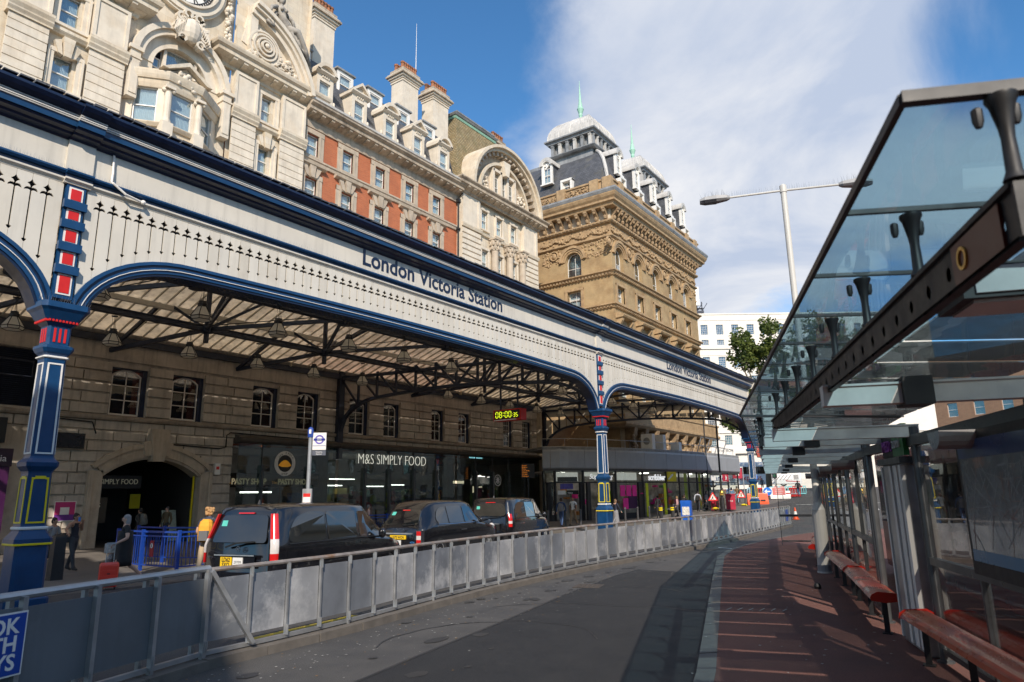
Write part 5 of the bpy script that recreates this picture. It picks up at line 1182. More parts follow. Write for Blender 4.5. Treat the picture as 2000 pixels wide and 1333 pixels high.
# digital clock hanging from the girder
dc = root('digital_clock', (-20.9, 29.0, 5.8), 'red framed digital clock showing 08:00 35 in yellow digits under the canopy', 'clock')
obj('case', MB().box(-21.78, -20.0, 28.85, 29.35, 5.78, 6.36), M_red, dc); obj('screen', MB().box(-21.7, -20.08, 28.83, 28.86, 5.87, 6.30), M_black, dc); obj('lower_strip', MB().box(-21.74, -20.3, 28.825, 28.856, 5.79, 5.84), M_white, dc)
M_dig = mat('yellow led digit', (.72, .85, .02), .5, emit=1.1)
SEG = {'0': 'abcdef', '8': 'abcdefg', '3': 'abgcd', '5': 'afgcd'}
def digit(mb, ch, x, z, w_, h_, t=.03):
    G = {'a': (0, h_, w_, h_), 'd': (0, 0, w_, 0), 'g': (0, h_/2, w_, h_/2), 'f': (0, h_/2, 0, h_), 'b': (w_, h_/2, w_, h_), 'e': (0, 0, 0, h_/2), 'c': (w_, 0, w_, h_/2)}
    for s in SEG[ch]:
        x0, z0, x1, z1 = G[s]; mb.box(x+min(x0, x1)-(t/2 if x0 == x1 else -t*.6), x+max(x0, x1)+(t/2 if x0 == x1 else -t*.6), 28.815, 28.832, z+min(z0, z1)-(t/2 if z0 == z1 else -t*.6), z+max(z0, z1)+(t/2 if z0 == z1 else -t*.6))
m = MB()
for ch, x in (('0', -21.6), ('8', -21.36), ('0', -21.0), ('0', -20.76)): digit(m, ch, x, 5.94, .15, .3, .035)
for z in (6.02, 6.16): m.box(-21.12, -21.08, 28.815, 28.832, z, z+.04)
for z in (6.0, 6.09): m.box(-20.53, -20.51, 28.815, 28.832, z, z+.02)
for ch, x in (('3', -20.46), ('5', -20.30)): digit(m, ch, x, 5.94, .1, .2, .026)
obj('digits', m, M_dig, dc); obj('hanger', MB().box(-21.5, -21.42, 29.05, 29.13, 6.36, 8.2).box(-20.4, -20.32, 29.05, 29.13, 6.36, 8.2), M_iron, dc)
# ------------------------------------------------------------------ curved grey shop pavilion under the far end of the canopy
KP = [(-28.6, 44.0), (-27.2, 44.9), (-25.6, 47.6), (-24.3, 51.2), (-23.3, 55.2), (-22.6, 59.6), (-22.2, 64.5), (-22.1, 70.5)]
KS = [0]
for a, b in zip(KP[:-1], KP[1:]): KS.append(KS[-1]+(Vector(b)-Vector(a)).length)
def kp(s, off=0.0):
    i = max(k for k in range(len(KS)-1) if KS[k] <= s+1e-6 or k == 0); a, b = Vector(KP[i]), Vector(KP[i+1]); d = (b-a).normalized(); p = a+d*(s-KS[i])
    return p.x+d.y*off, p.y-d.x*off, atan2(d.y, d.x)
KD = root('shop_pavilion', (-24.5, 52, 0), 'low grey curved shop pavilion with glazed shopfronts under the far canopy', 'shop')
M_kg = mat('grey fascia metal', (.34, .355, .38), .45, .2, var=.08, sc=1.5, streak=.1)
kj = [0, .6, 3.4, 6.4, 9.7, 12.6, 15.0, 17.4, 19.6, 22.0, 24.4, 28.2]
fp = [(-.5, 3.88), (.0, 3.88), (.04, 3.95), (.04, 5.15), (-.02, 5.35), (-.12, 5.47), (-.28, 5.55), (-.5, 5.57)]
for a, b in zip(kj[:-1], kj[1:]):
    n = 4; pth = [kp(a+.015+(b-a-.03)*i/n)[:2] for i in range(n+1)]; m = MB(); m.sweep(fp, pth); obj('fascia_panel', m, M_kg, KD)
pth = [kp(28.2*i/30)[:2] for i in range(31)]
m = MB(); m.sweep([(-.45, 3.7), (-.06, 3.7), (-.02, 3.88), (-.45, 3.88)], pth); obj('fascia_edge', m, M_darkalu, KD)
m = MB(); m.poly(pth+[(-30, 70.5), (-31.5, 46)], 5.3, 5.5, ax='z'); obj('roof', m, M_lead, KD)
m = MB(); m.poly([kp(28.2*i/30, -.3)[:2] for i in range(31)]+[(-30, 70.5), (-31.5, 46)], 3.62, 3.7, ax='z'); obj('ceiling', m, mat('shop ceiling', (.6, .58, .54), .6), KD)
m = MB(); m.sweep([(-.05, 0), (.0, 0), (.0, 3.7), (-.05, 3.7)], [kp(28.2*i/30, -3.2)[:2] for i in range(31)]); obj('rear_wall', m, mat('shop back wall', (.42, .38, .33), .7, var=.5, sc=2), KD)
M_kglass = glass('pavilion glass', (.74, .80, .76), .06)
ms = [0.05, .9, 3.35, 6.55, 9.65, 12.75, 14.8, 16.4, 17.9, 19.1, 21.3, 23.2, 25.2, 28.1]
for i, (a, b) in enumerate(zip(ms[:-1], ms[1:])):
    x0, y0, an = kp(a+.06, -.25); x1, y1, _ = kp(b-.06, -.25); g0 = gz(y0)
    for z0, z1 in ((max(.45, g0), 2.78), (2.88, 3.68)):
        if i in (1, 2, 4) and z0 < 2: continue
        m = MB(); m.add([(x0, y0, z0), (x1, y1, z0), (x1, y1, z1), (x0, y0, z1)], [(0, 1, 2, 3)]); obj('glass_panel', m, M_kglass, KD)
    if i not in (1, 2, 4): m = MB(); m.bar((x0, y0, .2), (x1, y1, .2), .1, .55); obj('plinth', m, M_black, KD)
    m = MB(); m.bar((x0, y0, 2.83), (x1, y1, 2.83), .1, .09); obj('transom', m, M_black, KD)
for s in ms:
    x, y, an = kp(s, -.25); m = MB(); wd = .10 if s > 13 else .2; m.bar((x, y, -.2), (x, y, 3.7), wd, .12); obj('mullion', m, M_black, KD)
for s, w_ in ((.5, .8), (3.15, .5), (3.75, .5), (6.2, .55), (9.2, .75)):
    x, y, an = kp(s, -.2); m = MB(); m.bar((x, y, -.1), (x, y, 2.8), w_, .16); o = obj('black_pier', m, M_black, KD)
M_pk = mat('hot pink print', (.90, .035, .32), .5, var=.1); M_lime = mat('lime green panel', (.62, .66, .02), .5, var=.06); M_vio = mat('purple print', (.17, .05, .30), .5, var=.3, sc=6)
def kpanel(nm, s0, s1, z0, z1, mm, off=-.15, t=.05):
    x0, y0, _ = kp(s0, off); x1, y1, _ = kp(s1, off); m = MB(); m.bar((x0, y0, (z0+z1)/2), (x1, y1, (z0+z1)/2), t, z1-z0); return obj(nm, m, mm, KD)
for s in (6.95, 7.6, 8.25): kpanel('pink_poster', s, s+.5, 1.75, 2.6, M_pk, -.2)
kpanel('pink_poster', 7.2, 7.75, .75, 1.6, M_pk, -.2); kpanel('purple_poster', 7.8, 8.75, .8, 1.85, M_vio, -.2)
M_cof = mat('self glowing shop coffer', (.85, .82, .76), .6, emit=.38); kpanel('white_board', 1.0, 3.1, 2.95, 3.6, M_cof, -.6); kpanel('white_board', 7.0, 9.3, 3.0, 3.6, M_cof, -.6); kpanel('white_board', 3.6, 6.3, 3.3, 3.62, M_cof, -.8); kpanel('white_board', 15, 23, 3.3, 3.62, M_cof, -1.2); kpanel('dark_sign', 1.1, 2.9, 2.9, 3.25, M_black, -.35)  # white boards glow by themselves, standing in for light from the shop lamps
kpanel('lime_post', 9.85, 10.15, .1, 2.75, M_lime, -.14); kpanel('lime_post', 12.2, 12.5, .1, 2.75, M_lime, -.14); ys_ = kpanel('yellow_sign', 12.72, 14.1, 2.9, 3.72, mat('sunflower sign', (.72, .55, .01), .5), -.1)
kpanel('lime_strip', 15.9, 16.3, .5, 3.6, M_lime, -.4); kpanel('lime_strip', 18.6, 18.9, .5, 3.6, M_lime, -.4); kpanel('red_sign', 23.6, 25.1, 2.95, 3.6, mat('deep red sign', (.45, .02, .05), .5), -.18); kpanel('white_notice', 19.9, 21.1, 3.0, 3.45, M_white, .12)
kpanel('green_poster', 5.0, 6.0, .8, 2.2, mat('green print', (.14, .42, .05), .5, var=.3, sc=4), -.3); kpanel('blue_sign', 1.3, 2.6, 2.35, 2.75, mat('blue violet sign', (.10, .08, .35), .5, var=.4, sc=4), -.5); kpanel('light_sign', 1.1, 1.9, 1.95, 2.25, M_white, -.4); kpanel('dark_sign', 2.0, 3.0, 1.95, 2.25, M_black, -.4)
M_litw = mat('white lit lettering', (.9, .9, .88), .5, emit=.6)
def kletters(s_, s, z, size, mm, off, **k):
    x, y, an = kp(s, off); return letters(s_, (x, y, z), size, mm, KD, an, **k)
kletters('Superdrug', 3.75, 3.1, .52, M_litw, .02, shear=.25, sx=.95); kletters('scribbler', 10.05, 3.0, .66, M_litw, .02, bold=.02, sx=.95); o = kletters('scribbler', 12.8, 3.0, .26, M_white, -.04, bold=.008); o.rotation_euler.y = -.5
kletters('scribbler', 12.36, .6, .2, M_white, -.08); kletters('MAX', 2.05, 1.98, .2, M_white, -.34); kletters('more', 9.0, 1.9, .2, M_pk, -.1)
x, y, an = kp(24.3, -.10); m = MB(); m.poly([(x_*.28, z_*.28) for x_, z_ in [(sin(2*pi*k/10)*(1 if k % 2 == 0 else .42), cos(2*pi*k/10)*(1 if k % 2 == 0 else .42)) for k in range(10)]], -.01, .01); obj('star', m, M_white, KD, loc=(x, y, 3.28), rot=(0, 0, an))
m = MB(); random.seed(44)
for i in range(70):
    s = rnd(1, 27); x, y, an = kp(s, -2.6-rnd(0, .4)); z = gz(y)+rnd(.2, 2.2); m.box(x-.15, x+.2, y-.2, y+.2, z, z+rnd(.15, .4), random.randint(0, 3))
obj('shelf_goods', m, [M_pk, mat('orange pack', (.5, .2, .05), .6), mat('cream pack', (.5, .47, .4), .6), mat('green pack', (.1, .3, .12), .6)], KD, kind='stuff')
m = MB()
for s in (2, 5, 8, 11.3, 15.5, 18.5, 21.5): x, y, an = kp(s, -1.4); m.box(x-.4, x+.4, y-.06, y+.06, 3.56, 3.62)
obj('strip_light', m, mat('bright shop light', (1, .96, .88), .5, emit=9.0), KD)
# plant on the pavilion roof
rl = root('roof_railing', (-25, 52, 5.5), 'thin grey pipe railing along the pavilion roof edge', 'railing')
m = MB(); q = [kp(28*i/14, -.5) for i in range(15)]; m.tube([(a, b, 6.15) for a, b, c in q], .025, 5); obj('rail', m, M_steel, rl)
for a, b, c in q: obj('railing_post', MB().tube([(a, b, 5.5), (a, b, 6.15)], .02, 5), M_steel, rl)
st_ = root('steel_frame', (-22.8, 64, 5.5), 'galvanised access frame with raking legs on the pavilion roof', 'frame')
for i in range(4): obj('leg', MB().bar((-22.9, 61.2+i*2.3, 5.5), (-22.5, 61.4+i*2.3, 6.9), .07, .07), M_steel, st_)
obj('rail', MB().bar((-22.5, 61.3, 6.9), (-22.5, 68.4, 6.9), .07, .07).bar((-22.7, 61.3, 6.2), (-22.7, 68.4, 6.2), .05, .05), M_steel, st_)
for (x, y, w_, lb) in ((-24.5, 54.2, 1.0, 'white air conditioner with a round fan grille on the pavilion roof'), (-24.2, 55.9, .9, 'greyer air conditioner right of the fan unit on the pavilion roof'), (-23.6, 58.0, .8, 'small low white air conditioner farthest along the pavilion roof')):
    a = root('air_conditioner', (x, y, 5.5), lb, 'air conditioner', 'air conditioners on the pavilion roof'); h = 1.35 if w_ > .85 else .8
    lobj('housing', MB().box(-w_/2, w_/2, -.3, .3, .1, h).box(-w_/2, -w_/2+.1, -.3, .3, 0, .1).box(w_/2-.1, w_/2, -.3, .3, 0, .1), mat('ac casing', (.80, .79, .76), .5, var=.1), a)
    m = MB(); m.arc(0, h*.55, .0, .3, 0, 360, -.325, -.3, 16); lobj('fan_grille', m, mat('ac grille', (.3, .3, .29), .5) if w_ > .95 else mat('ac casing', (.80, .79, .76), .5), a)
# departure display by the wall
db = root('information_display', (-29.4, 43.2, 0), 'dark departure display with orange text on a pole beside the pavilion', 'display', rot=.5)
lobj('pole', MB().tube([(0, .05, 0), (0, .05, 4.2)], .06, 8), M_black, db); lobj('case', MB().box(-.5, .5, -.1, .1, 3.2, 4.25), M_black, db)
for i in range(7): lobj('text_row', text(('Victoria', 'Brighton', 'Dover', 'Hove 08:06', 'Ashford', 'On time', 'Orpington')[i], .12, .004).copy(), None, db, loc=(-.44, -.11, 4.08-i*.13), rot=(pi/2, 0, 0)).data.materials.append(mat('amber led', (.9, .28, .03), .5, emit=.5))
# ------------------------------------------------------------------ distant pale office block and the tree in front of it
def block(name, label, p0, p1, H, depth, mm, z0, cols, rows, ww, wh, pitch, first, style='many', m2=None, sill=True, arched=None):
    p0, p1 = Vector(p0), Vector(p1); d = (p1-p0).normalized(); n = Vector((d.y, -d.x)); Ln = (p1-p0).length
    def fr(a, o, z): return (p0.x+d.x*a+n.x*o, p0.y+d.y*a+n.y*o, z)
    r = root(name, (p0.x, p0.y, z0), label, 'building'); ops = []
    for i in range(cols):
        for (zb, h) in rows: ops.append((first+pitch*i-ww/2, first+pitch*i+ww/2, zb, zb+h))
    w = MB(fr); w.wall(0, Ln, z0-1, H, ops, 0, .3, 0, None); w.add([(0, 0, H), (Ln, 0, H), (Ln, -depth, H), (0, -depth, H), (0, -depth, z0-1), (Ln, -depth, z0-1), (0, 0, z0-1), (Ln, 0, z0-1)], [(0, 1, 2, 3), (3, 2, 5, 4), (0, 3, 4, 6), (1, 7, 5, 2)])
    obj('wall', w, mm, r); rot = atan2(d.y, d.x)
    for a0, a1, zb, zt in ops:
        p = fr((a0+a1)/2, -.2, zb); window(r, ww-.02, zt-zb-.02, p, rot, style, curtain=style != 'many', pane=M_paneD)
    return r, fr, Ln
M_port = mat('pale office stone', (.74, .69, .62), .8, var=.08, sc=.5, col2=(.62, .55, .48), c2pos=(.55, .8))
R_, fr_, Ln_ = block('office_building', 'tall pale stone office block with small paned windows beyond the tree', (-63.4, 121.0), (-9.0, 160.6), 37.4, 14, M_port, 2.3, 17, [(33.2, 2.1), (31.0, 1.15), (26.4, 2.2), (22.4, 2.3), (18.4, 2.3), (14.4, 2.3), (10.6, 2.2)], 1.45, 2, 3.15, 2.0)
for z, h, o in ((30.2, .25, .25), (37.4, .3, .1), (36.2, .12, .08), (28.9, .1, .06), (9.2, .6, .6), (13.2, .2, .2)): obj('string_course', MB(fr_).box(0, Ln_, -.1, o, z, z+h), M_port, R_)
obj('room_back', MB(fr_).box(0, Ln_, -1.4, -1.3, 3, 36), M_room, R_)
mp = root('phone_mast', (-50.5, 131.5, 37.4), 'pair of white phone antennas in a steel frame on the office roof', 'antenna', rot=.6)
for x in (0, 3.4): lobj('antenna', MB().box(x-.5, x+.5, -.3, .3, 2.2, 6.2), M_white, mp)
m = MB(); m.box(-4, 4.6, -.6, .6, .5, 1.0); m.box(-4, 4.6, -.5, .5, 1.5, 1.6)
for x in (-3.5, -2, 0, 1.5, 3.4, 4.4): m.tube([(x, 0, 0), (x, 0, 3)], .12, 5); m.tube([(x, 0, 1), (x+1.2, .3, 2.8)], .07, 4)
lobj('frame', m, M_iron, mp)
# tree: trunk, limbs, leaf clumps
def tree(loc, H, R, seed, label, nl=9000, z0=.3):
    random.seed(seed); t = root('plane_tree', loc, label, 'tree'); m = MB(); tips = []
    m.tube([(0, 0, 0), (.1, .05, H*.2), (-.1, .1, H*.4), (.1, 0, H*.6), (0, 0, H*.85)], [.38, .32, .27, .18, .05], 8)
    for i in range(16):
        a = rnd(0, 6.28); zb = H*rnd(.22, .6); l = R*rnd(.6, 1.0)*(1-.4*(zb/H-.2)); e = (cos(a)*l, sin(a)*l, zb+H*rnd(.08, .3))
        m.tube([(0, 0, zb), (e[0]*.45, e[1]*.45, zb+(e[2]-zb)*.35), e], [.16, .1, .03], 5); tips.append(e); tips.append((e[0]*.6, e[1]*.6, e[2]+rnd(-.5, 1.5)))
    for i in range(10): a = rnd(0, 6.28); tips.append((cos(a)*R*rnd(0, .5), sin(a)*R*rnd(0, .5), H*rnd(.7, .98)))
    lobj('trunk', m, mat('plane bark', (.16, .13, .09), .9, var=.3, sc=3), t)
    cm = MB(); cl = []
    for e in tips:
        for k in range(3): cl.append((e[0]+random.gauss(0, 1)*R*.13, e[1]+random.gauss(0, 1)*R*.13, e[2]+random.gauss(0, 1)*H*.035, R*rnd(.10, .22)))
    V, Fc, Mi = cm.v, cm.f, cm.m
    for i in range(nl):
        c = random.choice(cl); v = Vector((random.gauss(0, 1), random.gauss(0, 1), random.gauss(0, .8))).normalized()*c[3]*rnd(.5, 1.1); p = Vector(c[:3])+v
        u = Vector((random.gauss(0, 1), random.gauss(0, 1), random.gauss(0, .6))).normalized(); w = u.cross(Vector((rnd(-1, 1), rnd(-1, 1), rnd(-1, 1)))).normalized(); s = rnd(.14, .3)
        o = len(V); V += [tuple(p-u*s), tuple(p+w*s*.6), tuple(p+u*s), tuple(p-w*s*.6)]; Fc.append((o, o+1, o+2, o+3)); Mi.append(random.choice((0, 0, 1, 2)))
    lobj('crown', cm, [mat('leaf a', (.11, .15, .03), .6, trans=.35), mat('leaf b', (.16, .19, .04), .6, trans=.35), mat('leaf c', (.07, .105, .025), .6, trans=.3)], t)
tree((-23.6, 86.0, 1.5), 20.5, 5.2, 3, 'large leafy plane tree at the street end before the pale office block', 14000)
tree((-15.5, 88, 1.6), 22, 6.0, 4, 'second leafy plane tree mostly behind the shelter roof', 12000)
# terraces across the street (behind and beside the camera): brick pair unseen, shaped to shade the stop; cream one shows in car windows
M_stucco = mat('cream stucco', (.66, .60, .48), .7, var=.1, sc=.6, streak=.15)
a_, fa, La = block('cream_terrace', 'cream stucco terrace with sash windows across the street behind the stop', (8.6, 114), (29, 4), 15.5, 10, M_stucco, 0, 32, [(1, 2.8), (5.4, 2.2), (8.8, 2.0), (12, 1.6)], 1.3, 2, 3.4, 2.2, 'sash')
obj('cornice', MB(fa).extr([(0, 14.4), (.6, 14.6), (.7, 15.0), (0, 15.2)], 0, La), M_stucco, a_); obj('string_course', MB(fa).box(0, La, -.05, .2, 4.5, 4.8), M_stucco, a_)
obj('room_back', MB(fa).box(0, La, -1.6, -1.5, 0, 15), M_room, a_)
_, fb, Lb = block('brick_terrace', 'dark brick terrace behind the bus stop pavement', (34, -28.6), (-2, -8.4), 18.0, 12, M_brickY, 0, 10, [(1, 2.6), (5.2, 2.2), (9, 2.0), (12.6, 1.8)], 1.4, 2, 3.9, 2.5, 'sash')
block('brick_terrace', 'lower pale brick wing added unseen beside the terrace to shade the forecourt', (-2.2, -8.9), (-12, -5.95), 16.0, 10, M_brickY, 0, 2, [(1, 2.6), (5.2, 2.2), (9, 2.0), (12.4, 1.8)], 1.4, 2, 3.9, 2.5, 'sash')  # unseen wing added to keep sun off the near forecourt
_, fc, Lc = block('corner_block', 'brown brick block at the far end of the street behind the shelters', (-7.5, 118), (22, 104), 21, 12, mat('brown brick', (.30, .17, .10), .85, var=.15, brick=(.24, .08, (.3, .22, .15), (.25, .13, .08))), 2.3, 8, [(3.5, 2.6), (8, 2.2), (12, 2.0), (16, 1.8)], 1.4, 2, 3.6, 2.4, 'sash')
obj('shop_band', MB(fc).box(0, Lc, -.05, .4, 5.9, 6.9), M_red, _)
# ------------------------------------------------------------------ bus shelters
M_roofg = glass('shelter roof glass', (.60, .75, .82), .04, .015, dirt=.08, dcol=(.40, .47, .50), wav=.25)
M_blockg = glass('sun blocking roof glass', (.50, .56, .58), .06, .02, dirt=.62, dcol=(.10, .115, .12), wav=.2)  # rear panes made dark to block sun; their gaps cast the pavement stripes
M_backg = glass('shelter back glass', (.72, .73, .73), .06, .005); M_clear = glass('clear end glass', (.93, .95, .95), .0, .005)
M_beam = mat('pale beam paint', (.66, .66, .63), .45, var=.12, sc=3, streak=.15)
M_edge = mat('dark edge profile', (.035, .036, .04), .5, var=.2)
def frame_fn(ox, oy, dx, dy):
    def f(s, o, z): return (ox+dx*s+dy*o, oy+dy*s-dx*o, z)
    return f
def shelter(name, label, org, dr, s0, s1, oe, op, beam, posts, cross, panes=True, zr=3.2, zg=.12, extra=None):
    fr = frame_fn(org[0], org[1], dr[0], dr[1]); fm = lambda: MB(fr)
    r = root(name, fr((s0+s1)/2, op, zg), label, 'bus shelter')
    ob = lambda n, m, mm, **k: obj(n, m, mm, r, **k)
    wd = op+.55-oe; n = round((s1-s0)/1.0); st = (s1-s0)/n
    for i in range(n):
        a, b = s0+st*i+.028, s0+st*(i+1)-.028; zt = lambda o: zr-.05*(o-oe)
        for u0, u1, mm in ((oe+.02, oe+.95, M_roofg), (oe+.96, oe+wd, M_blockg)):
            gp = .007 if mm is M_roofg else .045; a, b = s0+st*i+gp, s0+st*(i+1)-gp
            m = fm(); m.add([(a, u0, zt(u0)), (b, u0, zt(u0)), (b, u1, zt(u1)), (a, u1, zt(u1)), (a, u0, zt(u0)+.012), (b, u0, zt(u0)+.012), (b, u1, zt(u1)+.012), (a, u1, zt(u1)+.012)], [(3, 2, 1, 0), (4, 5, 6, 7), (0, 1, 5, 4), (1, 2, 6, 5), (2, 3, 7, 6), (3, 0, 4, 7)]); ob('roof_pane', m, mm)
    for i in range(1, n): a = s0+st*i; m = fm(); m.add([(a-.011, oe+.02, zr-.004), (a+.011, oe+.02, zr-.004), (a+.011, oe+.95, zr-.052), (a-.011, oe+.95, zr-.052), (a-.011, oe+.02, zr+.018), (a+.011, oe+.02, zr+.018), (a+.011, oe+.95, zr-.03), (a-.011, oe+.95, zr-.03)], [(3, 2, 1, 0), (4, 5, 6, 7), (0, 1, 5, 4), (1, 2, 6, 5), (2, 3, 7, 6), (3, 0, 4, 7)]); ob('joint_seal', m, M_black)
    m = fm(); m.box(s0, s1, oe-.006, oe+.016, zr-.014, zr+.022); ob('roof_edge', m, M_edge)
    for s in (s0, s1): m = fm(); m.add([(s-.02, oe, zr-.016), (s+.02, oe, zr-.016), (s+.02, oe+wd, zr-.05*wd-.016), (s-.02, oe+wd, zr-.05*wd-.016), (s-.02, oe, zr+.024), (s+.02, oe, zr+.024), (s+.02, oe+wd, zr-.05*wd+.024), (s-.02, oe+wd, zr-.05*wd+.024)], [(3, 2, 1, 0), (4, 5, 6, 7), (0, 1, 5, 4), (1, 2, 6, 5), (2, 3, 7, 6), (3, 0, 4, 7)]); ob('roof_edge', m, M_edge)
    # drilled longitudinal beam: flanges, holed web and spider brackets
    b0, b1, bo, bz = beam
    m = fm(); nb = int((b1-b0)/.24)
    for o in (bo-.008, bo+.008):
        for i in range(nb):
            a = b0+(b1-b0)*i/nb; b = b0+(b1-b0)*(i+1)/nb; c = (a+b)/2; tp = max(0, (a-(b1-1.6))/1.6); z0 = bz+.10*tp*tp; z1 = bz+.17; zc = (z0+z1)/2; rr = .026*(1-.5*tp)
            oc = [(c+rr*cos(radians(45*k+22.5)), zc+rr*1.15*sin(radians(45*k+22.5))) for k in range(8)]
            sq = [(b, zc), (b, z1), (c, z1), (a, z1), (a, zc), (a, z0), (c, z0), (b, z0)]
            v = [(x, o, z) for x, z in sq]+[(x, o, z) for x, z in oc]
            m.add(v, [(k, (k+1) % 8, 8+(k+1) % 8) for k in range(8)]+[(k, 8+(k+1) % 8, 8+k) for k in range(8)])
    for i in range(24):
        a = b0+(b1-b0)*i/24; b = b0+(b1-b0)*(i+1)/24
        f_ = lambda s: bz+.10*max(0, (s-(b1-1.6))/1.6)**2
        m.add([(a, bo-.020, f_(a)), (a, bo+.020, f_(a)), (b, bo+.020, f_(b)), (b, bo-.020, f_(b)), (a, bo-.020, f_(a)+.015), (a, bo+.020, f_(a)+.015), (b, bo+.020, f_(b)+.015), (b, bo-.020, f_(b)+.015)], [(3, 2, 1, 0), (4, 5, 6, 7), (0, 1, 5, 4), (2, 3, 7, 6)])
    m.box(b0, b1, bo-.024, bo+.024, bz+.17, bz+.19); m.box(b0-.02, b0, bo-.018, bo+.018, bz+.01, bz+.18); ob('drilled_beam', m, M_black)
    for i in range(n+1):
        s = s0+st*i
        if s < b0-.1 or s > b1: continue
        p = fr(s, bo, bz+.19); m = MB(); h = zr-.05*(bo-oe)-.02-p[2]; m.lathe(p, [(.034, 0), (.022, .03), (.019, h*.5), (.022, h*.62), (.036, h-.03), (.045, h-.012), (.045, h)], 14)
        for sg in (-1, 1): q = fr(s, bo-.02+sg*.05, bz+.22+h*.62); m.lathe(q, [(.010, -.02), (.016, 0), (.016, h*.14), (.010, h*.16)], 8)
        smooth_angle(ob('roof_bracket', m, M_black))
    for s in cross:
        ob('cross_beam', fm().box(s-.06, s+.06, bo-.05, op+.06, 2.60, 2.74).box(s-.075, s+.075, bo-.05, op+.06, 2.735, 2.75), M_beam)
        if cross.index(s) % 2 == 0: ob('loudspeaker', fm().box(s-.12, s+.12, op-1.05, op-.86, 2.58, 2.78), M_black)
    ob('header_beam', fm().box(s0, s1, op-.05, op+.05, 2.50, 2.62), M_darkalu)
    for s in [s0+1.6+3.2*i for i in range(int((s1-s0)/3.2))]:
        m = fm(); m.arc(s, 2.5, 0, .16, 180, 360, op-.42, op-.05, 10); ob('dome_light', m, mat('grey lens', (.30, .30, .31), .3))
    for s in posts:
        p = fr(s, op, 0); ob('post', MB().lathe((p[0], p[1], zg), [(.09, 0), (.09, .02), (.052, .03), (.052, 2.6)], 12), M_darkalu)
    ps = sorted(posts)
    for a, b in zip(ps[:-1], ps[1:]):
        if b-a < 1.3: continue
        k = 2; 
        for j in range(k):
            x0, x1 = a+.06+(b-a-.12)*j/k, a+.06+(b-a-.12)*(j+1)/k
            for z0, z1 in ((zg+.16, 1.16), (1.24, 2.5)): ob('back_pane', fm().box(x0+.02, x1-.02, op-.006, op+.006, z0, z1), M_backg)
            if j: ob('mullion', fm().box(x0-.02, x0+.02, op-.035, op+.035, zg+.1, 2.5), M_darkalu)
        ob('mid_rail', fm().box(a+.055, b-.055, op-.04, op+.04, 1.16, 1.24), M_alu if False else M_darkalu); ob('bottom_rail', fm().box(a+.055, b-.055, op-.03, op+.03, zg+.1, zg+.16), M_darkalu)
    return r, fr
d1 = (-.35, .937)
S1, f1 = shelter('bus_shelter', 'large glass roofed bus shelter with drilled black beam filling the right edge', (0, 0), d1, 2.2, 11.7, .70, 2.49, (2.2, 9.45, .97, 2.70), [3.0, 6.05, 9.1, 10.35, 11.55], [5.46, 9.15, 10.35])
d2 = Vector((-3.9, 14.3)).normalized()
S2, f2 = shelter('bus_shelter', 'second glass bus shelter with pale cross beams beyond the curve', (-3.41, 11.19), (d2.x, d2.y), .15, 15.0, 0.0, 1.8, (.2, 9.5, .27, 2.70), [.5, 3.6, 6.7, 9.8, 12.3, 14.8], [.9, 2.4, 4.2, 6.0, 7.8, 9.6, 11.4, 13.2, 14.6])
m = MB(f2); m.box(14.98, 15.02, .55, .57, .14, 2.6); m.box(14.98, 15.02, .57, 1.8, .25, .30); m.box(14.98, 15.02, .57, 1.8, 1.1, 1.18); obj('end_frame', m, M_darkalu, S2); obj('end_pane', MB(f2).box(14.99, 15.01, .57, 1.78, .3, 2.4), M_clear, S2)
# fittings of the near shelter: map case, white advertising unit, signs
mp = root('map_case', f1(6.2, 2.4, 1.8), 'dark framed route map case on the near shelter back glass', 'map')
obj('frame', MB(f1).box(5.0, 7.4, 2.36, 2.44, 1.24, 2.5), M_black, mp)
obj('map_sheet', MB(f1).box(5.08, 7.32, 2.352, 2.362, 1.36, 2.42), mat('street map print', (.20, .225, .23), .25, var=.15, sc=5, coat=.8), mp)
m = MB(f1); random.seed(61)
for i in range(70):
    s, z = rnd(5.1, 7.3), rnd(1.38, 2.4); a = random.choice((.2, 1.75, .9, 2.4))+rnd(-.25, .25)
    for k in range(5):
        s2, z2 = s+cos(a)*.16, z+sin(a)*.16
        if not (5.1 < s2 < 7.3 and 1.48 < z2 < 2.25): break
        w_ = random.choice((.003, .004, .008)); m.add([(s+sin(a)*w_, 2.3505, z-cos(a)*w_), (s2+sin(a)*w_, 2.3505, z2-cos(a)*w_), (s2-sin(a)*w_, 2.3505, z2+cos(a)*w_), (s-sin(a)*w_, 2.3505, z+cos(a)*w_)], [(0, 1, 2, 3)], random.choice((0, 0, 0, 1))); s, z = s2, z2; a += rnd(-.3, .3)
obj('map_lines', m, [mat('map street line', (.29, .31, .31), .4), mat('map route line', (.24, .16, .15), .4)], mp, kind='stuff')
obj('map_header', MB(f1).box(5.08, 7.32, 2.348, 2.353, 2.26, 2.42), mat('map blue', (.04, .07, .16), .3), mp); obj('map_footer', MB(f1).box(5.08, 7.32, 2.348, 2.353, 1.36, 1.46), mat('map pale blue', (.05, .17, .30), .3), mp)
un = root('advertising_unit', f1(9.75, 2.4, .12), 'tall white ribbed metal panel unit between the near shelter posts', 'panel')
obj('housing', MB(f1).box(9.24, 10.24, 2.38, 2.58, .14, 2.36), M_steel, un)
for s, w_ in ((9.3, .10), (9.5, .16), (9.74, .10), (9.9, .22), (10.14, .06)): obj('rib', MB(f1).box(s-w_/2, s+w_/2, 2.33, 2.385, .2, 2.28), M_white if w_ < .2 else M_alu, un)
obj('top_rail', MB(f1).box(9.2, 10.28, 2.32, 2.6, 2.3, 2.38), M_darkalu, un)
sg = root('route_sign', f1(9.75, 2.4, 2.4), 'black and green sign panels above the white ribbed unit', 'sign')
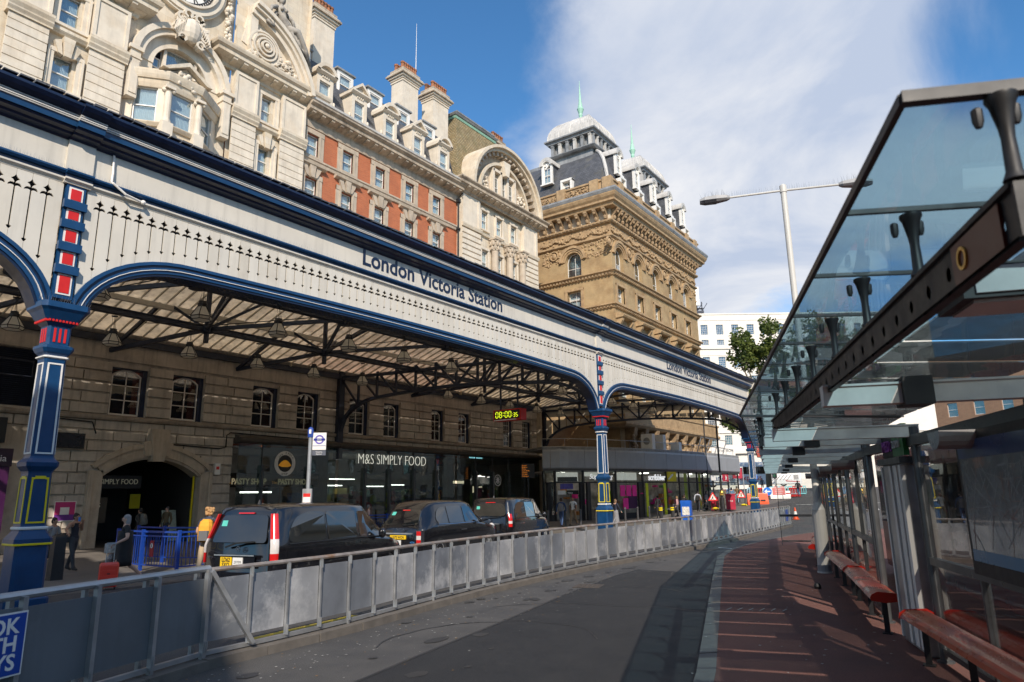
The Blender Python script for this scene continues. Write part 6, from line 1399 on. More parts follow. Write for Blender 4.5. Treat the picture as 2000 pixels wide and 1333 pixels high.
an1 = atan2(-.35, .937); ra = atan2(d1[1], d1[0])
obj('black_panel', MB(f1).box(9.75, 10.25, 2.40, 2.46, 2.40, 2.72), M_black, sg); obj('green_panel', MB(f1).box(9.26, 9.75, 2.40, 2.46, 2.40, 2.78), mat('green sign', (.03, .22, .06), .4), sg)
M_pur = mat('purple lettering', (.42, .10, .45), .5)
letters('MED.', f1(10.22, 2.395, 2.47), .2, M_pur, sg, ra+pi, sx=1.0); letters('zoni', f1(9.72, 2.395, 2.5), .2, M_lett, sg, ra+pi)
lb = root('hanging_light_box', f1(3.0, 1.5, 2.8), 'grey lens light box in a black frame hung under the near shelter roof', 'light')
obj('frame', MB(f1).box(3.42, 3.78, 1.22, 2.4, 2.84, 3.0), M_black, lb); obj('lens', MB(f1).box(3.46, 3.74, 1.27, 2.36, 2.825, 2.842), mat('frosted lens', (.62, .63, .62), .35), lb); obj('lens', MB(f1).box(3.408, 3.422, 1.27, 2.36, 2.86, 2.98), mat('frosted lens', (.62, .63, .62), .35), lb)
obj('hanger', MB(f1).box(3.57, 3.63, 1.4, 1.44, 3.0, 3.15), M_black, lb)
bp = obj('red_plate', MB(f1).box(2.3, 2.72, .950, .961, 2.715, 2.86), mat('dark red plate', (.09, .008, .006), .4), S1); obj('ring_logo', MB(f1).arc(2.62, 2.79, .03, .042, 0, 360, .944, .951, 14), M_gold, bp)
# red perch benches
M_bench = mat('red slatted bench', (.42, .055, .022), .3, var=.05, sc=3, coat=.4)
def bench(p, q, legs, label):
    P_, Q_ = Vector(p), Vector(q); d = (Q_-P_).normalized(); nn = Vector((d.y, -d.x)); r = root('perch_bench', (p[0], p[1], .12), label, 'bench', 'red perch benches in the shelters')
    prof = [(-.19, -.02), (-.17, .02), (-.13, .045)]
    for i in range(9): u = -.13+.026*i; prof += [(u+.003, .048+.006*sin(i*.4)), (u+.013, .060+.008*sin(i*.4)), (u+.023, .048)]
    prof += [(.15, .03), (.18, -.0), (.17, -.03), (.05, -.05), (-.1, -.05)]
    m = MB(); m.sweep([(o, z+.60) for o, z in prof], [tuple(P_), tuple(P_.lerp(Q_, .33)), tuple(P_.lerp(Q_, .66)), tuple(Q_)]); obj('seat', m, M_bench, r)
    for e, sgn in ((P_, -1), (Q_, 1)): m = MB(); m.sweep([(o*1.04, (z)*1.15+.60) for o, z in [(-.19, -.03), (-.18, .02), (-.12, .055), (.1, .066), (.16, .035), (.185, 0), (.17, -.035), (0, -.055)]], [tuple(e+d*sgn*.002), tuple(e+d*sgn*.03)]); obj('end_cap', m, mat('bright red end', (.55, .02, .01), .35), r)
    for t in legs: c = P_.lerp(Q_, t); m = MB(); m.box(c.x-.03, c.x+.03, c.y-.03, c.y+.03, .12, .56); m.box(c.x-.06, c.x+.06, c.y-.06, c.y+.06, .12, .135); obj('leg', m, M_black, r)
bench(f1(4.2, 2.27, 0)[:2], f1(9.1, 2.27, 0)[:2], (.1, .38, .68, .96), 'red ribbed perch bench running out of frame at the lower right')
bench((-1.55, 10.62), (-2.46, 13.9), (.06, .5, .94), 'red ribbed perch bench with bright red end before the white unit'); bench((-2.5, 14.0), (-3.45, 17.2), (.1, .5, .92), 'red ribbed perch bench reaching the white lamp post')
bench((-4.2, 19.0), (-4.9, 22.6), (.1, .5, .9), 'red perch bench under the second shelter past the white post')
lt = obj('pavement_light', MB().lathe((-3.35, 14.9, .12), [(.06, 0), (.07, .05), (.05, .1), (.02, .11)], 8), M_black); tag(lt, 'small black floor fitting on the red pavement by the bench', 'floor fitting')
# tall twin arm street lamp
la = root('street_lamp', (-3.8, 17.8, .12), 'tall white twin arm street lamp with spiked arms rising past the shelter roof', 'street lamp')
M_lampw = mat('lamp post white', (.58, .57, .53), .5, var=.08)
obj('pole', MB().lathe((-3.8, 17.8, .1), [(.17, 0), (.17, .05), (.15, .06), (.15, 1.45), (.085, 1.62), (.08, 2.6), (.075, 9.55), (.09, 9.56), (.09, 9.75), (.03, 9.8)], 14), M_lampw, la)
obj('base_band', MB().lathe((-3.8, 17.8, .1), [(.156, .02), (.156, .2)], 14), M_lead, la)
for sgn in (-1, 1):
    m = MB(); n_ = Vector((.937, .35, 0)); a = Vector((-3.8, 17.8, 9.72)); e = a+n_*sgn*1.35+Vector((0, 0, -.02)); m.tube([tuple(a), tuple(e)], .03, 8); obj('arm', m, M_lampw, la)
    h = MB(); rings = []
    for t, w_, zt, zb in ((0, .05, .05, -.04), (.08, .1, .08, -.07), (.35, .15, .10, -.10), (.65, .14, .08, -.10), (.78, .07, .03, -.08)):
        c = e+n_*sgn*t; s_ = Vector((-n_.y, n_.x, 0)); rings.append([tuple(c+s_*u*w_+Vector((0, 0, z_))) for u, z_ in ((-1, zb*.4), (-.8, zt*.7), (-.3, zt), (.3, zt), (.8, zt*.7), (1, zb*.4), (.6, zb), (-.6, zb))])
    h.loft(rings); hd_ = obj('lamp_head', h, mat('lamp head grey', (.33, .33, .33), .5), la)
    l_ = MB(); rg = [[tuple(Vector(rings[i][k])*1.0+Vector((0, 0, -.012))) for k in (7, 0, 5, 6)] for i in (2, 3, 4)]; l_.loft(rg); obj('lens', l_, mat('dark lens', (.10, .10, .11), .15), hd_)
    sp = MB(); random.seed(50)
    for i in range(34):
        c = a+(e-a)*(i/33); x = rnd(-.03, .03); sp.add([(c.x-.004, c.y, c.z+.02), (c.x+.004, c.y, c.z+.02), (c.x+x, c.y+x, c.z+.2)], [(0, 1, 2)])
    for i in range(26): c = e+n_*sgn*rnd(.05, .75); sp.add([(c.x-.004, c.y, c.z+.07), (c.x+.004, c.y, c.z+.07), (c.x+rnd(-.08, .08), c.y+rnd(-.08, .08), c.z+.26)], [(0, 1, 2)])
    obj('bird_spikes', sp, M_steel, la, kind='stuff')
# ------------------------------------------------------------------ crash barrier between taxi lane and bus road
M_pan = mat('scuffed barrier sheet', (.27, .29, .325), .42, .5, var=.2, sc=1.6, col2=(.60, .61, .63), c2pos=(.52, .62), streak=.12)
M_panD = mat('darker barrier sheet', (.17, .19, .21), .45, .45, var=.15, sc=1.0, col2=(.24, .26, .28), c2pos=(.55, .8), streak=.15)
M_panL = mat('pale barrier sheet', (.44, .45, .47), .45, .45, var=.14, sc=1.8, col2=(.66, .66, .66), c2pos=(.48, .6))
M_rust = mat('weathered rail', (.34, .30, .27), .5, .45, var=.3, sc=5, col2=(.28, .15, .08), c2pos=(.5, .68))
def path_pts(P, step):
    out = []; acc = 0; P = [Vector(p) for p in P]; out.append(P[0].copy()); d = step
    for a, b in zip(P[:-1], P[1:]):
        L_ = (b-a).length; t = d
        while t <= L_: out.append(a.lerp(b, t/L_)); t += step
        d = t-L_
    return out
def smooth(P, n=6):
    P = [Vector(p) for p in P]; out = []
    for i in range(len(P)-1):
        p0, p1, p2, p3 = P[max(i-1, 0)], P[i], P[i+1], P[min(i+2, len(P)-1)]
        for k in range(n):
            t = k/n; out.append(.5*((2*p1)+(p2-p0)*t+(2*p0-5*p1+4*p2-p3)*t*t+(3*p1-p0-3*p2+p3)*t**3))
    return out+[P[-1]]
def barrier(label, P, step, top, mats, heavy=False):
    r = root('crowd_barrier', (*P[0], 0), label, 'barrier'); q = path_pts(P, step); random.seed(len(q))
    zk = .10
    for i in range(len(q)-1):
        a, b = q[i], q[i+1]; d = (b-a).normalized(); n = Vector((d.y, -d.x)); e = .022; z0, z1 = .28, top-.11
        m = MB(); c0, c1 = a+d*e-n*.008, b-d*e-n*.008; c2, c3 = b-d*e+n*.006, a+d*e+n*.006; m.poly([tuple(c0), tuple(c1), tuple(c2), tuple(c3)], z0+rnd(-.01, .01), z1+rnd(-.008, .008), ax='z')
        obj('panel', m, random.choice(mats), r)
    for i, p in enumerate(q):
        d = (q[min(i+1, len(q)-1)]-q[max(i-1, 0)]).normalized(); n = Vector((d.y, -d.x)); w_ = .03 if heavy else .02; big = heavy or i % 4 == 0
        m = MB(); m.poly([tuple(p+d*sx*w_*.8+n*(o)) for sx, o in ((-1, .008), (1, .008), (1, .008+2*w_), (-1, .008+2*w_))], .02 if big else .17, top-.01, ax='z')
        m.poly([tuple(p+d*sx*.006+n*o) for sx, o in ((-1, .0), (1, .0), (1, .07), (-1, .07))], top-.14, top-.02, ax='z'); m.poly([tuple(p+d*sx*.006+n*o) for sx, o in ((-1, .0), (1, .0), (1, .08), (-1, .08))], .17, .3, ax='z')
        for z in (.4, .6, .8): c = p+n*.012; m.ball((c.x+d.x*.03, c.y+d.y*.03, z), .008, 5, 3)
        obj('post', m, M_steel, r)
        if heavy: m = MB(); c = p-n*.16; m.poly([tuple(c+d*sx*w_*.8+n*o) for sx, o in ((-1, 0), (1, 0), (1, .05), (-1, .05))], .02, top-.03, ax='z'); obj('rear_post', m, M_steel, r)
    S = smooth(P, 5); m = MB(); m.tube([(p.x, p.y, top) for p in S], .03 if not heavy else .04, 8); obj('top_rail', m, M_rust if not heavy else M_steel, r)
    m = MB(); m.sweep([(-.025, .13), (.03, .13), (.03, .18), (-.025, .18)], [tuple(p) for p in S], side=1); obj('lower_rail', m, M_steel, r)
    return r, q
BA = [(-6.9, .6), (-7.55, 2.45), (-8.35, 5.1)]
BB = [(-8.35, 5.1), (-8.42, 6.2), (-8.6, 7.8), (-8.95, 9.6), (-9.3, 12.1), (-9.55, 15.5), (-9.62, 19), (-9.6, 24), (-9.7, 29), (-10.1, 36), (-10.6, 42.3)]
rA, qA = barrier('near heavy grey sheet barrier section with the blue look both ways sign', BA, .78, 1.15, [M_panD], True)
rB, qB = barrier('long curving barrier of scuffed grey sheet panels between taxis and bus road', [tuple(p) for p in smooth(BB, 4)], .62, 1.13, [M_pan, M_pan, M_pan, M_panL])
p = Vector(BA[-1]); m = MB(); dn = (Vector(BB[2])-p).normalized(); nn = Vector((dn.y, -dn.x)); m.bar((p.x+nn.x*.06, p.y+nn.y*.06, 1.12), (p.x+dn.x*.62+nn.x*.16, p.y+dn.y*.62+nn.y*.16, .18), .06, .05); obj('brace', m, M_steel, rB)
kb = root('barrier_kerb', (-9, 10, 0), 'low concrete kerb running beneath the grey barrier', 'kerb')
S_ = path_pts([tuple(p) for p in smooth(BA[1:]+BB[1:], 5)], .9)
for a, b in zip(S_[:-1], S_[1:]):
    d = (b-a).normalized(); n = Vector((d.y, -d.x)); e = .008; m = MB(); h = .11+rnd(-.006, .006); m.poly([tuple(a+d*e+n*.2), tuple(b-d*e+n*.2), tuple(b-d*e-n*.22), tuple(a+d*e-n*.22)], -.02, h, ax='z'); obj('kerb_stone', m, mat('dirty concrete kerb', (.13, .115, .10), .85, var=.25, sc=4, bump=.4, bsc=60), kb)
bs = root('pedestrian_sign', (-7.5, 2.3, .5), 'blue look both ways sign with white capitals on the near barrier', 'sign')
a, b = Vector((-7.18, 1.4)), Vector((-7.66, 2.83)); d = (b-a).normalized(); n = Vector((d.y, -d.x)); ang = atan2(d.y, d.x)
m = MB(); m.poly([tuple(a+n*.075), tuple(b+n*.075), tuple(b+n*.085), tuple(a+n*.085)], .47, 1.02, ax='z'); obj('white_border', m, M_white, bs)
m = MB(); m.poly([tuple(a+d*.015+n*.083), tuple(b-d*.015+n*.083), tuple(b-d*.015+n*.089), tuple(a+d*.015+n*.089)], .485, 1.005, ax='z'); obj('plate', m, mat('sign blue', (.01, .06, .33), .4, var=.05), bs)
for s_, z, e in (('LOOK', .84, .14), ('BOTH', .685, .14), ('WAYS', .53, .14)): c = b-d*e*.55+n*.091; letters(s_, (c.x, c.y, z), .19, M_white, bs, ang, ext=.002, align='RIGHT', sx=1.0, bold=.004)
a, b = Vector((-10.5, 40.9)), Vector((-10.57, 41.6)); m = MB(); m.bar((a.x+.05, a.y, .65), (b.x+.05, b.y, .65), .02, .6)
sg2 = tag(obj('pedestrian_sign', m, mat('sign blue', (.01, .06, .33), .4, var=.05)), 'tiny blue sign at the far end of the grey barrier', 'sign')
# ------------------------------------------------------------------ cars
M_cblk = mat('black car paint', (.006, .006, .008), .16, var=.1, sc=1.0, coat=1.0)
M_cglass = mat('tinted car glass', (.008, .010, .011), .03, var=.02, spec=.8, coat=1.0)
M_crub = mat('car black trim', (.012, .012, .012), .5, var=.1)
M_tail = mat('tail lamp red', (.55, .012, .012), .15, var=.1, coat=.8); M_tailw = mat('tail lamp clear', (.62, .58, .56), .15, var=.15, coat=.8)
M_plate = mat('yellow number plate', (.78, .50, .01), .4, var=.04); M_wplate = mat('white licence plate', (.72, .72, .70), .4, var=.04); M_chrome = mat('chrome', (.75, .75, .76), .1, 1.0, var=.05)
M_teal = mat('teal window sticker', (.10, .50, .42), .4)
class Car:
    def __init__(s, st, zb): s.st = st; s.zb = zb
    def sec(s, i):
        y, zr, wR, wB, dy, zb = s.st[i]; zs = zr-.13 if zr-zb > .3 else zr-.04
        P_ = [(0, zr, 1), (wR*.5, zr-.006, 1), (wR*.85, zr-.03, 1), (wR*.97, zr-.075, .95), (wR, zs, .85), ((wR+wB)/2+.006, (zs+zb)/2, .42), (wB, zb, 0), (wB+.014, zb-.07, 0), (wB+.018, zb-.25, 0), (wB+.005, .52, -.0), (wB-.01, .38, 0), (wB-.08, .27, 0), (wB-.2, .22, 0)]
        P_ = [(x, min(z, zr) if z > zb-.0 else min(z, zr-.05), k) for x, z, k in P_]
        R = [(x, y+dy*k, z) for x, z, k in P_]; return R+[(-x, yy, z) for x, yy, z in R[:0:-1]]
    def body(s): return MB().loft([s.sec(i) for i in range(len(s.st))])
    def at(s, y):
        for a, b in zip(s.st[:-1], s.st[1:]):
            if a[0] <= y <= b[0]:
                t = (y-a[0])/(b[0]-a[0]); return [p+(q-p)*t for p, q in zip(a, b)]
        return list(s.st[-1])
    def side(s, pts, sg, off=.008, inset=None):
        m = MB(); v = []
        for y, z in pts:
            _, zr, wR, wB, dy, zb = s.at(y); zs = zr-.13; t = (z-zb)/(zs-zb); x = wB+(wR-wB)*t+.012*(1-abs(2*t-1)); v.append((sg*(x+off), y, z))
        n = len(v); v += [(x-sg*.03, y, z) for x, y, z in v]
        m.add(v, [tuple(range(n))]+[(i, (i+1) % n, n+(i+1) % n, n+i) for i in range(n)]); return m
def rounded(pts, r=.06, n=4):
    out = []; N_ = len(pts)
    for i in range(N_):
        p = Vector(pts[i]); a = (Vector(pts[i-1])-p); b = (Vector(pts[(i+1) % N_])-p); ra = min(r, a.length*.45, b.length*.45); a.normalize(); b.normalize(); A, B_ = p+a*ra, p+b*ra
        for k in range(n+1): t = k/n; out.append(tuple(A*(1-t)**2+p*2*t*(1-t)+B_*t*t))
    return out
def wheel(r_, x, y, R, sg):
    w = lobj('wheel', MB(lambda a, o, z: (sg*o, a, z)).arc(0, 0, R*.66, R, 0, 360, -.1, .1, 24), M_rubber, r_, loc=(x, y, R)); 
    m = MB(lambda a, o, z: (sg*o, a, z)); m.arc(0, 0, 0, R*.2, 0, 360, .04, .08, 12); m.arc(0, 0, R*.58, R*.67, 0, 360, .02, .09, 20)
    for k in range(7): t = 2*pi*k/7; m.poly([(.02*cos(t+1.57)+R*.15*cos(t), .02*sin(t+1.57)+R*.15*sin(t)), (.035*cos(t+1.57)+R*.62*cos(t), .035*sin(t+1.57)+R*.62*sin(t)), (-.035*cos(t+1.57)+R*.62*cos(t), -.035*sin(t+1.57)+R*.62*sin(t)), (-.02*cos(t+1.57)+R*.15*cos(t), -.02*sin(t+1.57)+R*.15*sin(t))], .04, .075)
    lobj('rim', m, M_alu, w)
def star_badge(r_, x, y, z, R):
    m = MB(lambda a, o, zz: (x+a, y-o, z+zz)); m.arc(0, 0, R*.86, R, 0, 360, 0, .012, 20)
    for k in range(3): t = pi/2+2*pi*k/3; m.poly([(R*.9*cos(t), R*.9*sin(t)), (R*.16*cos(t+1.05), R*.16*sin(t+1.05)), (0, 0), (R*.16*cos(t-1.05), R*.16*sin(t-1.05))], 0, .014)
    lobj('badge', m, M_chrome, r_)
def vtext(r_, s_, x, y, z, size, mm, **k): return letters(s_, (x, y, z), size, mm, r_, 0, ext=.002, world=False, **k)
def van(loc, rot, label, old=True):
    r = root('taxi', (*loc, 0), label, 'taxi', rot=rot)
    W_ = .95; RW = .825
    st = [(-.02, 1.66, .56, .80, .20, 1.10), (.03, 1.78, .68, .89, .17, 1.10), (.12, 1.85, .745, .935, .13, 1.10), (.35, 1.885, RW-.01, W_, .05, 1.10), (1.2, 1.90, RW, W_+.01, 0, 1.10), (2.4, 1.895, RW, W_+.01, 0, 1.09), (2.95, 1.87, RW-.01, W_, 0, 1.08), (3.25, 1.74, .755, W_, 0, 1.06), (3.85, 1.24, .74, .94, 0, 1.04), (4.05, 1.10, .74, .93, 0, 1.02), (4.45, .97, .70, .89, 0, .90), (4.68, .82, .62, .80, 0, .76), (4.78, .62, .5, .68, 0, .56)]
    c = Car(st, 1.1); b = lobj('body', c.body(), M_cblk, r); smooth_angle(b, 35)
    for sg in (-1, 1):
        for nm, pts in (('rear_side_window', [(.36, 1.13), (1.52, 1.13), (1.52, 1.71), (.95, 1.72), (.62, 1.62), (.42, 1.42)]), ('middle_window', [(1.58, 1.13), (2.62, 1.13), (2.62, 1.70), (1.58, 1.71)]), ('front_window', [(2.72, 1.13), (3.62, 1.13), (3.30, 1.48), (3.0, 1.68), (2.72, 1.69)])):
            lobj(nm, c.side(rounded(pts, .12 if 'rear' in nm else .05), sg, .01), M_cglass, r)
        lobj('window_trim', MB().tube([(sg*(W_+.02), .36, 1.11), (sg*(W_+.02), 2.6, 1.105), (sg*(W_+.015), 3.6, 1.09)], .012, 5), M_crub, r)
        for y in (2.3, 2.75): lobj('door_handle', MB().box(sg*(W_+.02)-.02, sg*(W_+.02)+.02, y, y+.2, .98, 1.02), M_crub, r)
        lobj('side_moulding', MB().box(sg*(W_+.012)-.012, sg*(W_+.012)+.014, .5, 3.9, .62, .70), M_cblk, r)
        lobj('mirror', MB().ball((sg*1.07, 3.45, 1.16), (.10, .06, .12), 12, 8), M_cblk, r, smooth=True)
        wheel(r, sg*.86, .92, .33, sg); wheel(r, sg*.86, 3.92, .33, sg)
        lobj('wheel_arch', MB(lambda a, o, z: (sg*(.955+o), .92+a, .33+z)).arc(0, 0, .36, .44, -10, 190, 0, .025, 18), M_cblk, r); lobj('wheel_arch', MB(lambda a, o, z: (sg*(.945+o), 3.92+a, .33+z)).arc(0, 0, .36, .44, -10, 190, 0, .025, 18), M_cblk, r)
        z_ = [(.76, .95, M_tail), (.95, 1.22, M_tailw), (1.22, 1.70, M_tail)] if old else [(.80, .92, M_tail), (.92, 1.02, M_tailw), (1.02, 1.28, M_tail)]
        for z0, z1, mm in z_:
            rings = []
            for k in range(5):
                z = z0+(z1-z0)*k/4; t = max(0, (z-1.1)/.66); wx = .80+(.56-.80)*t; wb = .935+(.745-.935)*t; yy = -.02+.17*t*.9
                ws = .14 if old else .15
                hz = (z-.78)/.96; e = .5+.5*sin(pi*min(1, max(0, hz*.8+.2)))
                w0 = .075+.03*e; o = [(wb-w0, yy-.012), (wb-w0*.6, yy-.01), (wb-.015, yy+.03), (wb+.010, yy+.06), (wb+.014, yy+.05+.05*e), (wb-.03, yy+.09), (wb-w0, yy+.05)]
                rings.append([(sg*x, y, z) for x, y in o])
            smooth_angle(lobj('tail_lamp', MB().loft(rings), mm, r), 50)
    def rear(pts, off, m_=0):
        m = MB(); v = []
        for x, z in pts: t = max(0, (z-1.1)/.53); v.append((x, -.02+.20*.85*t-off, z))
        n = len(v); v += [(x, y+.03, z) for x, y, z in v]; m.add(v, [tuple(range(n))[::-1]]+[(i, (i+1) % n, n+(i+1) % n, n+i) for i in range(n)]); return m
    if old: rw = [(-.70, 1.15), (.70, 1.15), (.58, 1.67), (-.58, 1.67)]
    else: rw = [(-.72, 1.20), (.72, 1.20), (.60, 1.68), (-.60, 1.68)]
    lobj('rear_window', rear(rounded(rw, .09 if old else .2), .012), M_cglass, r)
    lobj('sticker', rear([(-.56, 1.46), (-.42, 1.46), (-.43, 1.57), (-.56, 1.57)], .018), M_teal, r); lobj('high_brake_lamp', rear([(-.2, 1.70), (.2, 1.70), (.2, 1.725), (-.2, 1.725)], .02), M_tail, r)
    lobj('wiper', MB().bar((-.02, -.05, 1.14), (.42, -.035, 1.17), .02, .03).bar((-.3, -.04, 1.06), (-.02, -.05, 1.14), .025, .03), M_crub, r)
    star_badge(r, .03, -.03, 1.03, .055)
    lobj('plate_recess', MB().box(-.55, .45, -.035, -.015, .67, .90).box(-.56, .46, -.06, -.015, .885, .925), M_crub if not old else M_cblk, r); lobj('boot_trim', MB().box(-.56, .46, -.066, -.058, .90, .922), M_alu, r)
    pl = lobj('number_plate', MB().box(-.40, -.11, -.05, -.035, .665, .875), M_plate, r)
    t1, t2 = ('LD62', 'SXO') if old else ('LP17', 'UZN')
    for s_, z in ((t1, .785), (t2, .69)): o = letters(s_, (-.255, -.051, z), .112, M_black, pl, 0, ext=.001, align='CENTER', world=False, sx=.86, bold=.003)
    wp = lobj('licence_plate', MB().box(-.08, .17, -.05, -.035, .68, .87), M_wplate, r); letters('29799' if old else '38426', (.045, -.051, .755), .075, M_black, wp, 0, ext=.001, align='CENTER', world=False)
    vtext(r, 'VITO' if old else 'Taxi', -.76, -.035, .84, .06, M_chrome); vtext(r, '115 CDI' if old else 'VITO', .52, -.035, .80, .055, M_chrome)
    smooth_angle(lobj('bumper', MB().loft([[(x, y, z) for x, y in ((-.93, .25), (-.92, .0), (-.8, -.1), (0, -.13), (.8, -.1), (.92, 0), (.93, .25))] for z in (.28, .34, .52, .60)]), M_cblk, r), 50)
    lobj('roof_aerial', MB().lathe((0, .5, 1.885), [(.05, 0), (.03, .04), (.01, .09)], 8), M_crub, r)
    for sg in (-1, 1): lobj('headlight', MB().ball((sg*.72, 4.5, .80), (.14, .16, .1), 8, 6), M_tailw, r, smooth=True)
    return r
van((-12.62, 8.3), radians(12.5), 'black van taxi with yellow plate LD62 SXO, first behind the near column')
van((-16.6, 21.65), radians(14), 'black van taxi with dark curved rear window, farthest along the queue', False)
def cab(loc, rot, label):
    r = root('taxi', (*loc, 0), label, 'taxi', rot=rot); W_ = .92
    st = [(-.02, 1.02, .55, .72, 0, .90), (.04, 1.12, .66, .82, 0, .98), (.12, 1.45, .60, .88, .12, 1.02), (.24, 1.62, .62, .90, .16, 1.05), (.45, 1.78, .66, W_, .16, 1.08), (.85, 1.85, .69, W_, .06, 1.09), (1.5, 1.87, .71, W_, 0, 1.10), (2.5, 1.86, .71, W_, 0, 1.10), (2.95, 1.80, .69, W_, 0, 1.09), (3.2, 1.62, .68, .91, 0, 1.08), (3.55, 1.28, .70, .91, 0, 1.06), (3.75, 1.12, .72, .90, 0, 1.03), (4.3, 1.05, .70, .87, 0, .96), (4.7, .96, .6, .78, 0, .86), (4.85, .75, .45, .62, 0, .66)]
    c = Car(st, 1.05); b = lobj('body', c.body(), M_cblk, r); smooth_angle(b, 42)
    for sg in (-1, 1):
        for nm, pts in (('quarter_window', [(.78, 1.14), (1.34, 1.14), (1.34, 1.66), (1.0, 1.64), (.8, 1.5), (.70, 1.3)]), ('rear_door_window', [(1.40, 1.14), (2.26, 1.14), (2.24, 1.67), (1.40, 1.67)]), ('front_window', [(2.34, 1.14), (3.3, 1.14), (3.12, 1.36), (2.86, 1.63), (2.34, 1.66)])):
            lobj(nm, c.side(rounded(pts, .14 if 'quarter' in nm else .05), sg, .012), M_cglass, r)
        lobj('chrome_line', MB().tube([(sg*(W_+.012), .7, 1.25), (sg*(W_+.014), .76, 1.13), (sg*(W_+.016), 1.4, 1.115), (sg*(W_+.016), 3.3, 1.115)], .010, 5), M_chrome, r)
        lobj('door_handle', MB().box(sg*(W_+.02)-.015, sg*(W_+.02)+.02, 2.05, 2.4, .90, .93), M_chrome, r); lobj('mirror', MB().ball((sg*1.02, 3.18, 1.18), (.09, .06, .09), 12, 8), M_cblk, r, smooth=True)
        wheel(r, sg*.84, .85, .35, sg); wheel(r, sg*.84, 3.9, .35, sg)
        for z0, z1, mm in ((.56, .70, M_tail), (.70, .82, M_tailw), (.82, .95, M_tail)): lobj('tail_lamp', MB().loft([[(sg*x, y, z) for x, y in ((.66, -.035), (.80, -.02), (.86, .06), (.80, .09), (.66, .05))] for z in (z0, z1)]), mm, r)
        lobj('lamp_surround', MB().loft([[(sg*x, y, z) for x, y in ((.64, -.03), (.81, -.012), (.875, .07), (.80, .1), (.64, .05))] for z in (.53, .98)]), M_chrome, r)
        lobj('headlight', MB().ball((sg*.66, 4.55, .90), .12, 10, 7), M_tailw, r, smooth=True)
    def rear(pts, off):
        m = MB(); v = []
        for x, z in pts: t = (z-1.05)/.62; v.append((x, .045+.42*t**1.25 if t > 0 else .045+.3*t*.2, z)); 
        v = [(x, y-off, z) for x, y, z in v]; n = len(v); v += [(x, y+.04, z) for x, y, z in v]; m.add(v, [tuple(range(n))[::-1]]+[(i, (i+1) % n, n+(i+1) % n, n+i) for i in range(n)]); return m
    lobj('rear_window', rear(rounded([(-.66, 1.13), (.66, 1.13), (.54, 1.60), (-.54, 1.60)], .12), .03), M_cglass, r); lobj('sticker', rear([(-.5, 1.42), (-.36, 1.42), (-.36, 1.52), (-.49, 1.52)], .04), M_teal, r); lobj('high_brake_lamp', rear([(-.14, 1.555), (.14, 1.555), (.14, 1.58), (-.14, 1.58)], .045), M_tail, r)
    lobj('wiper', MB().bar((.1, .02, 1.12), (.5, .03, 1.15), .02, .03), M_crub, r)
    for i, ch in enumerate('LEVC'): vtext(r, ch, -.24+.13*i, -.03, 1.0, .06, M_chrome)
    lobj('boot_trim', MB().box(-.56, .5, -.06, -.02, .86, .90), M_alu, r)
    pl = lobj('number_plate', MB().box(-.33, .27, -.055, -.03, .71, .83), M_plate, r); letters('LG72 WCN', (-.03, -.056, .732), .105, M_black, pl, 0, ext=.001, align='CENTER', world=False, sx=.86, bold=.003)
    wp = lobj('licence_plate', MB().box(-.2, .08, -.05, -.03, .46, .68), M_wplate, r); letters('57188', (-.06, -.052, .55), .08, M_black, wp, 0, ext=.001, align='CENTER', world=False)
    vtext(r, 'eCity', .42, -.035, .60, .08, mat('blue badge', (.05, .25, .6), .3)); smooth_angle(lobj('bumper', MB().loft([[(x, y, z) for x, y in ((-.90, .25), (-.88, .0), (-.7, -.08), (0, -.1), (.7, -.08), (.88, 0), (.90, .25))] for z in (.28, .34, .48, .54)]), M_cblk, r), 50)
    return r
cab((-15.55, 15.75), radians(7.5), 'rounded black taxi cab with yellow plate LG72 WCN, middle of the queue')
# ------------------------------------------------------------------ red double decker behind the shelter, white coach at the far crossing
def bus(name, loc, rot, label, L_, H, mm, z0, dd=True):
    r = root(name, (*loc, z0), label, 'bus' if name != 'coach' else 'coach', rot=rot); b = MB(); rings = []
    for y, k, dz in ((0, .9, .12), (.1, 1, .02), (L_-.3, 1, 0), (L_-.05, .95, .1), (L_, .88, .3)):
        rings.append([(1.26*k*x, y, z) for x, z in ((-1, .35), (-1.0, H-.25-dz), (-.92, H-.06-dz), (-.7, H-dz), (.7, H-dz), (.92, H-.06-dz), (1.0, H-.25-dz), (1, .35))])
    smooth_angle(lobj('body', b.loft(rings), mm, r), 30)
    rows = ((1.35, 2.15), (2.85, 3.75)) if dd else ((1.9, 3.0),) if H > 3.2 else ((1.3, 2.4),)
    for z0_, z1 in rows:
        n = int(L_/1.5)
        for sg in (-1, 1):
            for i in range(n): a = .35+(L_-.7)*i/n; lobj('side_window', MB().box(sg*1.25-.02, sg*1.25+.025, a+.02, a+(L_-.7)/n-.02, z0_, z1), M_cglass, r)
        lobj('front_window', MB().box(-1.0, 1.0, L_-.05, L_+.012, z0_, z1), M_cglass, r)
        if dd: lobj('rear_window', MB().box(-1.0, 1.0, -.012, .05, z0_, z1), M_cglass, r)
    for sg in (-1, 1):
        for y in (2.2, L_-2.6): wheel(r, sg*1.12, y, .5, sg)
    return r
bus('city_bus', (2.6, 8.0), radians(20.5), 'red single deck bus standing behind the shelter back glass', 11.5, 3.0, mat('bus red', (.30, .012, .010), .3, var=.06, coat=.4), 0, False)
M_coach = mat('coach white', (.80, .80, .80), .25, var=.04, coat=.5)
cz = gz(108); co = bus('coach', (-40.3, 107.2), radians(-76.5), 'white coach with coloured lettering crossing behind the road works', 15.2, 3.75, M_coach, cz+.35, False)
lobj('skirt_shadow', MB().box(-1.2, 1.2, .3, 14.9, .3, .4), M_crub, co)
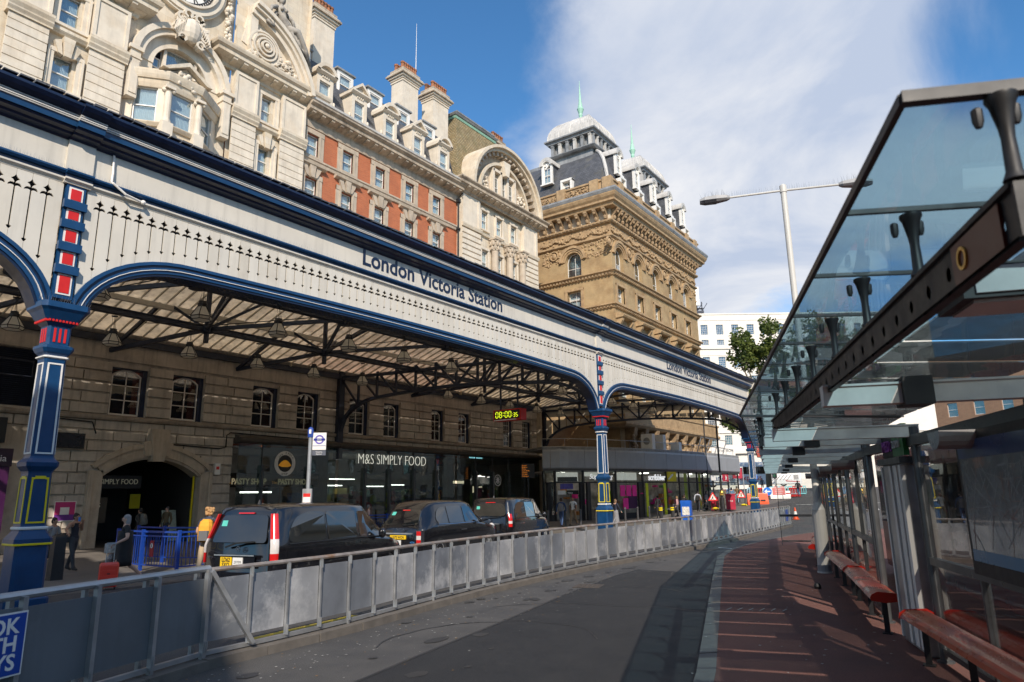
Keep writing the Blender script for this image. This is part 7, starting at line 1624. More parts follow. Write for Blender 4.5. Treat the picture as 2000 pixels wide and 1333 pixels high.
for s_, x, mm in (('national', 2.2, mat('coach navy text', (.03, .06, .25), .4)), ('express', 6.4, M_red)): letters(s_, (1.29, x, 1.0), 1.15, mm, co, pi/2, ext=.01, world=False, sx=.9)
for i in range(6): lobj('stripe', MB(lambda a, o, z: (1.29+o, a, z)).poly([(10.6+i*.5, .9), (10.68+i*.5, .9), (11.3+i*.5, 1.6), (11.22+i*.5, 1.6)], 0, .012), M_black, co)
for i in range(5): lobj('grille_bar', MB().box(1.27, 1.29, 14.1, 14.8, 1.0+.14*i, 1.06+.14*i), M_crub, co)
lobj('red_line', MB(lambda a, o, z: (1.28+o, a, z)).poly([(12.9, 1.0), (13.1, .7), (14.9, .6), (14.9, .68), (13.2, .8)], 0, .012), M_red, co)
# ------------------------------------------------------------------ people
SKINS = {'fair': (.55, .33, .24), 'tan': (.40, .22, .14), 'brown': (.26, .13, .08)}
def pm(name, col, **k): return mat(name, col, .75, var=k.pop('var', .12), sc=8, **k)
PALET = {}
def cloth(c):
    if c not in PALET: PALET[c] = pm('cloth %d' % len(PALET), c)
    return PALET[c]
def limbs(h, pose):
    s = h/1.75; J = {}
    tilt = pose.get('lean', 0); tw = pose.get('fat', 1.0)
    def U(x, y, z): zz_ = z-.95; return (x*s, (y+sin(tilt)*max(0, zz_))*s, z*s)
    J['pelvis'] = U(0, 0, .96); J['waist'] = U(0, .01, 1.10); J['chest'] = U(0, 0, 1.30); J['neck0'] = U(0, -.01, 1.46); J['neck'] = U(0, .005, 1.53)
    hy = pose.get('headyaw', 0); hp = pose.get('headpitch', 0)
    J['head'] = U(0, .025+.03*hp, 1.61); J['crown'] = U(0, .012+.03*hp, 1.70)
    for sd, sg in (('L', -1), ('R', 1)):
        th, kn = pose.get('leg'+sd, (0, 0)); th, kn = radians(th), radians(kn)
        hip = (sg*.09, 0, .93); k = (sg*.095, sin(th)*.44, .93-cos(th)*.44); a = (sg*.09, k[1]+sin(th-kn)*.41, k[2]-cos(th-kn)*.41); f = th-kn*.6
        J['hip'+sd], J['knee'+sd], J['ank'+sd] = [tuple(q*s for q in p) for p in (hip, k, a)]
        J['heel'+sd] = tuple(q*s for q in (a[0], a[1]-.04*cos(f), a[2]-.05)); J['toe'+sd] = tuple(q*s for q in (a[0]+sg*.02, a[1]+.17*cos(f), max(.025, a[2]-.055+.15*sin(f*.5))))
        J['sh'+sd] = U(sg*.185*(.93+.07*tw), -.01, 1.42)
        e, w = pose.get('arm'+sd, ((sg*.25, -.03, 1.14), (sg*.25, .06, .90)))
        J['elb'+sd], J['wri'+sd] = U(*e), U(*w)
    return J, s
def person(loc, rot, label, h=1.72, top=(.02, .02, .025), bottom=(.02, .02, .03), skin='fair', hair=(.05, .03, .02), shoe=(.03, .02, .02), sleeve='long', legs='long', pose={}, hairstyle='short', fingers=False, group='people around the station forecourt', skirt=None, fat=1.0, female=False):
    r = root('person', loc, label, 'person', group, rot); J, s = limbs(h, pose)
    V = []; E = []; Rd = []; idx = {}
    def add(k, p, rad): idx[k] = len(V); V.append(p); Rd.append(rad); return idx[k]
    f = fat
    add('pelvis', J['pelvis'], (.145*s*f, .105*s*f)); add('waist', J['waist'], (.130*s*f, .095*s*f)); add('chest', J['chest'], (.150*s*f, .105*s*f)); add('neck0', J['neck0'], (.095*s, .07*s)); add('neck', J['neck'], (.052*s, .052*s)); add('head', J['head'], (.074*s, .090*s)); add('crown', J['crown'], (.062*s, .074*s))
    for a, b in (('pelvis', 'waist'), ('waist', 'chest'), ('chest', 'neck0'), ('neck0', 'neck'), ('neck', 'head'), ('head', 'crown')): E.append((idx[a], idx[b]))
    BN = [('pelvis', 'chest', 0), ('chest', 'neck0', 0), ('neck0', 'neck', 0 if not female else 2), ('neck', 'crown', 2)]
    fat_l = 1.0 if legs == 'bare' else 1.12
    for sd, sg in (('L', -1), ('R', 1)):
        add('hip'+sd, J['hip'+sd], .088*s*fat_l*f); add('knee'+sd, J['knee'+sd], .057*s*fat_l); add('calf'+sd, tuple((Vector(J['knee'+sd])*.68+Vector(J['ank'+sd])*.32)+Vector((0, -.015*s, 0))), .054*s*fat_l); add('ank'+sd, J['ank'+sd], .037*s*(1.25 if legs == 'long' else 1)); add('heel'+sd, J['heel'+sd], .04*s); add('toe'+sd, J['toe'+sd], (.042*s, .028*s))
        E.extend([(idx['pelvis'], idx['hip'+sd]), (idx['hip'+sd], idx['knee'+sd]), (idx['knee'+sd], idx['calf'+sd]), (idx['calf'+sd], idx['ank'+sd]), (idx['ank'+sd], idx['heel'+sd]), (idx['ank'+sd], idx['toe'+sd])])
        fa = 1.15 if sleeve == 'long' else 1.0
        add('sh'+sd, J['sh'+sd], .062*s*(f*.4+.6)); add('elb'+sd, J['elb'+sd], .043*s*fa); add('wri'+sd, J['wri'+sd], .028*s*fa)
        E.extend([(idx['neck0'], idx['sh'+sd]), (idx['sh'+sd], idx['elb'+sd]), (idx['elb'+sd], idx['wri'+sd])])
        d = (Vector(J['wri'+sd])-Vector(J['elb'+sd])).normalized(); hand = Vector(J['wri'+sd])+d*.075*s; add('palm'+sd, tuple(hand), (.036*s, .022*s)); E.append((idx['wri'+sd], idx['palm'+sd]))
        side = d.cross(Vector((0, 0, 1)) if abs(d.z) < .8 else Vector((0, 1, 0))).normalized(); curl = d.cross(side)*(-1)
        if not fingers: add('fing'+sd, tuple(hand+d*.07*s+curl*.02*s), (.026*s, .014*s)); E.append((idx['palm'+sd], idx['fing'+sd]))
        lc = {'long': (1, 1), 'bare': (2, 2), 'knee': (1, 2)}[legs]
        BN += [('hip'+sd, 'knee'+sd, lc[0]), ('knee'+sd, 'ank'+sd, lc[1]), ('ank'+sd, 'toe'+sd, 4), ('heel'+sd, 'toe'+sd, 4), ('sh'+sd, 'elb'+sd, 2 if sleeve == 'none' else 0), ('elb'+sd, 'wri'+sd, 0 if sleeve == 'long' else 2), ('wri'+sd, 'palm'+sd, 2)]
    me = bpy.data.meshes.new('body'); me.from_pydata(V, E, []); o = bpy.data.objects.new('body', me); COL.objects.link(o)
    md = o.modifiers.new('skin', 'SKIN'); md.use_smooth_shade = True; md.branch_smoothing = .4
    o.modifiers.new('sub', 'SUBSURF').levels = 2 if fingers else 1
    for i, rd in enumerate(Rd): me.skin_vertices[0].data[i].radius = rd if isinstance(rd, tuple) else (rd, rd)
    me.skin_vertices[0].data[0].use_root = True
    bm_ = bpy.data.meshes.new_from_object(o.evaluated_get(bpy.context.evaluated_depsgraph_get())); bpy.data.objects.remove(o); bpy.data.meshes.remove(me)
    bm_.name = 'body'; bm_.materials.clear()
    ms_ = [cloth(top), cloth(bottom), pm('skin '+skin, SKINS[skin], var=.06), cloth(hair), cloth(shoe)]
    # shape the head and add fingers on the same mesh
    import bmesh
    b = bmesh.new(); b.from_mesh(bm_)
    hc = Vector(J['head'])
    for v in b.verts:
        q = v.co-hc
        if q.z > -.06*s and abs(q.x) < .12*s and q.y > .05*s: # nose and brow
            if abs(q.x) < .022*s and -.035*s < q.z < .03*s: v.co.y += .018*s
    if fingers:
        for sd, sg in (('L', -1), ('R', 1)):
            d = (Vector(J['wri'+sd])-Vector(J['elb'+sd])).normalized(); hand = Vector(J['wri'+sd])+d*.085*s; side = d.cross(Vector((0, 0, 1)) if abs(d.z) < .8 else Vector((0, 1, 0))).normalized(); cu = side.cross(d)
            if cu.z > 0: cu = -cu
            mb = MB()
            for k, ln in enumerate((.058, .068, .064, .048)):
                p0 = hand+side*(.024-.016*k)*s; p1 = p0+d*ln*.55*s+cu*.010*s; p2 = p1+d*ln*.35*s+cu*.03*s; p3 = p2+cu*.024*s; mb.tube([tuple(p) for p in (p0-d*.02*s, p0, p1, p2, p3)], [.009*s, .0095*s, .009*s, .008*s, .006*s], 6)
            p0 = hand-d*.045*s+side*.030*s; mb.tube([tuple(p) for p in (p0, p0+side*.022*s+d*.02*s, p0+side*.026*s+d*.05*s+cu*.012*s)], [.012*s, .011*s, .008*s], 6)
            vs = [b.verts.new(p) for p in mb.v]
            for fc in mb.f:
                try: b.faces.new([vs[i] for i in fc])
                except ValueError: pass
    b.to_mesh(bm_); b.free()
    for mm in ms_: bm_.materials.append(mm)
    segs = [(Vector(J.get(a, V[idx[a]])), Vector(J.get(c, V[idx[c]])), k) for a, c, k in BN]
    mi = []
    for p in bm_.polygons:
        c = p.center; best = (9, 0)
        for a, e, k in segs:
            d = e-a; t = max(0, min(1, (c-a).dot(d)/max(1e-9, d.length_squared))); q = (c-a-d*t).length
            if k == 2: q *= .96
            if q < best[0]: best = (q, k)
        k = best[1]
        if sleeve == 'short' and k == 0:
            for sd in 'LR':
                a, e = Vector(J['sh'+sd]), Vector(J['elb'+sd]); t = (c-a).dot(e-a)/(e-a).length_squared
                if t > .55 and (c-a-(e-a)*t).length < .1*s: k = 2
        if sleeve in ('short', 'none') :
            for sd in 'LR':
                w_ = Vector(J['wri'+sd])
                if (c-w_).length < .05*s: k = 2
        if k == 0 and c.z < .98*s and abs(c.z) > 0: k = 1
        mi.append(k)
    bm_.polygons.foreach_set('material_index', mi); bm_.polygons.foreach_set('use_smooth', [True]*len(mi))
    lobj('body', bm_, None, r)
    # hair
    hm = MB(); c = (hc.x, hc.y, hc.z)
    def hb(dx, dy, dz, rx, ry, rz): hm.ball((c[0]+dx*s, c[1]+dy*s, c[2]+dz*s), (rx*s, ry*s, rz*s), 10, 7)
    if hairstyle != 'bald':
        hb(0, -.03, .05, .088, .090, .082); hb(0, -.05, .0, .084, .075, .085)
        if hairstyle == 'long': hb(-.062, -.035, -.06, .036, .06, .11); hb(.062, -.035, -.06, .036, .06, .11); hb(0, -.07, -.07, .075, .045, .12)
        if hairstyle == 'bob': hb(-.066, -.045, -.045, .028, .05, .10); hb(.066, -.045, -.045, .028, .05, .10); hb(0, -.075, -.05, .075, .045, .11)
        if hairstyle == 'bun': hb(0, -.06, .10, .05, .05, .045)
        if hairstyle == 'curly':
            random.seed(3)
            for i in range(26): a = rnd(0, 6.28); hb(.075*cos(a), -.03+.08*sin(a), rnd(-.04, .11), .04, .04, .04)
        lobj('hair', hm, cloth(hair), r, smooth=True)
    fm_ = MB()
    for sg in (-1, 1): fm_.ball((c[0]+sg*.031*s, c[1]+.088*s, c[2]+.012*s), (.013*s, .006*s, .007*s), 6, 4); fm_.ball((c[0]+sg*.078*s, c[1]+.0*s, c[2]), (.012*s, .022*s, .03*s), 6, 4, 1)
    fm_.box(c[0]-.022*s, c[0]+.022*s, c[1]+.088*s, c[1]+.094*s, c[2]-.052*s, c[2]-.043*s, 2)
    lobj('face', fm_, [M_black, ms_[2], mat('lips', (.35, .12, .10), .5)], r, kind='stuff' if False else None)
    if skirt:
        z0, z1, r0, r1, col = skirt; rings = []
        for k in range(7):
            t = k/6; z = z1+(z0-z1)*t; rr = r1+(r0-r1)*t
            rings.append([(rr*s*cos(a*2*pi/20)*(1+.03*t*sin(a*2.5)), (rr*.8*s*sin(a*2*pi/20))*(1+.03*t*sin(a*2.5))+sin(pose.get('lean', 0))*max(0, z-.95), z*s) for a in range(20)])
        lobj('skirt', MB().loft(rings), cloth(col), r, smooth=True)
    return r, J, s
def backpack(loc, rot, z, col, label, col2=None, w=.30, h=.46, d=.17):
    r = root('backpack', (*loc, z), label, 'backpack', None, rot); rings = []
    for t, k in ((0, .75), (.06, .95), (.3, 1.0), (.7, .95), (.9, .8), (1, .45)): rings.append([(w/2*k*x, -d*(.2+.8*k)*y if y > 0 else 0, t*h) for x, y in ((-1, 0), (-1, .6), (-.7, 1), (.7, 1), (1, .6), (1, 0))])
    lobj('bag', MB().loft(rings), cloth(col), r, smooth=False); lobj('pocket', MB().loft([[(w*.36*x, -d*.95-.05*y, z_) for x, y in ((-1, 0), (-.8, 1), (.8, 1), (1, 0))] for z_ in (.04, .1, h*.45, h*.5)]), cloth(col2 or col), r)
    for sg in (-1, 1): lobj('strap', MB().tube([(sg*.1, -.02, h*.95), (sg*.11, .08, h+.02), (sg*.115, .19, h*.8), (sg*.12, .2, h*.5), (sg*.14, .08, .12)], .018, 5), cloth(col2 or col), r)
    return r
def fw(rot, x, y): return (cos(rot)*x-sin(rot)*y, sin(rot)*x+cos(rot)*y)
walk = dict(legL=(24, 6), legR=(-18, 22), armL=((-.25, -.13, 1.16), (-.25, -.12, .92)), armR=((.25, .08, 1.15), (.24, .24, .95)))
walk2 = dict(legL=(-20, 24), legR=(22, 5), armL=((-.25, .06, 1.15), (-.24, .2, .94)), armR=((.25, -.12, 1.16), (.25, -.14, .92)))
stand = dict(legL=(2, 0), legR=(-2, 2))
# woman with red suitcase, walking to the left
rw = radians(160); wl = (-17.5, 8.45, 0)
person(wl, rw, 'grey haired woman in a black dress pulling a bright red suitcase', 1.68, (.012, .012, .013), (.012, .012, .013), 'fair', (.28, .26, .25), (.015, .013, .012), 'short', 'bare', dict(legL=(20, 4), legR=(-20, 28), armL=((-.3, -.02, 1.17), (-.28, .20, 1.06)), armR=((.27, -.06, 1.16), (.28, .08, .95)), fat=1.2), 'bob', True, skirt=(.50, 1.34, .25, .215, (.012, .012, .013)), fat=1.28, female=True)
gl = tag(obj('glasses', MB().arc(-.033, 0, .022, .026, 0, 360, -.002, .002, 12).arc(.033, 0, .022, .026, 0, 360, -.002, .002, 12), M_black, None, loc=(wl[0]+fw(rw, 0, .12)[0], wl[1]+fw(rw, 0, .12)[1], 1.56), rot=rw), 'dark framed glasses worn by the grey haired woman', 'glasses')
sx, sy = fw(rw, -.36, .30); sc_ = root('suitcase', (wl[0]+sx, wl[1]+sy, 0), 'bright red ribbed cabin suitcase with extended grey handle', 'suitcase', None, radians(65))
M_case = mat('red suitcase shell', (.85, .045, .02), .35, var=.05, coat=.3)
rings = []
for z, k in ((.06, .9), (.09, 1), (.30, 1), (.52, 1), (.57, .97), (.60, .86)): rings.append([(.20*k*x, .115*k*y, z) for x, y in ((-1, -.6), (-.88, -1), (.88, -1), (1, -.6), (1, .6), (.88, 1), (-.88, 1), (-1, .6))])
lobj('shell', MB().loft(rings), M_case, sc_)
for z in (.17, .29, .41, .51): lobj('rib', MB().box(-.175, .175, -.124, -.112, z-.035, z+.02), M_case, sc_)
lobj('zip', MB().box(-.203, .203, -.008, .008, .07, .6), M_black, sc_); lobj('badge', MB().box(-.03, .03, -.126, -.12, .345, .365), M_black, sc_)
for x in (-.08, .08): lobj('handle_tube', MB().tube([(x, .05, .58), (x, .05, 1.02)], .011, 6), M_alu, sc_)
lobj('handle_grip', MB().box(-.095, .095, .035, .065, 1.0, 1.04), mat('grip grey', (.35, .35, .38), .5), sc_)
for x in (-.15, .15):
    for y in (-.07, .07): lobj('wheel', MB().ball((x, y, .03), (.02, .03, .03), 8, 6), M_black, sc_)
sx, sy = fw(rw, .3, .22); nb = root('carrier_bag', (wl[0]+sx, wl[1]+sy, .55), 'folded newspaper and small glittery bag carried by the grey haired woman', 'bag', None, rw)
lobj('newspaper', MB().box(-.02, .04, -.14, .16, .22, .44), mat('newsprint', (.55, .52, .47), .8, var=.5, sc=16), nb); lobj('bag', MB().lathe((0, 0, -.12), [(.03, 0), (.10, .05), (.11, .2), (.06, .32)], 10), mat('glitter cloth', (.2, .18, .17), .4, .4, var=.9, sc=60), nb)
# two women by the wall
person((-22.6, 9.45, 0), radians(-70), 'dark haired woman in a sleeveless black top and dark trousers, drinking', 1.66, (.012, .013, .02), (.035, .037, .042), 'tan', (.018, .013, .012), (.02, .018, .018), 'none', 'long', dict(legL=(-14, 8), legR=(16, 4), armL=((-.27, -.02, 1.2), (-.09, .18, 1.46)), armR=((.34, .02, 1.24), (.42, .2, 1.16))), 'bun', True, female=True)
tag(obj('drinks_can', MB().lathe((-22.37, 9.44, 1.42), [(.028, 0), (.032, .02), (.032, .1), (.027, .12)], 10), mat('blue can', (.02, .15, .5), .3)), 'small blue drinks can held to the dark haired woman mouth', 'can')
person((-22.9, 9.0, 0), radians(-62), 'shorter woman in a light grey hooded jacket beside the drinking woman', 1.55, (.32, .32, .33), (.015, .015, .017), 'tan', (.02, .014, .012), (.03, .03, .035), 'long', 'long', walk2, 'bun', True, female=True)
hb_ = tag(obj('handbag', MB().loft([[(-22.66+.09*k*x, 9.22+.15*k*y, z) for x, y in ((-1, -1), (1, -1), (1, 1), (-1, 1))] for z, k in ((.82, .8), (.86, 1), (1.05, .9), (1.1, .6))]), M_black), 'black leather handbag hanging between the two women', 'handbag')
# man with orange backpack behind the van
rm = radians(40); ml = (-16.3, 9.85, 0)
person(ml, rm, 'fair curly haired man in beige trousers with an orange backpack, behind the van taxi', 1.82, (.025, .035, .065), (.46, .35, .23), 'fair', (.42, .24, .10), (.06, .035, .02), 'short', 'long', dict(legL=(-16, 14), legR=(16, 4), armL=((-.26, .02, 1.16), (-.22, .2, 1.05)), armR=((.26, .04, 1.15), (.24, .2, 1.02)), lean=.05), 'curly', True)
bx, by = fw(rm, 0, -.10); backpack((ml[0]+bx, ml[1]+by), rm, .98, (.80, .36, .03), 'orange and grey hiking backpack on the curly haired man', (.13, .13, .135), .34, .54, .2)
# two dim figures in the archway
person((-31.4, 16.9, 0), radians(200), 'man in a dark cap and brown padded jacket inside the archway', 1.72, (.10, .075, .04), (.02, .02, .022), 'fair', (.03, .03, .035), pose=stand)
person((-29.8, 14.9, 0), radians(120), 'person in dark clothes with a grey rucksack at the archway railing', 1.7, (.015, .015, .015), (.015, .015, .018), 'tan', (.02, .015, .012), pose=walk)
bx, by = fw(radians(120), 0, -.1); backpack((-29.8+bx, 14.9+by), radians(120), .98, (.12, .12, .11), 'dull grey rucksack by the archway railing')
person((-26.5, 24.6, 0), radians(-30), 'older woman in a pale pink coat and grey cap between the first two taxis', 1.62, (.62, .42, .38), (.05, .05, .06), 'fair', (.20, .19, .19), pose=stand, female=True)
PP = [((-22.32, 36.3, 0), 20, 'man in a blue suit with a grey backpack walking away past the bollards', 1.78, (.035, .07, .16), (.04, .075, .17), 'fair', (.06, .035, .02), walk, {}, (.18, .17, .17)),
      ((-22.5, 38.0, 0), 190, 'balding man in a white T-shirt and khaki trousers facing the road', 1.8, (.68, .68, .66), (.26, .18, .10), 'tan', (.03, .02, .015), walk2, dict(sleeve='short', hairstyle='bald'), (.015, .015, .015)),
      ((-20.1, 39.1, 0), -20, 'woman in a dark top and long grey patterned skirt behind the middle column', 1.66, (.015, .02, .04), (.2, .2, .21), 'fair', (.16, .10, .05), walk, dict(skirt=(.12, 1.0, .27, .17, (.20, .20, .21)), female=True, hairstyle='bob'), None),
      ((-22.1, 50.0, 0), 60, 'man in black entering the shop with lime green door posts', 1.78, (.012, .012, .013), (.015, .015, .018), 'tan', (.02, .015, .01), stand, {}, None),
      ((-20.5, 51.3, .06), 5, 'man in black with a black rucksack and orange lead near the blue bin', 1.78, (.012, .012, .013), (.02, .02, .022), 'fair', (.03, .02, .015), stand, {}, (.02, .02, .022)),
      ((-21.7, 52.8, .12), 100, 'woman in a pale pink top by the shop window near the blue bin', 1.6, (.5, .3, .3), (.05, .05, .06), 'fair', (.2, .13, .06), stand, dict(female=True, hairstyle='long'), None),
      ((-21.5, 56.8, .3), 15, 'man in a pale shirt with a slung black bag striding away', 1.78, (.40, .43, .50), (.02, .022, .03), 'tan', (.02, .015, .012), walk, {}, (.012, .012, .012)),
      ((-21.6, 59.2, .41), 260, 'woman in a long navy robe looking at her phone', 1.7, (.012, .016, .03), (.012, .016, .03), 'tan', (.012, .014, .025), stand, dict(skirt=(.08, 1.1, .27, .19, (.012, .016, .03)), hairstyle='long', female=True), None),
      ((-21.5, 63.1, .59), 20, 'person in an olive green jacket beyond the black lamp column', 1.74, (.12, .13, .05), (.2, .17, .12), 'fair', (.12, .08, .05), stand, {}, None),
      ((-21.5, 65.6, .70), 10, 'dark haired woman in a blue denim jacket with a shoulder strap', 1.68, (.10, .22, .36), (.22, .17, .10), 'fair', (.012, .010, .010), walk2, dict(hairstyle='long', female=True), None),
      ((-21.4, 66.9, .76), 15, 'person in a brown top and pale jeans ahead of the denim jacket', 1.74, (.16, .10, .05), (.22, .33, .42), 'tan', (.02, .015, .012), walk, {}, None),
      ((-20.7, 68.7, .84), 5, 'person in a light blue shirt beside the far column', 1.76, (.35, .52, .62), (.3, .25, .2), 'fair', (.1, .07, .04), walk, {}, None),
      ((-26.7, 94.2, 1.98), 190, 'woman in dark clothes standing at the crossing before the coach', 1.68, (.02, .025, .05), (.02, .02, .03), 'fair', (.02, .015, .012), stand, dict(female=True, hairstyle='long'), None),
      ((-25.9, 94.7, 2.0), 10, 'person with a turquoise rucksack at the crossing before the coach', 1.72, (.05, .06, .08), (.03, .03, .04), 'fair', (.1, .06, .03), stand, {}, (.1, .45, .5)),
      ((-27.9, 93.8, 1.97), 160, 'person in a pale top at the left of the crossing group', 1.66, (.5, .5, .48), (.05, .05, .06), 'fair', (.1, .06, .03), stand, {}, None),
      ((-18.6, 78.7, 1.29), 30, 'man in a dark cap, black jacket and jeans crossing the far road alone', 1.78, (.012, .013, .018), (.06, .10, .17), 'tan', (.015, .015, .02), walk2, {}, (.02, .02, .022))]
for loc, rot, lb, h, t, bt, sk, hr, ps, kw, bag in PP:
    kw = dict(kw); hs = kw.pop('hairstyle', 'short'); person(loc, radians(rot), lb, h, t, bt, sk, hr, pose=ps, hairstyle=hs, **kw)
    if bag: bx, by = fw(radians(rot), 0, -.1); backpack((loc[0]+bx, loc[1]+by), radians(rot), loc[2]+.98, bag, 'rucksack carried by the '+' '.join(lb.split()[:7]))
# ------------------------------------------------------------------ street furniture
M_fence = mat('bright blue rail paint', (.008, .05, .30), .4, var=.1, coat=.2)
def rail_fence(label, P):
    r = root('pedestrian_railing', (*P[0], 0), label, 'railing', 'blue railings by the archway'); q = [Vector(p) for p in P]
    for a, b in zip(q[:-1], q[1:]):
        d = b-a; n = max(1, round(d.length/.13))
        for z in (1.1, .98, .17): obj('rail', MB().bar((a.x, a.y, z), (b.x, b.y, z), .04, .05 if z > 1 else .035), M_fence, r)
        for i in range(1, n): c = a.lerp(b, i/n); obj('bar', MB().tube([(c.x, c.y, .17), (c.x, c.y, .98)], .010, 5), M_fence, r)
    for c in q: obj('post', MB().box(c.x-.04, c.x+.04, c.y-.04, c.y+.04, 0, 1.16), M_fence, r)
    return r
f_ = rail_fence('bright blue pedestrian railing in front of the stone archway', [(-22.6, 10.7), (-20.9, 10.6), (-19.2, 10.75), (-19.3, 12.3), (-19.4, 14.0)])
rail_fence('second blue railing run parallel behind the first at the archway', [(-24.6, 12.3), (-22.9, 12.3), (-21.2, 12.9), (-21.2, 14.4)])
rail_fence('distant blue railing seen through the gap between the taxis', [(-26.2, 23.0), (-26.0, 25.4), (-25.8, 27.4)])
pn = root('prohibition_sign', (-20.3, 10.5, .45), 'small red and white notice fixed on the blue railing', 'sign'); obj('plate', MB().box(-20.36, -20.18, 10.55, 10.57, .42, .86), mat('notice red', (.42, .02, .03), .5), pn); obj('white_disc', MB(lambda a, o, z: (a, 10.55-o, z)).arc(-20.27, .72, 0, .07, 0, 360, 0, .004, 14), M_white, pn); obj('pictogram', MB().box(-20.285, -20.255, 10.543, 10.546, .68, .76), M_black, pn)
sqb = tag(obj('square_bollard', MB().loft([[(-20.6+.14*k*x, 8.25+.14*k*y, z) for x, y in ((-1, -1), (1, -1), (1, 1), (-1, 1))] for z, k in ((0, 1.08), (.1, 1.05), (1.05, .95), (1.1, .9), (1.16, .5))]), M_black), 'square black bollard between the first column and the two women', 'bollard')
# bollards by the pavilion
bm_ = MB().lathe((0, 0, 0), [(.10, 0), (.10, .05), (.075, .07), (.07, .85), (.085, .88), (.085, .94), (.06, 1.0), (.02, 1.02)], 12).mesh('bollard', [mat('dull steel bollard', (.09, .09, .095), .4, .5, var=.2)])
BL = [(-24.2, 35.6), (-23.6, 36.8), (-23.2, 38.2), (-22.9, 39.6), (-22.7, 41.3), (-22.5, 43.0), (-22.3, 44.8), (-22.2, 46.6), (-22.1, 48.4), (-21.9, 50.2), (-21.7, 52.0), (-21.5, 54)]
for i, (x, y) in enumerate(BL):
    o = obj('bollard', bm_, None, None, loc=(x, y, gz(y))); tag(o, 'slim dull metal bollard, %s along the row before the shop pavilion' % ORD[i], 'bollard', 'bollards before the shop pavilion')
for x, y, lb in ((-20.85, 47.6, 'black bollard with yellow bands, nearer of the pair by the blue bin'), (-20.35, 48.5, 'black bollard with yellow bands, touching the blue bin side')):
    r = root('banded_bollard', (x, y, 0), lb, 'bollard', 'yellow banded bollards'); lobj('post', MB().lathe((0, 0, 0), [(.09, 0), (.085, 1.0), (.03, 1.04)], 12), M_black, r)
    for z in (.72, .86): lobj('band', MB().lathe((0, 0, z), [(.15, 0), (.15, .08)], 12), M_yellow, r)
bn = root('litter_bin', (-19.65, 49.5, 0), 'blue rectangular newspaper bin with a white front poster', 'bin', None, .2); lobj('body', MB().box(-.36, .36, -.3, .3, 0, 1.2).poly([(-.3, 1.2), (.34, 1.2), (.3, 1.32), (-.3, 1.4)], -.38, .38, ax='a'), mat('bin blue', (.01, .10, .48), .4), bn); lobj('poster', MB().box(-.26, .26, -.31, -.3, .35, .95), mat('newspaper poster', (.6, .58, .54), .6, var=.5, sc=9), bn)
# bus stop flag on its pole
fl = root('bus_stop', (-16.55, 13.0, 0), 'grey bus stop pole with a white flag, purple ring and blue symbol on top', 'bus stop', None, radians(38))
lobj('pole', MB().lathe((0, 0, 0), [(.075, 0), (.075, 1.7), (.058, 1.75), (.058, 3.75), (.02, 3.78)], 12), mat('bus stop pole grey', (.36, .37, .38), .4, .4), fl)
lobj('finial', MB().lathe((0, -.02, 3.70), [(.02, 0), (.1, .03), (.11, .2), (.08, .3), (.02, .33)], 10, 0, 0, .8, .5), mat('finial blue', (.02, .06, .3), .4), fl); lobj('pictogram', MB().box(-.03, .03, -.085, -.075, 3.83, 3.95), M_white, fl)
lobj('flag', MB().box(.07, .46, -.02, .02, 3.36, 3.86), M_white, fl); M_rnd = mat('ring purple', (.16, .13, .45), .4); fx = MB(lambda a, o, z: (a, -.02-o, z)); fx.arc(.265, 3.66, .09, .135, 0, 360, 0, .006, 28); lobj('ring', fx, M_rnd, fl)
lobj('ring_bar', MB().box(.10, .43, -.032, -.02, 3.63, 3.69), mat('bar blue', (.01, .03, .25), .4), fl); letters('BUSES', (.265, -.034, 3.64), .045, M_white, fl, 0, ext=.001, align='CENTER', world=False); lobj('flag_line', MB().box(.08, .45, -.024, -.02, 3.47, 3.485), mat('bar blue', (.01, .03, .25), .4), fl)
lobj('stop_name', MB().box(.07, .46, -.02, .02, 3.20, 3.345), mat('stop name grey', (.10, .11, .14), .4), fl); letters('Victoria', (.265, -.022, 3.28), .06, M_white, fl, 0, ext=.001, align='CENTER', world=False); letters('Station', (.265, -.022, 3.22), .06, M_white, fl, 0, ext=.001, align='CENTER', world=False)
lobj('timetable_case', MB().box(-.13, .13, -.10, -.06, 1.35, 2.25).box(-.13, .13, -.06, .06, 1.35, 2.25), M_steel, fl); lobj('timetable', MB().box(-.1, .1, -.107, -.1, 1.45, 2.12), M_white, fl); lobj('timetable_header', MB().box(-.1, .1, -.11, -.107, 2.02, 2.12), M_red, fl)
# black traditional lamp column and red box, bike, signs at the road works
lc = root('lamp_column', (-19.85, 58.0, gz(58)), 'slender black lamp column with a gilt collar beside the red box', 'lamp column'); lobj('pole', MB().lathe((0, 0, 0), [(.26, 0), (.26, .2), (.2, .25), (.2, 1.1), (.12, 1.2), (.14, 1.3), (.09, 1.5), (.075, 6), (.06, 9.5)], 10), M_black, lc); lobj('collar', MB().lathe((0, 0, 1.3), [(.12, 0), (.17, .06), (.11, .14), (.15, .25), (.09, .4)], 10), M_gold, lc); lobj('camera', MB().box(-.7, .1, -.1, .1, 3.0, 3.2), M_steel, lc)
l2 = tag(obj('lamp_column', MB().lathe((-22.4, 62, gz(62)), [(.12, 0), (.08, .5), (.06, 8.5)], 8), M_black), 'second thin black column behind the access frame', 'lamp column')
M_box = mat('crimson box', (.42, .02, .05), .45, var=.08)
rb = root('delivery_box', (-19.6, 59.4, gz(59)), 'crimson delivery box standing right of the black lamp column', 'box', None, .3); lobj('shell', MB().box(-.38, .38, -.4, .4, .1, 1.3), M_box, rb); lobj('lid', MB().box(-.42, .42, -.44, .44, 1.3, 1.4), M_box, rb); letters('food', (0, -.405, .75), .2, M_white, rb, 0, ext=.004, align='CENTER', world=False)
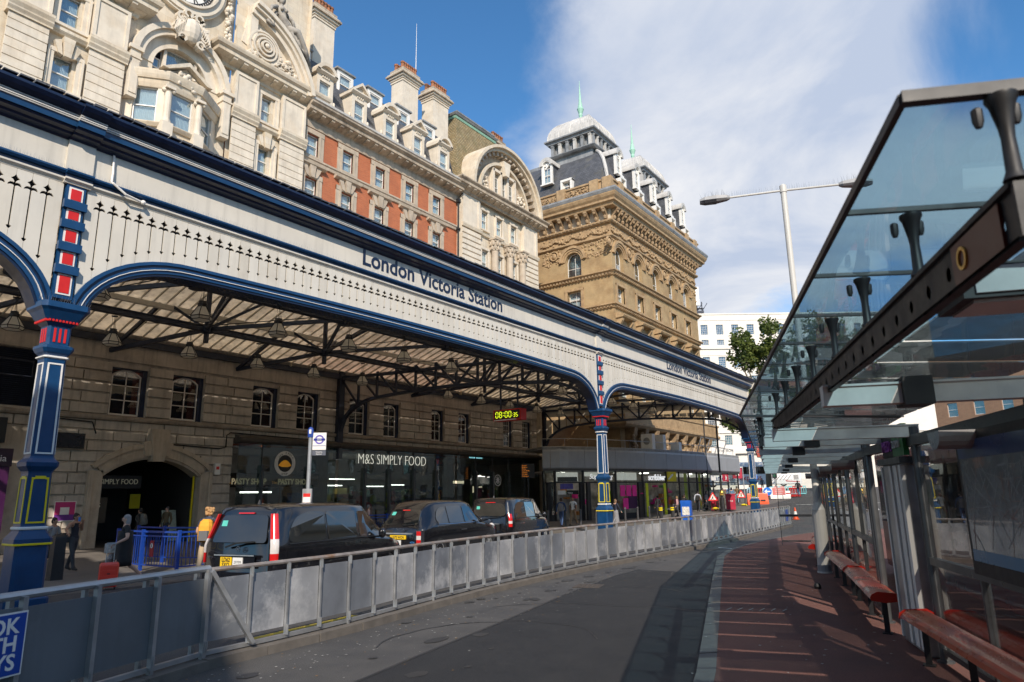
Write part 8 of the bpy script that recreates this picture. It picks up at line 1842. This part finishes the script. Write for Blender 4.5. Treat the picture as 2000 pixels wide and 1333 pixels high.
rb2 = tag(obj('delivery_box', MB().box(-21.05, -20.5, 58.6, 59.0, gz(58)+.1, gz(58)+1.2), M_box), 'crimson delivery box left of the black lamp column', 'box')
bk = root('bicycle', (-20.9, 58.2, gz(58)), 'parked bicycle under the road works triangle', 'bicycle', None, .5)
for x in (-.52, .52): lobj('wheel', MB(lambda a, o, z: (x+a, o, z)).arc(0, .34, .30, .34, 0, 360, -.02, .02, 20).arc(0, .34, 0, .04, 0, 360, -.03, .03, 8), M_rubber, bk)
lobj('frame', MB().tube([(-.52, 0, .34), (-.15, 0, .85), (.38, 0, .85), (.52, 0, .34)], .02, 5).tube([(-.15, 0, .85), (.0, 0, .32), (.38, 0, .8)], .02, 5).tube([(-.52, 0, .34), (0, 0, .32)], .015, 5), M_black, bk); lobj('saddle', MB().ball((-.18, 0, .95), (.14, .07, .04), 8, 5), M_black, bk); lobj('handlebar', MB().tube([(.4, -.25, 1.0), (.4, 0, .98), (.4, .25, 1.0)], .015, 5), M_black, bk)
def tri_sign(loc, rot, label, kind):
    r = root('road_works_sign', loc, label, 'road sign', None, rot); F_ = lambda a, o, z: (a, -o, z); R0 = .45
    tri = [(-.42, 0), (.42, 0), (0, .74)]
    m = MB(F_); m.poly(rounded(tri, .08), 0, .012); lobj('red_border', m, M_red, r, loc=(0, 0, .75)); m = MB(F_); m.poly(rounded([(-.27, .09), (.27, .09), (0, .57)], .04), .012, .016); lobj('white_face', m, M_white, r, loc=(0, 0, .75)); m = MB(F_)
    if kind == 'works': m.arc(.02, .40, 0, .035, 0, 360, .016, .02, 10); m.poly([(-.02, .37), (.06, .33), (.02, .22), (.08, .11), (.04, .11), (-.04, .24)], .016, .02); m.poly([(-.04, .24), (-.10, .11), (-.06, .11), (0, .22)], .016, .021); m.poly([(.0, .34), (-.12, .2), (-.1, .19), (.04, .3)], .016, .022); m.poly([(-.2, .11), (-.08, .11), (-.14, .18)], .016, .02); lobj('pictogram', m, M_black, r, loc=(0, 0, .75))
    else:
        m.box(-.06, .06, .016, .02, .13, .42); lobj('pictogram', m, M_black, r, loc=(0, 0, .75))
        for z, c in ((.36, M_red), (.275, mat('amber', (.8, .4, .02), .4)), (.19, mat('green lens', (.02, .4, .12), .4))): m = MB(F_); m.arc(0, z, 0, .04, 0, 360, .02, .024, 10); lobj('lamp', m, c, r, loc=(0, 0, .75))
    lobj('frame', MB().tube([(-.35, 0, 0), (-.35, .02, .8)], .02, 5).tube([(.35, 0, 0), (.35, .02, .8)], .02, 5).tube([(-.3, .02, .8), (-.3, .45, 0)], .02, 5).tube([(.3, .02, .8), (.3, .45, 0)], .02, 5).bar((-.35, 0, .1), (.35, 0, .1), .03, .03), M_black, r); lobj('sandbag', MB().ball((.2, .2, .1), (.3, .2, .12), 8, 5), M_yellow, r)
tri_sign((-20.6, 57.9, .95-.45), .45, 'red triangle road works sign with a digging figure', 'works'); tri_sign((-20.3, 64.6, .66+.0), .4, 'red triangle sign showing a traffic light, left of the far column', 'lights')
M_orange = mat('orange barrier plastic', (.75, .09, .02), .45, var=.08); M_cyan = mat('pale cyan barrier plastic', (.20, .55, .60), .45, var=.08)
for (x, y, lb) in ((-19.9, 66.6, 'orange red water filled barrier just right of the far column'), (-19.2, 67.4, 'second orange red barrier, farther right and behind')):
    r = root('plastic_barrier', (x, y, gz(y)), lb, 'barrier', 'orange plastic barriers', .5); lobj('body', MB().loft([[(.5*k*a, .22*k*b*kk, z) for a, b in ((-1, -1), (1, -1), (1, 1), (-1, 1))] for z, k, kk in ((0, 1, 1.2), (.15, 1, 1.2), (.25, .98, .9), (.95, .94, .5), (1.02, .9, .4))]), M_orange, r); lobj('slot', MB().box(-.2, .2, -.26, -.15, .3, .42), M_black, r)
ar = root('arrow_sign', (-20.2, 73.4, gz(73)), 'white sign board with a blue circle and white left arrow beside red lettering', 'road sign', None, .42)
lobj('board', MB().box(-.62, 1.6, 0, .03, .5, 1.3), M_white, ar); FA = MB(lambda a, o, z: (a, -o, z)); FA.arc(-.15, .9, 0, .42, 0, 360, 0, .01, 24); lobj('blue_disc', FA, mat('mandatory blue', (.01, .16, .60), .4), ar); m = MB(lambda a, o, z: (a, -o, z)); m.poly([(-.46, .9), (-.2, 1.14), (-.2, .96), (.14, .96), (.14, .84), (-.2, .84), (-.2, .66)], .01, .02); lobj('arrow', m, M_white, ar)
lobj('red_panel', MB().box(.34, 1.56, -.012, 0, .54, 1.26), mat('pale red board', (.65, .18, .17), .5), ar)
for i, w_ in enumerate(('ROAD', 'CLOSED', 'AHEAD')): letters(w_, (.95, -.016, 1.04-.22*i), .2, M_white, ar, 0, ext=.003, align='CENTER', world=False)
lobj('leg', MB().bar((-.4, .02, 0), (-.4, .02, .6), .05, .05), M_black, ar); lobj('leg', MB().bar((1.3, .02, 0), (1.3, .02, .6), .05, .05), M_black, ar)
wb = root('barrier_block', (-19.9, 76.3, gz(76)), 'white concrete barrier block with red edge stripe at the road works', 'barrier', None, .4); lobj('block', MB().loft([[(1.0*a, .35*k*b, z) for a, b in ((-1, -1), (1, -1), (1, 1), (-1, 1))] for z, k in ((0, 1), (.25, .95), (.8, .5))]), M_white, wb); lobj('stripe', MB().box(-1.0, 1.0, -.3, -.24, .5, .6), M_red, wb)
def chapter8(x, y, rot, mm, lb, grp=None):
    r = root('works_barrier', (x, y, gz(y)), lb, 'barrier', grp, rot); m = MB()
    for z in (.95, .15): m.box(-.95, .95, -.03, .03, z-.05, z+.06)
    for k in range(9): m.box(-.95+.2375*k-.03, -.95+.2375*k+.03, -.025, .025, .2, .9)
    lobj('frame', m, mm, r); lobj('foot', MB().box(-.6, -.5, -.3, .3, 0, .08), M_rubber, r); lobj('foot', MB().box(.5, .6, -.3, .3, 0, .08), M_rubber, r); lobj('reflector', MB().box(-.5, -.1, -.04, -.03, .88, 1.0), M_red, r); lobj('reflector', MB().box(.2, .6, -.04, -.03, .88, 1.0), M_red, r)
chapter8(-21.6, 82.5, .3, M_cyan, 'pale cyan works barrier, left of the pair beyond the white block'); chapter8(-19.8, 83.3, .5, M_cyan, 'pale cyan works barrier, right of the pair beyond the white block'); chapter8(-18.9, 78.4, 1.2, M_red, 'red works barrier end on beside the white block'); chapter8(-22.6, 79.8, .4, M_red, 'red works barrier carrying a white arrow plate')
tl = root('traffic_light', (-22.5, 84.7, gz(84)), 'traffic light showing red before the white coach', 'traffic light', None, .3); lobj('pole', MB().lathe((0, 0, 0), [(.07, 0), (.07, 3.6)], 8), M_steel, tl); lobj('head', MB().box(-.26, .26, -.2, .1, 1.9, 3.4), M_black, tl)
for z, mm in ((3.1, mat('red signal', (1, .03, .02), .4, emit=2.5)), (2.65, mat('dull amber', (.12, .05, .01), .4)), (2.2, mat('dull green', (.01, .08, .04), .4))): m = MB(lambda a, o, zz: (a, -.2-o, zz)); m.arc(0, z, 0, .17, 0, 360, 0, .02, 14); lobj('lamp', m, mm, tl)
t2 = root('traffic_light', (-10.5, 80, gz(80)), 'second traffic light seen beside the white lamp post', 'traffic light', None, .1); lobj('pole', MB().lathe((0, 0, 0), [(.07, 0), (.07, 4.2)], 8), M_steel, t2); lobj('head', MB().box(-.25, .25, -.2, .1, 3.0, 4.3), M_black, t2); m = MB(lambda a, o, zz: (a, -.2-o, zz)); m.arc(0, 4.0, 0, .17, 0, 360, 0, .02, 14); lobj('lamp', m, MATS['red signal'], t2)
ts = root('turn_sign', (-22.9, 77.7, gz(77)), 'round blue sign with a white left turn arrow behind the far column', 'road sign', None, .4); lobj('pole', MB().lathe((0, .05, 0), [(.05, 0), (.05, 3.0)], 8), M_steel, ts); m = MB(lambda a, o, z: (a, -o, z)); m.arc(0, 2.3, 0, .42, 0, 360, 0, .02, 26); lobj('disc', m, MATS['mandatory blue'], ts); m = MB(lambda a, o, z: (a, -o, z)); m.poly([(-.28, 2.38), (-.08, 2.58), (-.08, 2.45), (.18, 2.45), (.18, 2.05), (.06, 2.05), (.06, 2.33), (-.08, 2.33), (-.08, 2.2)], .02, .03); lobj('arrow', m, M_white, ts); lobj('plate', MB().box(-.42, .42, -.02, .02, 1.35, 1.8), M_white, ts)
sb = root('star_sign', (-24.3, 76.6, gz(76)), 'crimson hanging sign with a white star beyond the shop pavilion', 'sign', None, .4); lobj('board', MB().box(-.5, .5, -.06, .06, 2.2, 3.3), M_box, sb); lobj('bracket', MB().box(-.6, .6, -.05, .05, 3.36, 3.46), M_white, sb); lobj('pole', MB().lathe((.6, 0, 0), [(.05, 0), (.05, 3.4)], 6), M_steel, sb); m = MB(lambda a, o, z: (a, -.06-o, z)); m.poly([(.34*sin(2*pi*k/10)*(1 if k % 2 == 0 else .42), 2.75+.34*cos(2*pi*k/10)*(1 if k % 2 == 0 else .42)) for k in range(10)], 0, .02); lobj('star', m, M_white, sb)
ps_ = root('pub_sign', (-25.8, 78, gz(78)), 'white board with dark capitals above the far corner beyond the pavilion', 'sign', None, .45); lobj('board', MB().box(-1.0, 1.0, -.05, .05, 4.6, 5.9), M_white, ps_); letters('THE IRON', (0, -.06, 5.1), .42, M_black, ps_, 0, ext=.005, align='CENTER', world=False, sx=.85); lobj('post', MB().box(-.08, .08, .05, .15, 0, 5.9), M_steel, ps_)
cn = root('traffic_cone', (-12.4, 51.0, gz(51)), 'orange and white traffic cone at the far end of the grey barrier', 'cone'); lobj('cone', MB().lathe((0, 0, 0), [(.24, 0), (.24, .05), (.17, .05), (.145, .2)], 14), M_orange, cn); lobj('white_sleeve', MB().lathe((0, 0, .2), [(.145, 0), (.085, .35)], 14), M_white, cn); lobj('tip', MB().lathe((0, 0, .55), [(.085, 0), (.04, .25), (.02, .26)], 14), M_orange, cn)
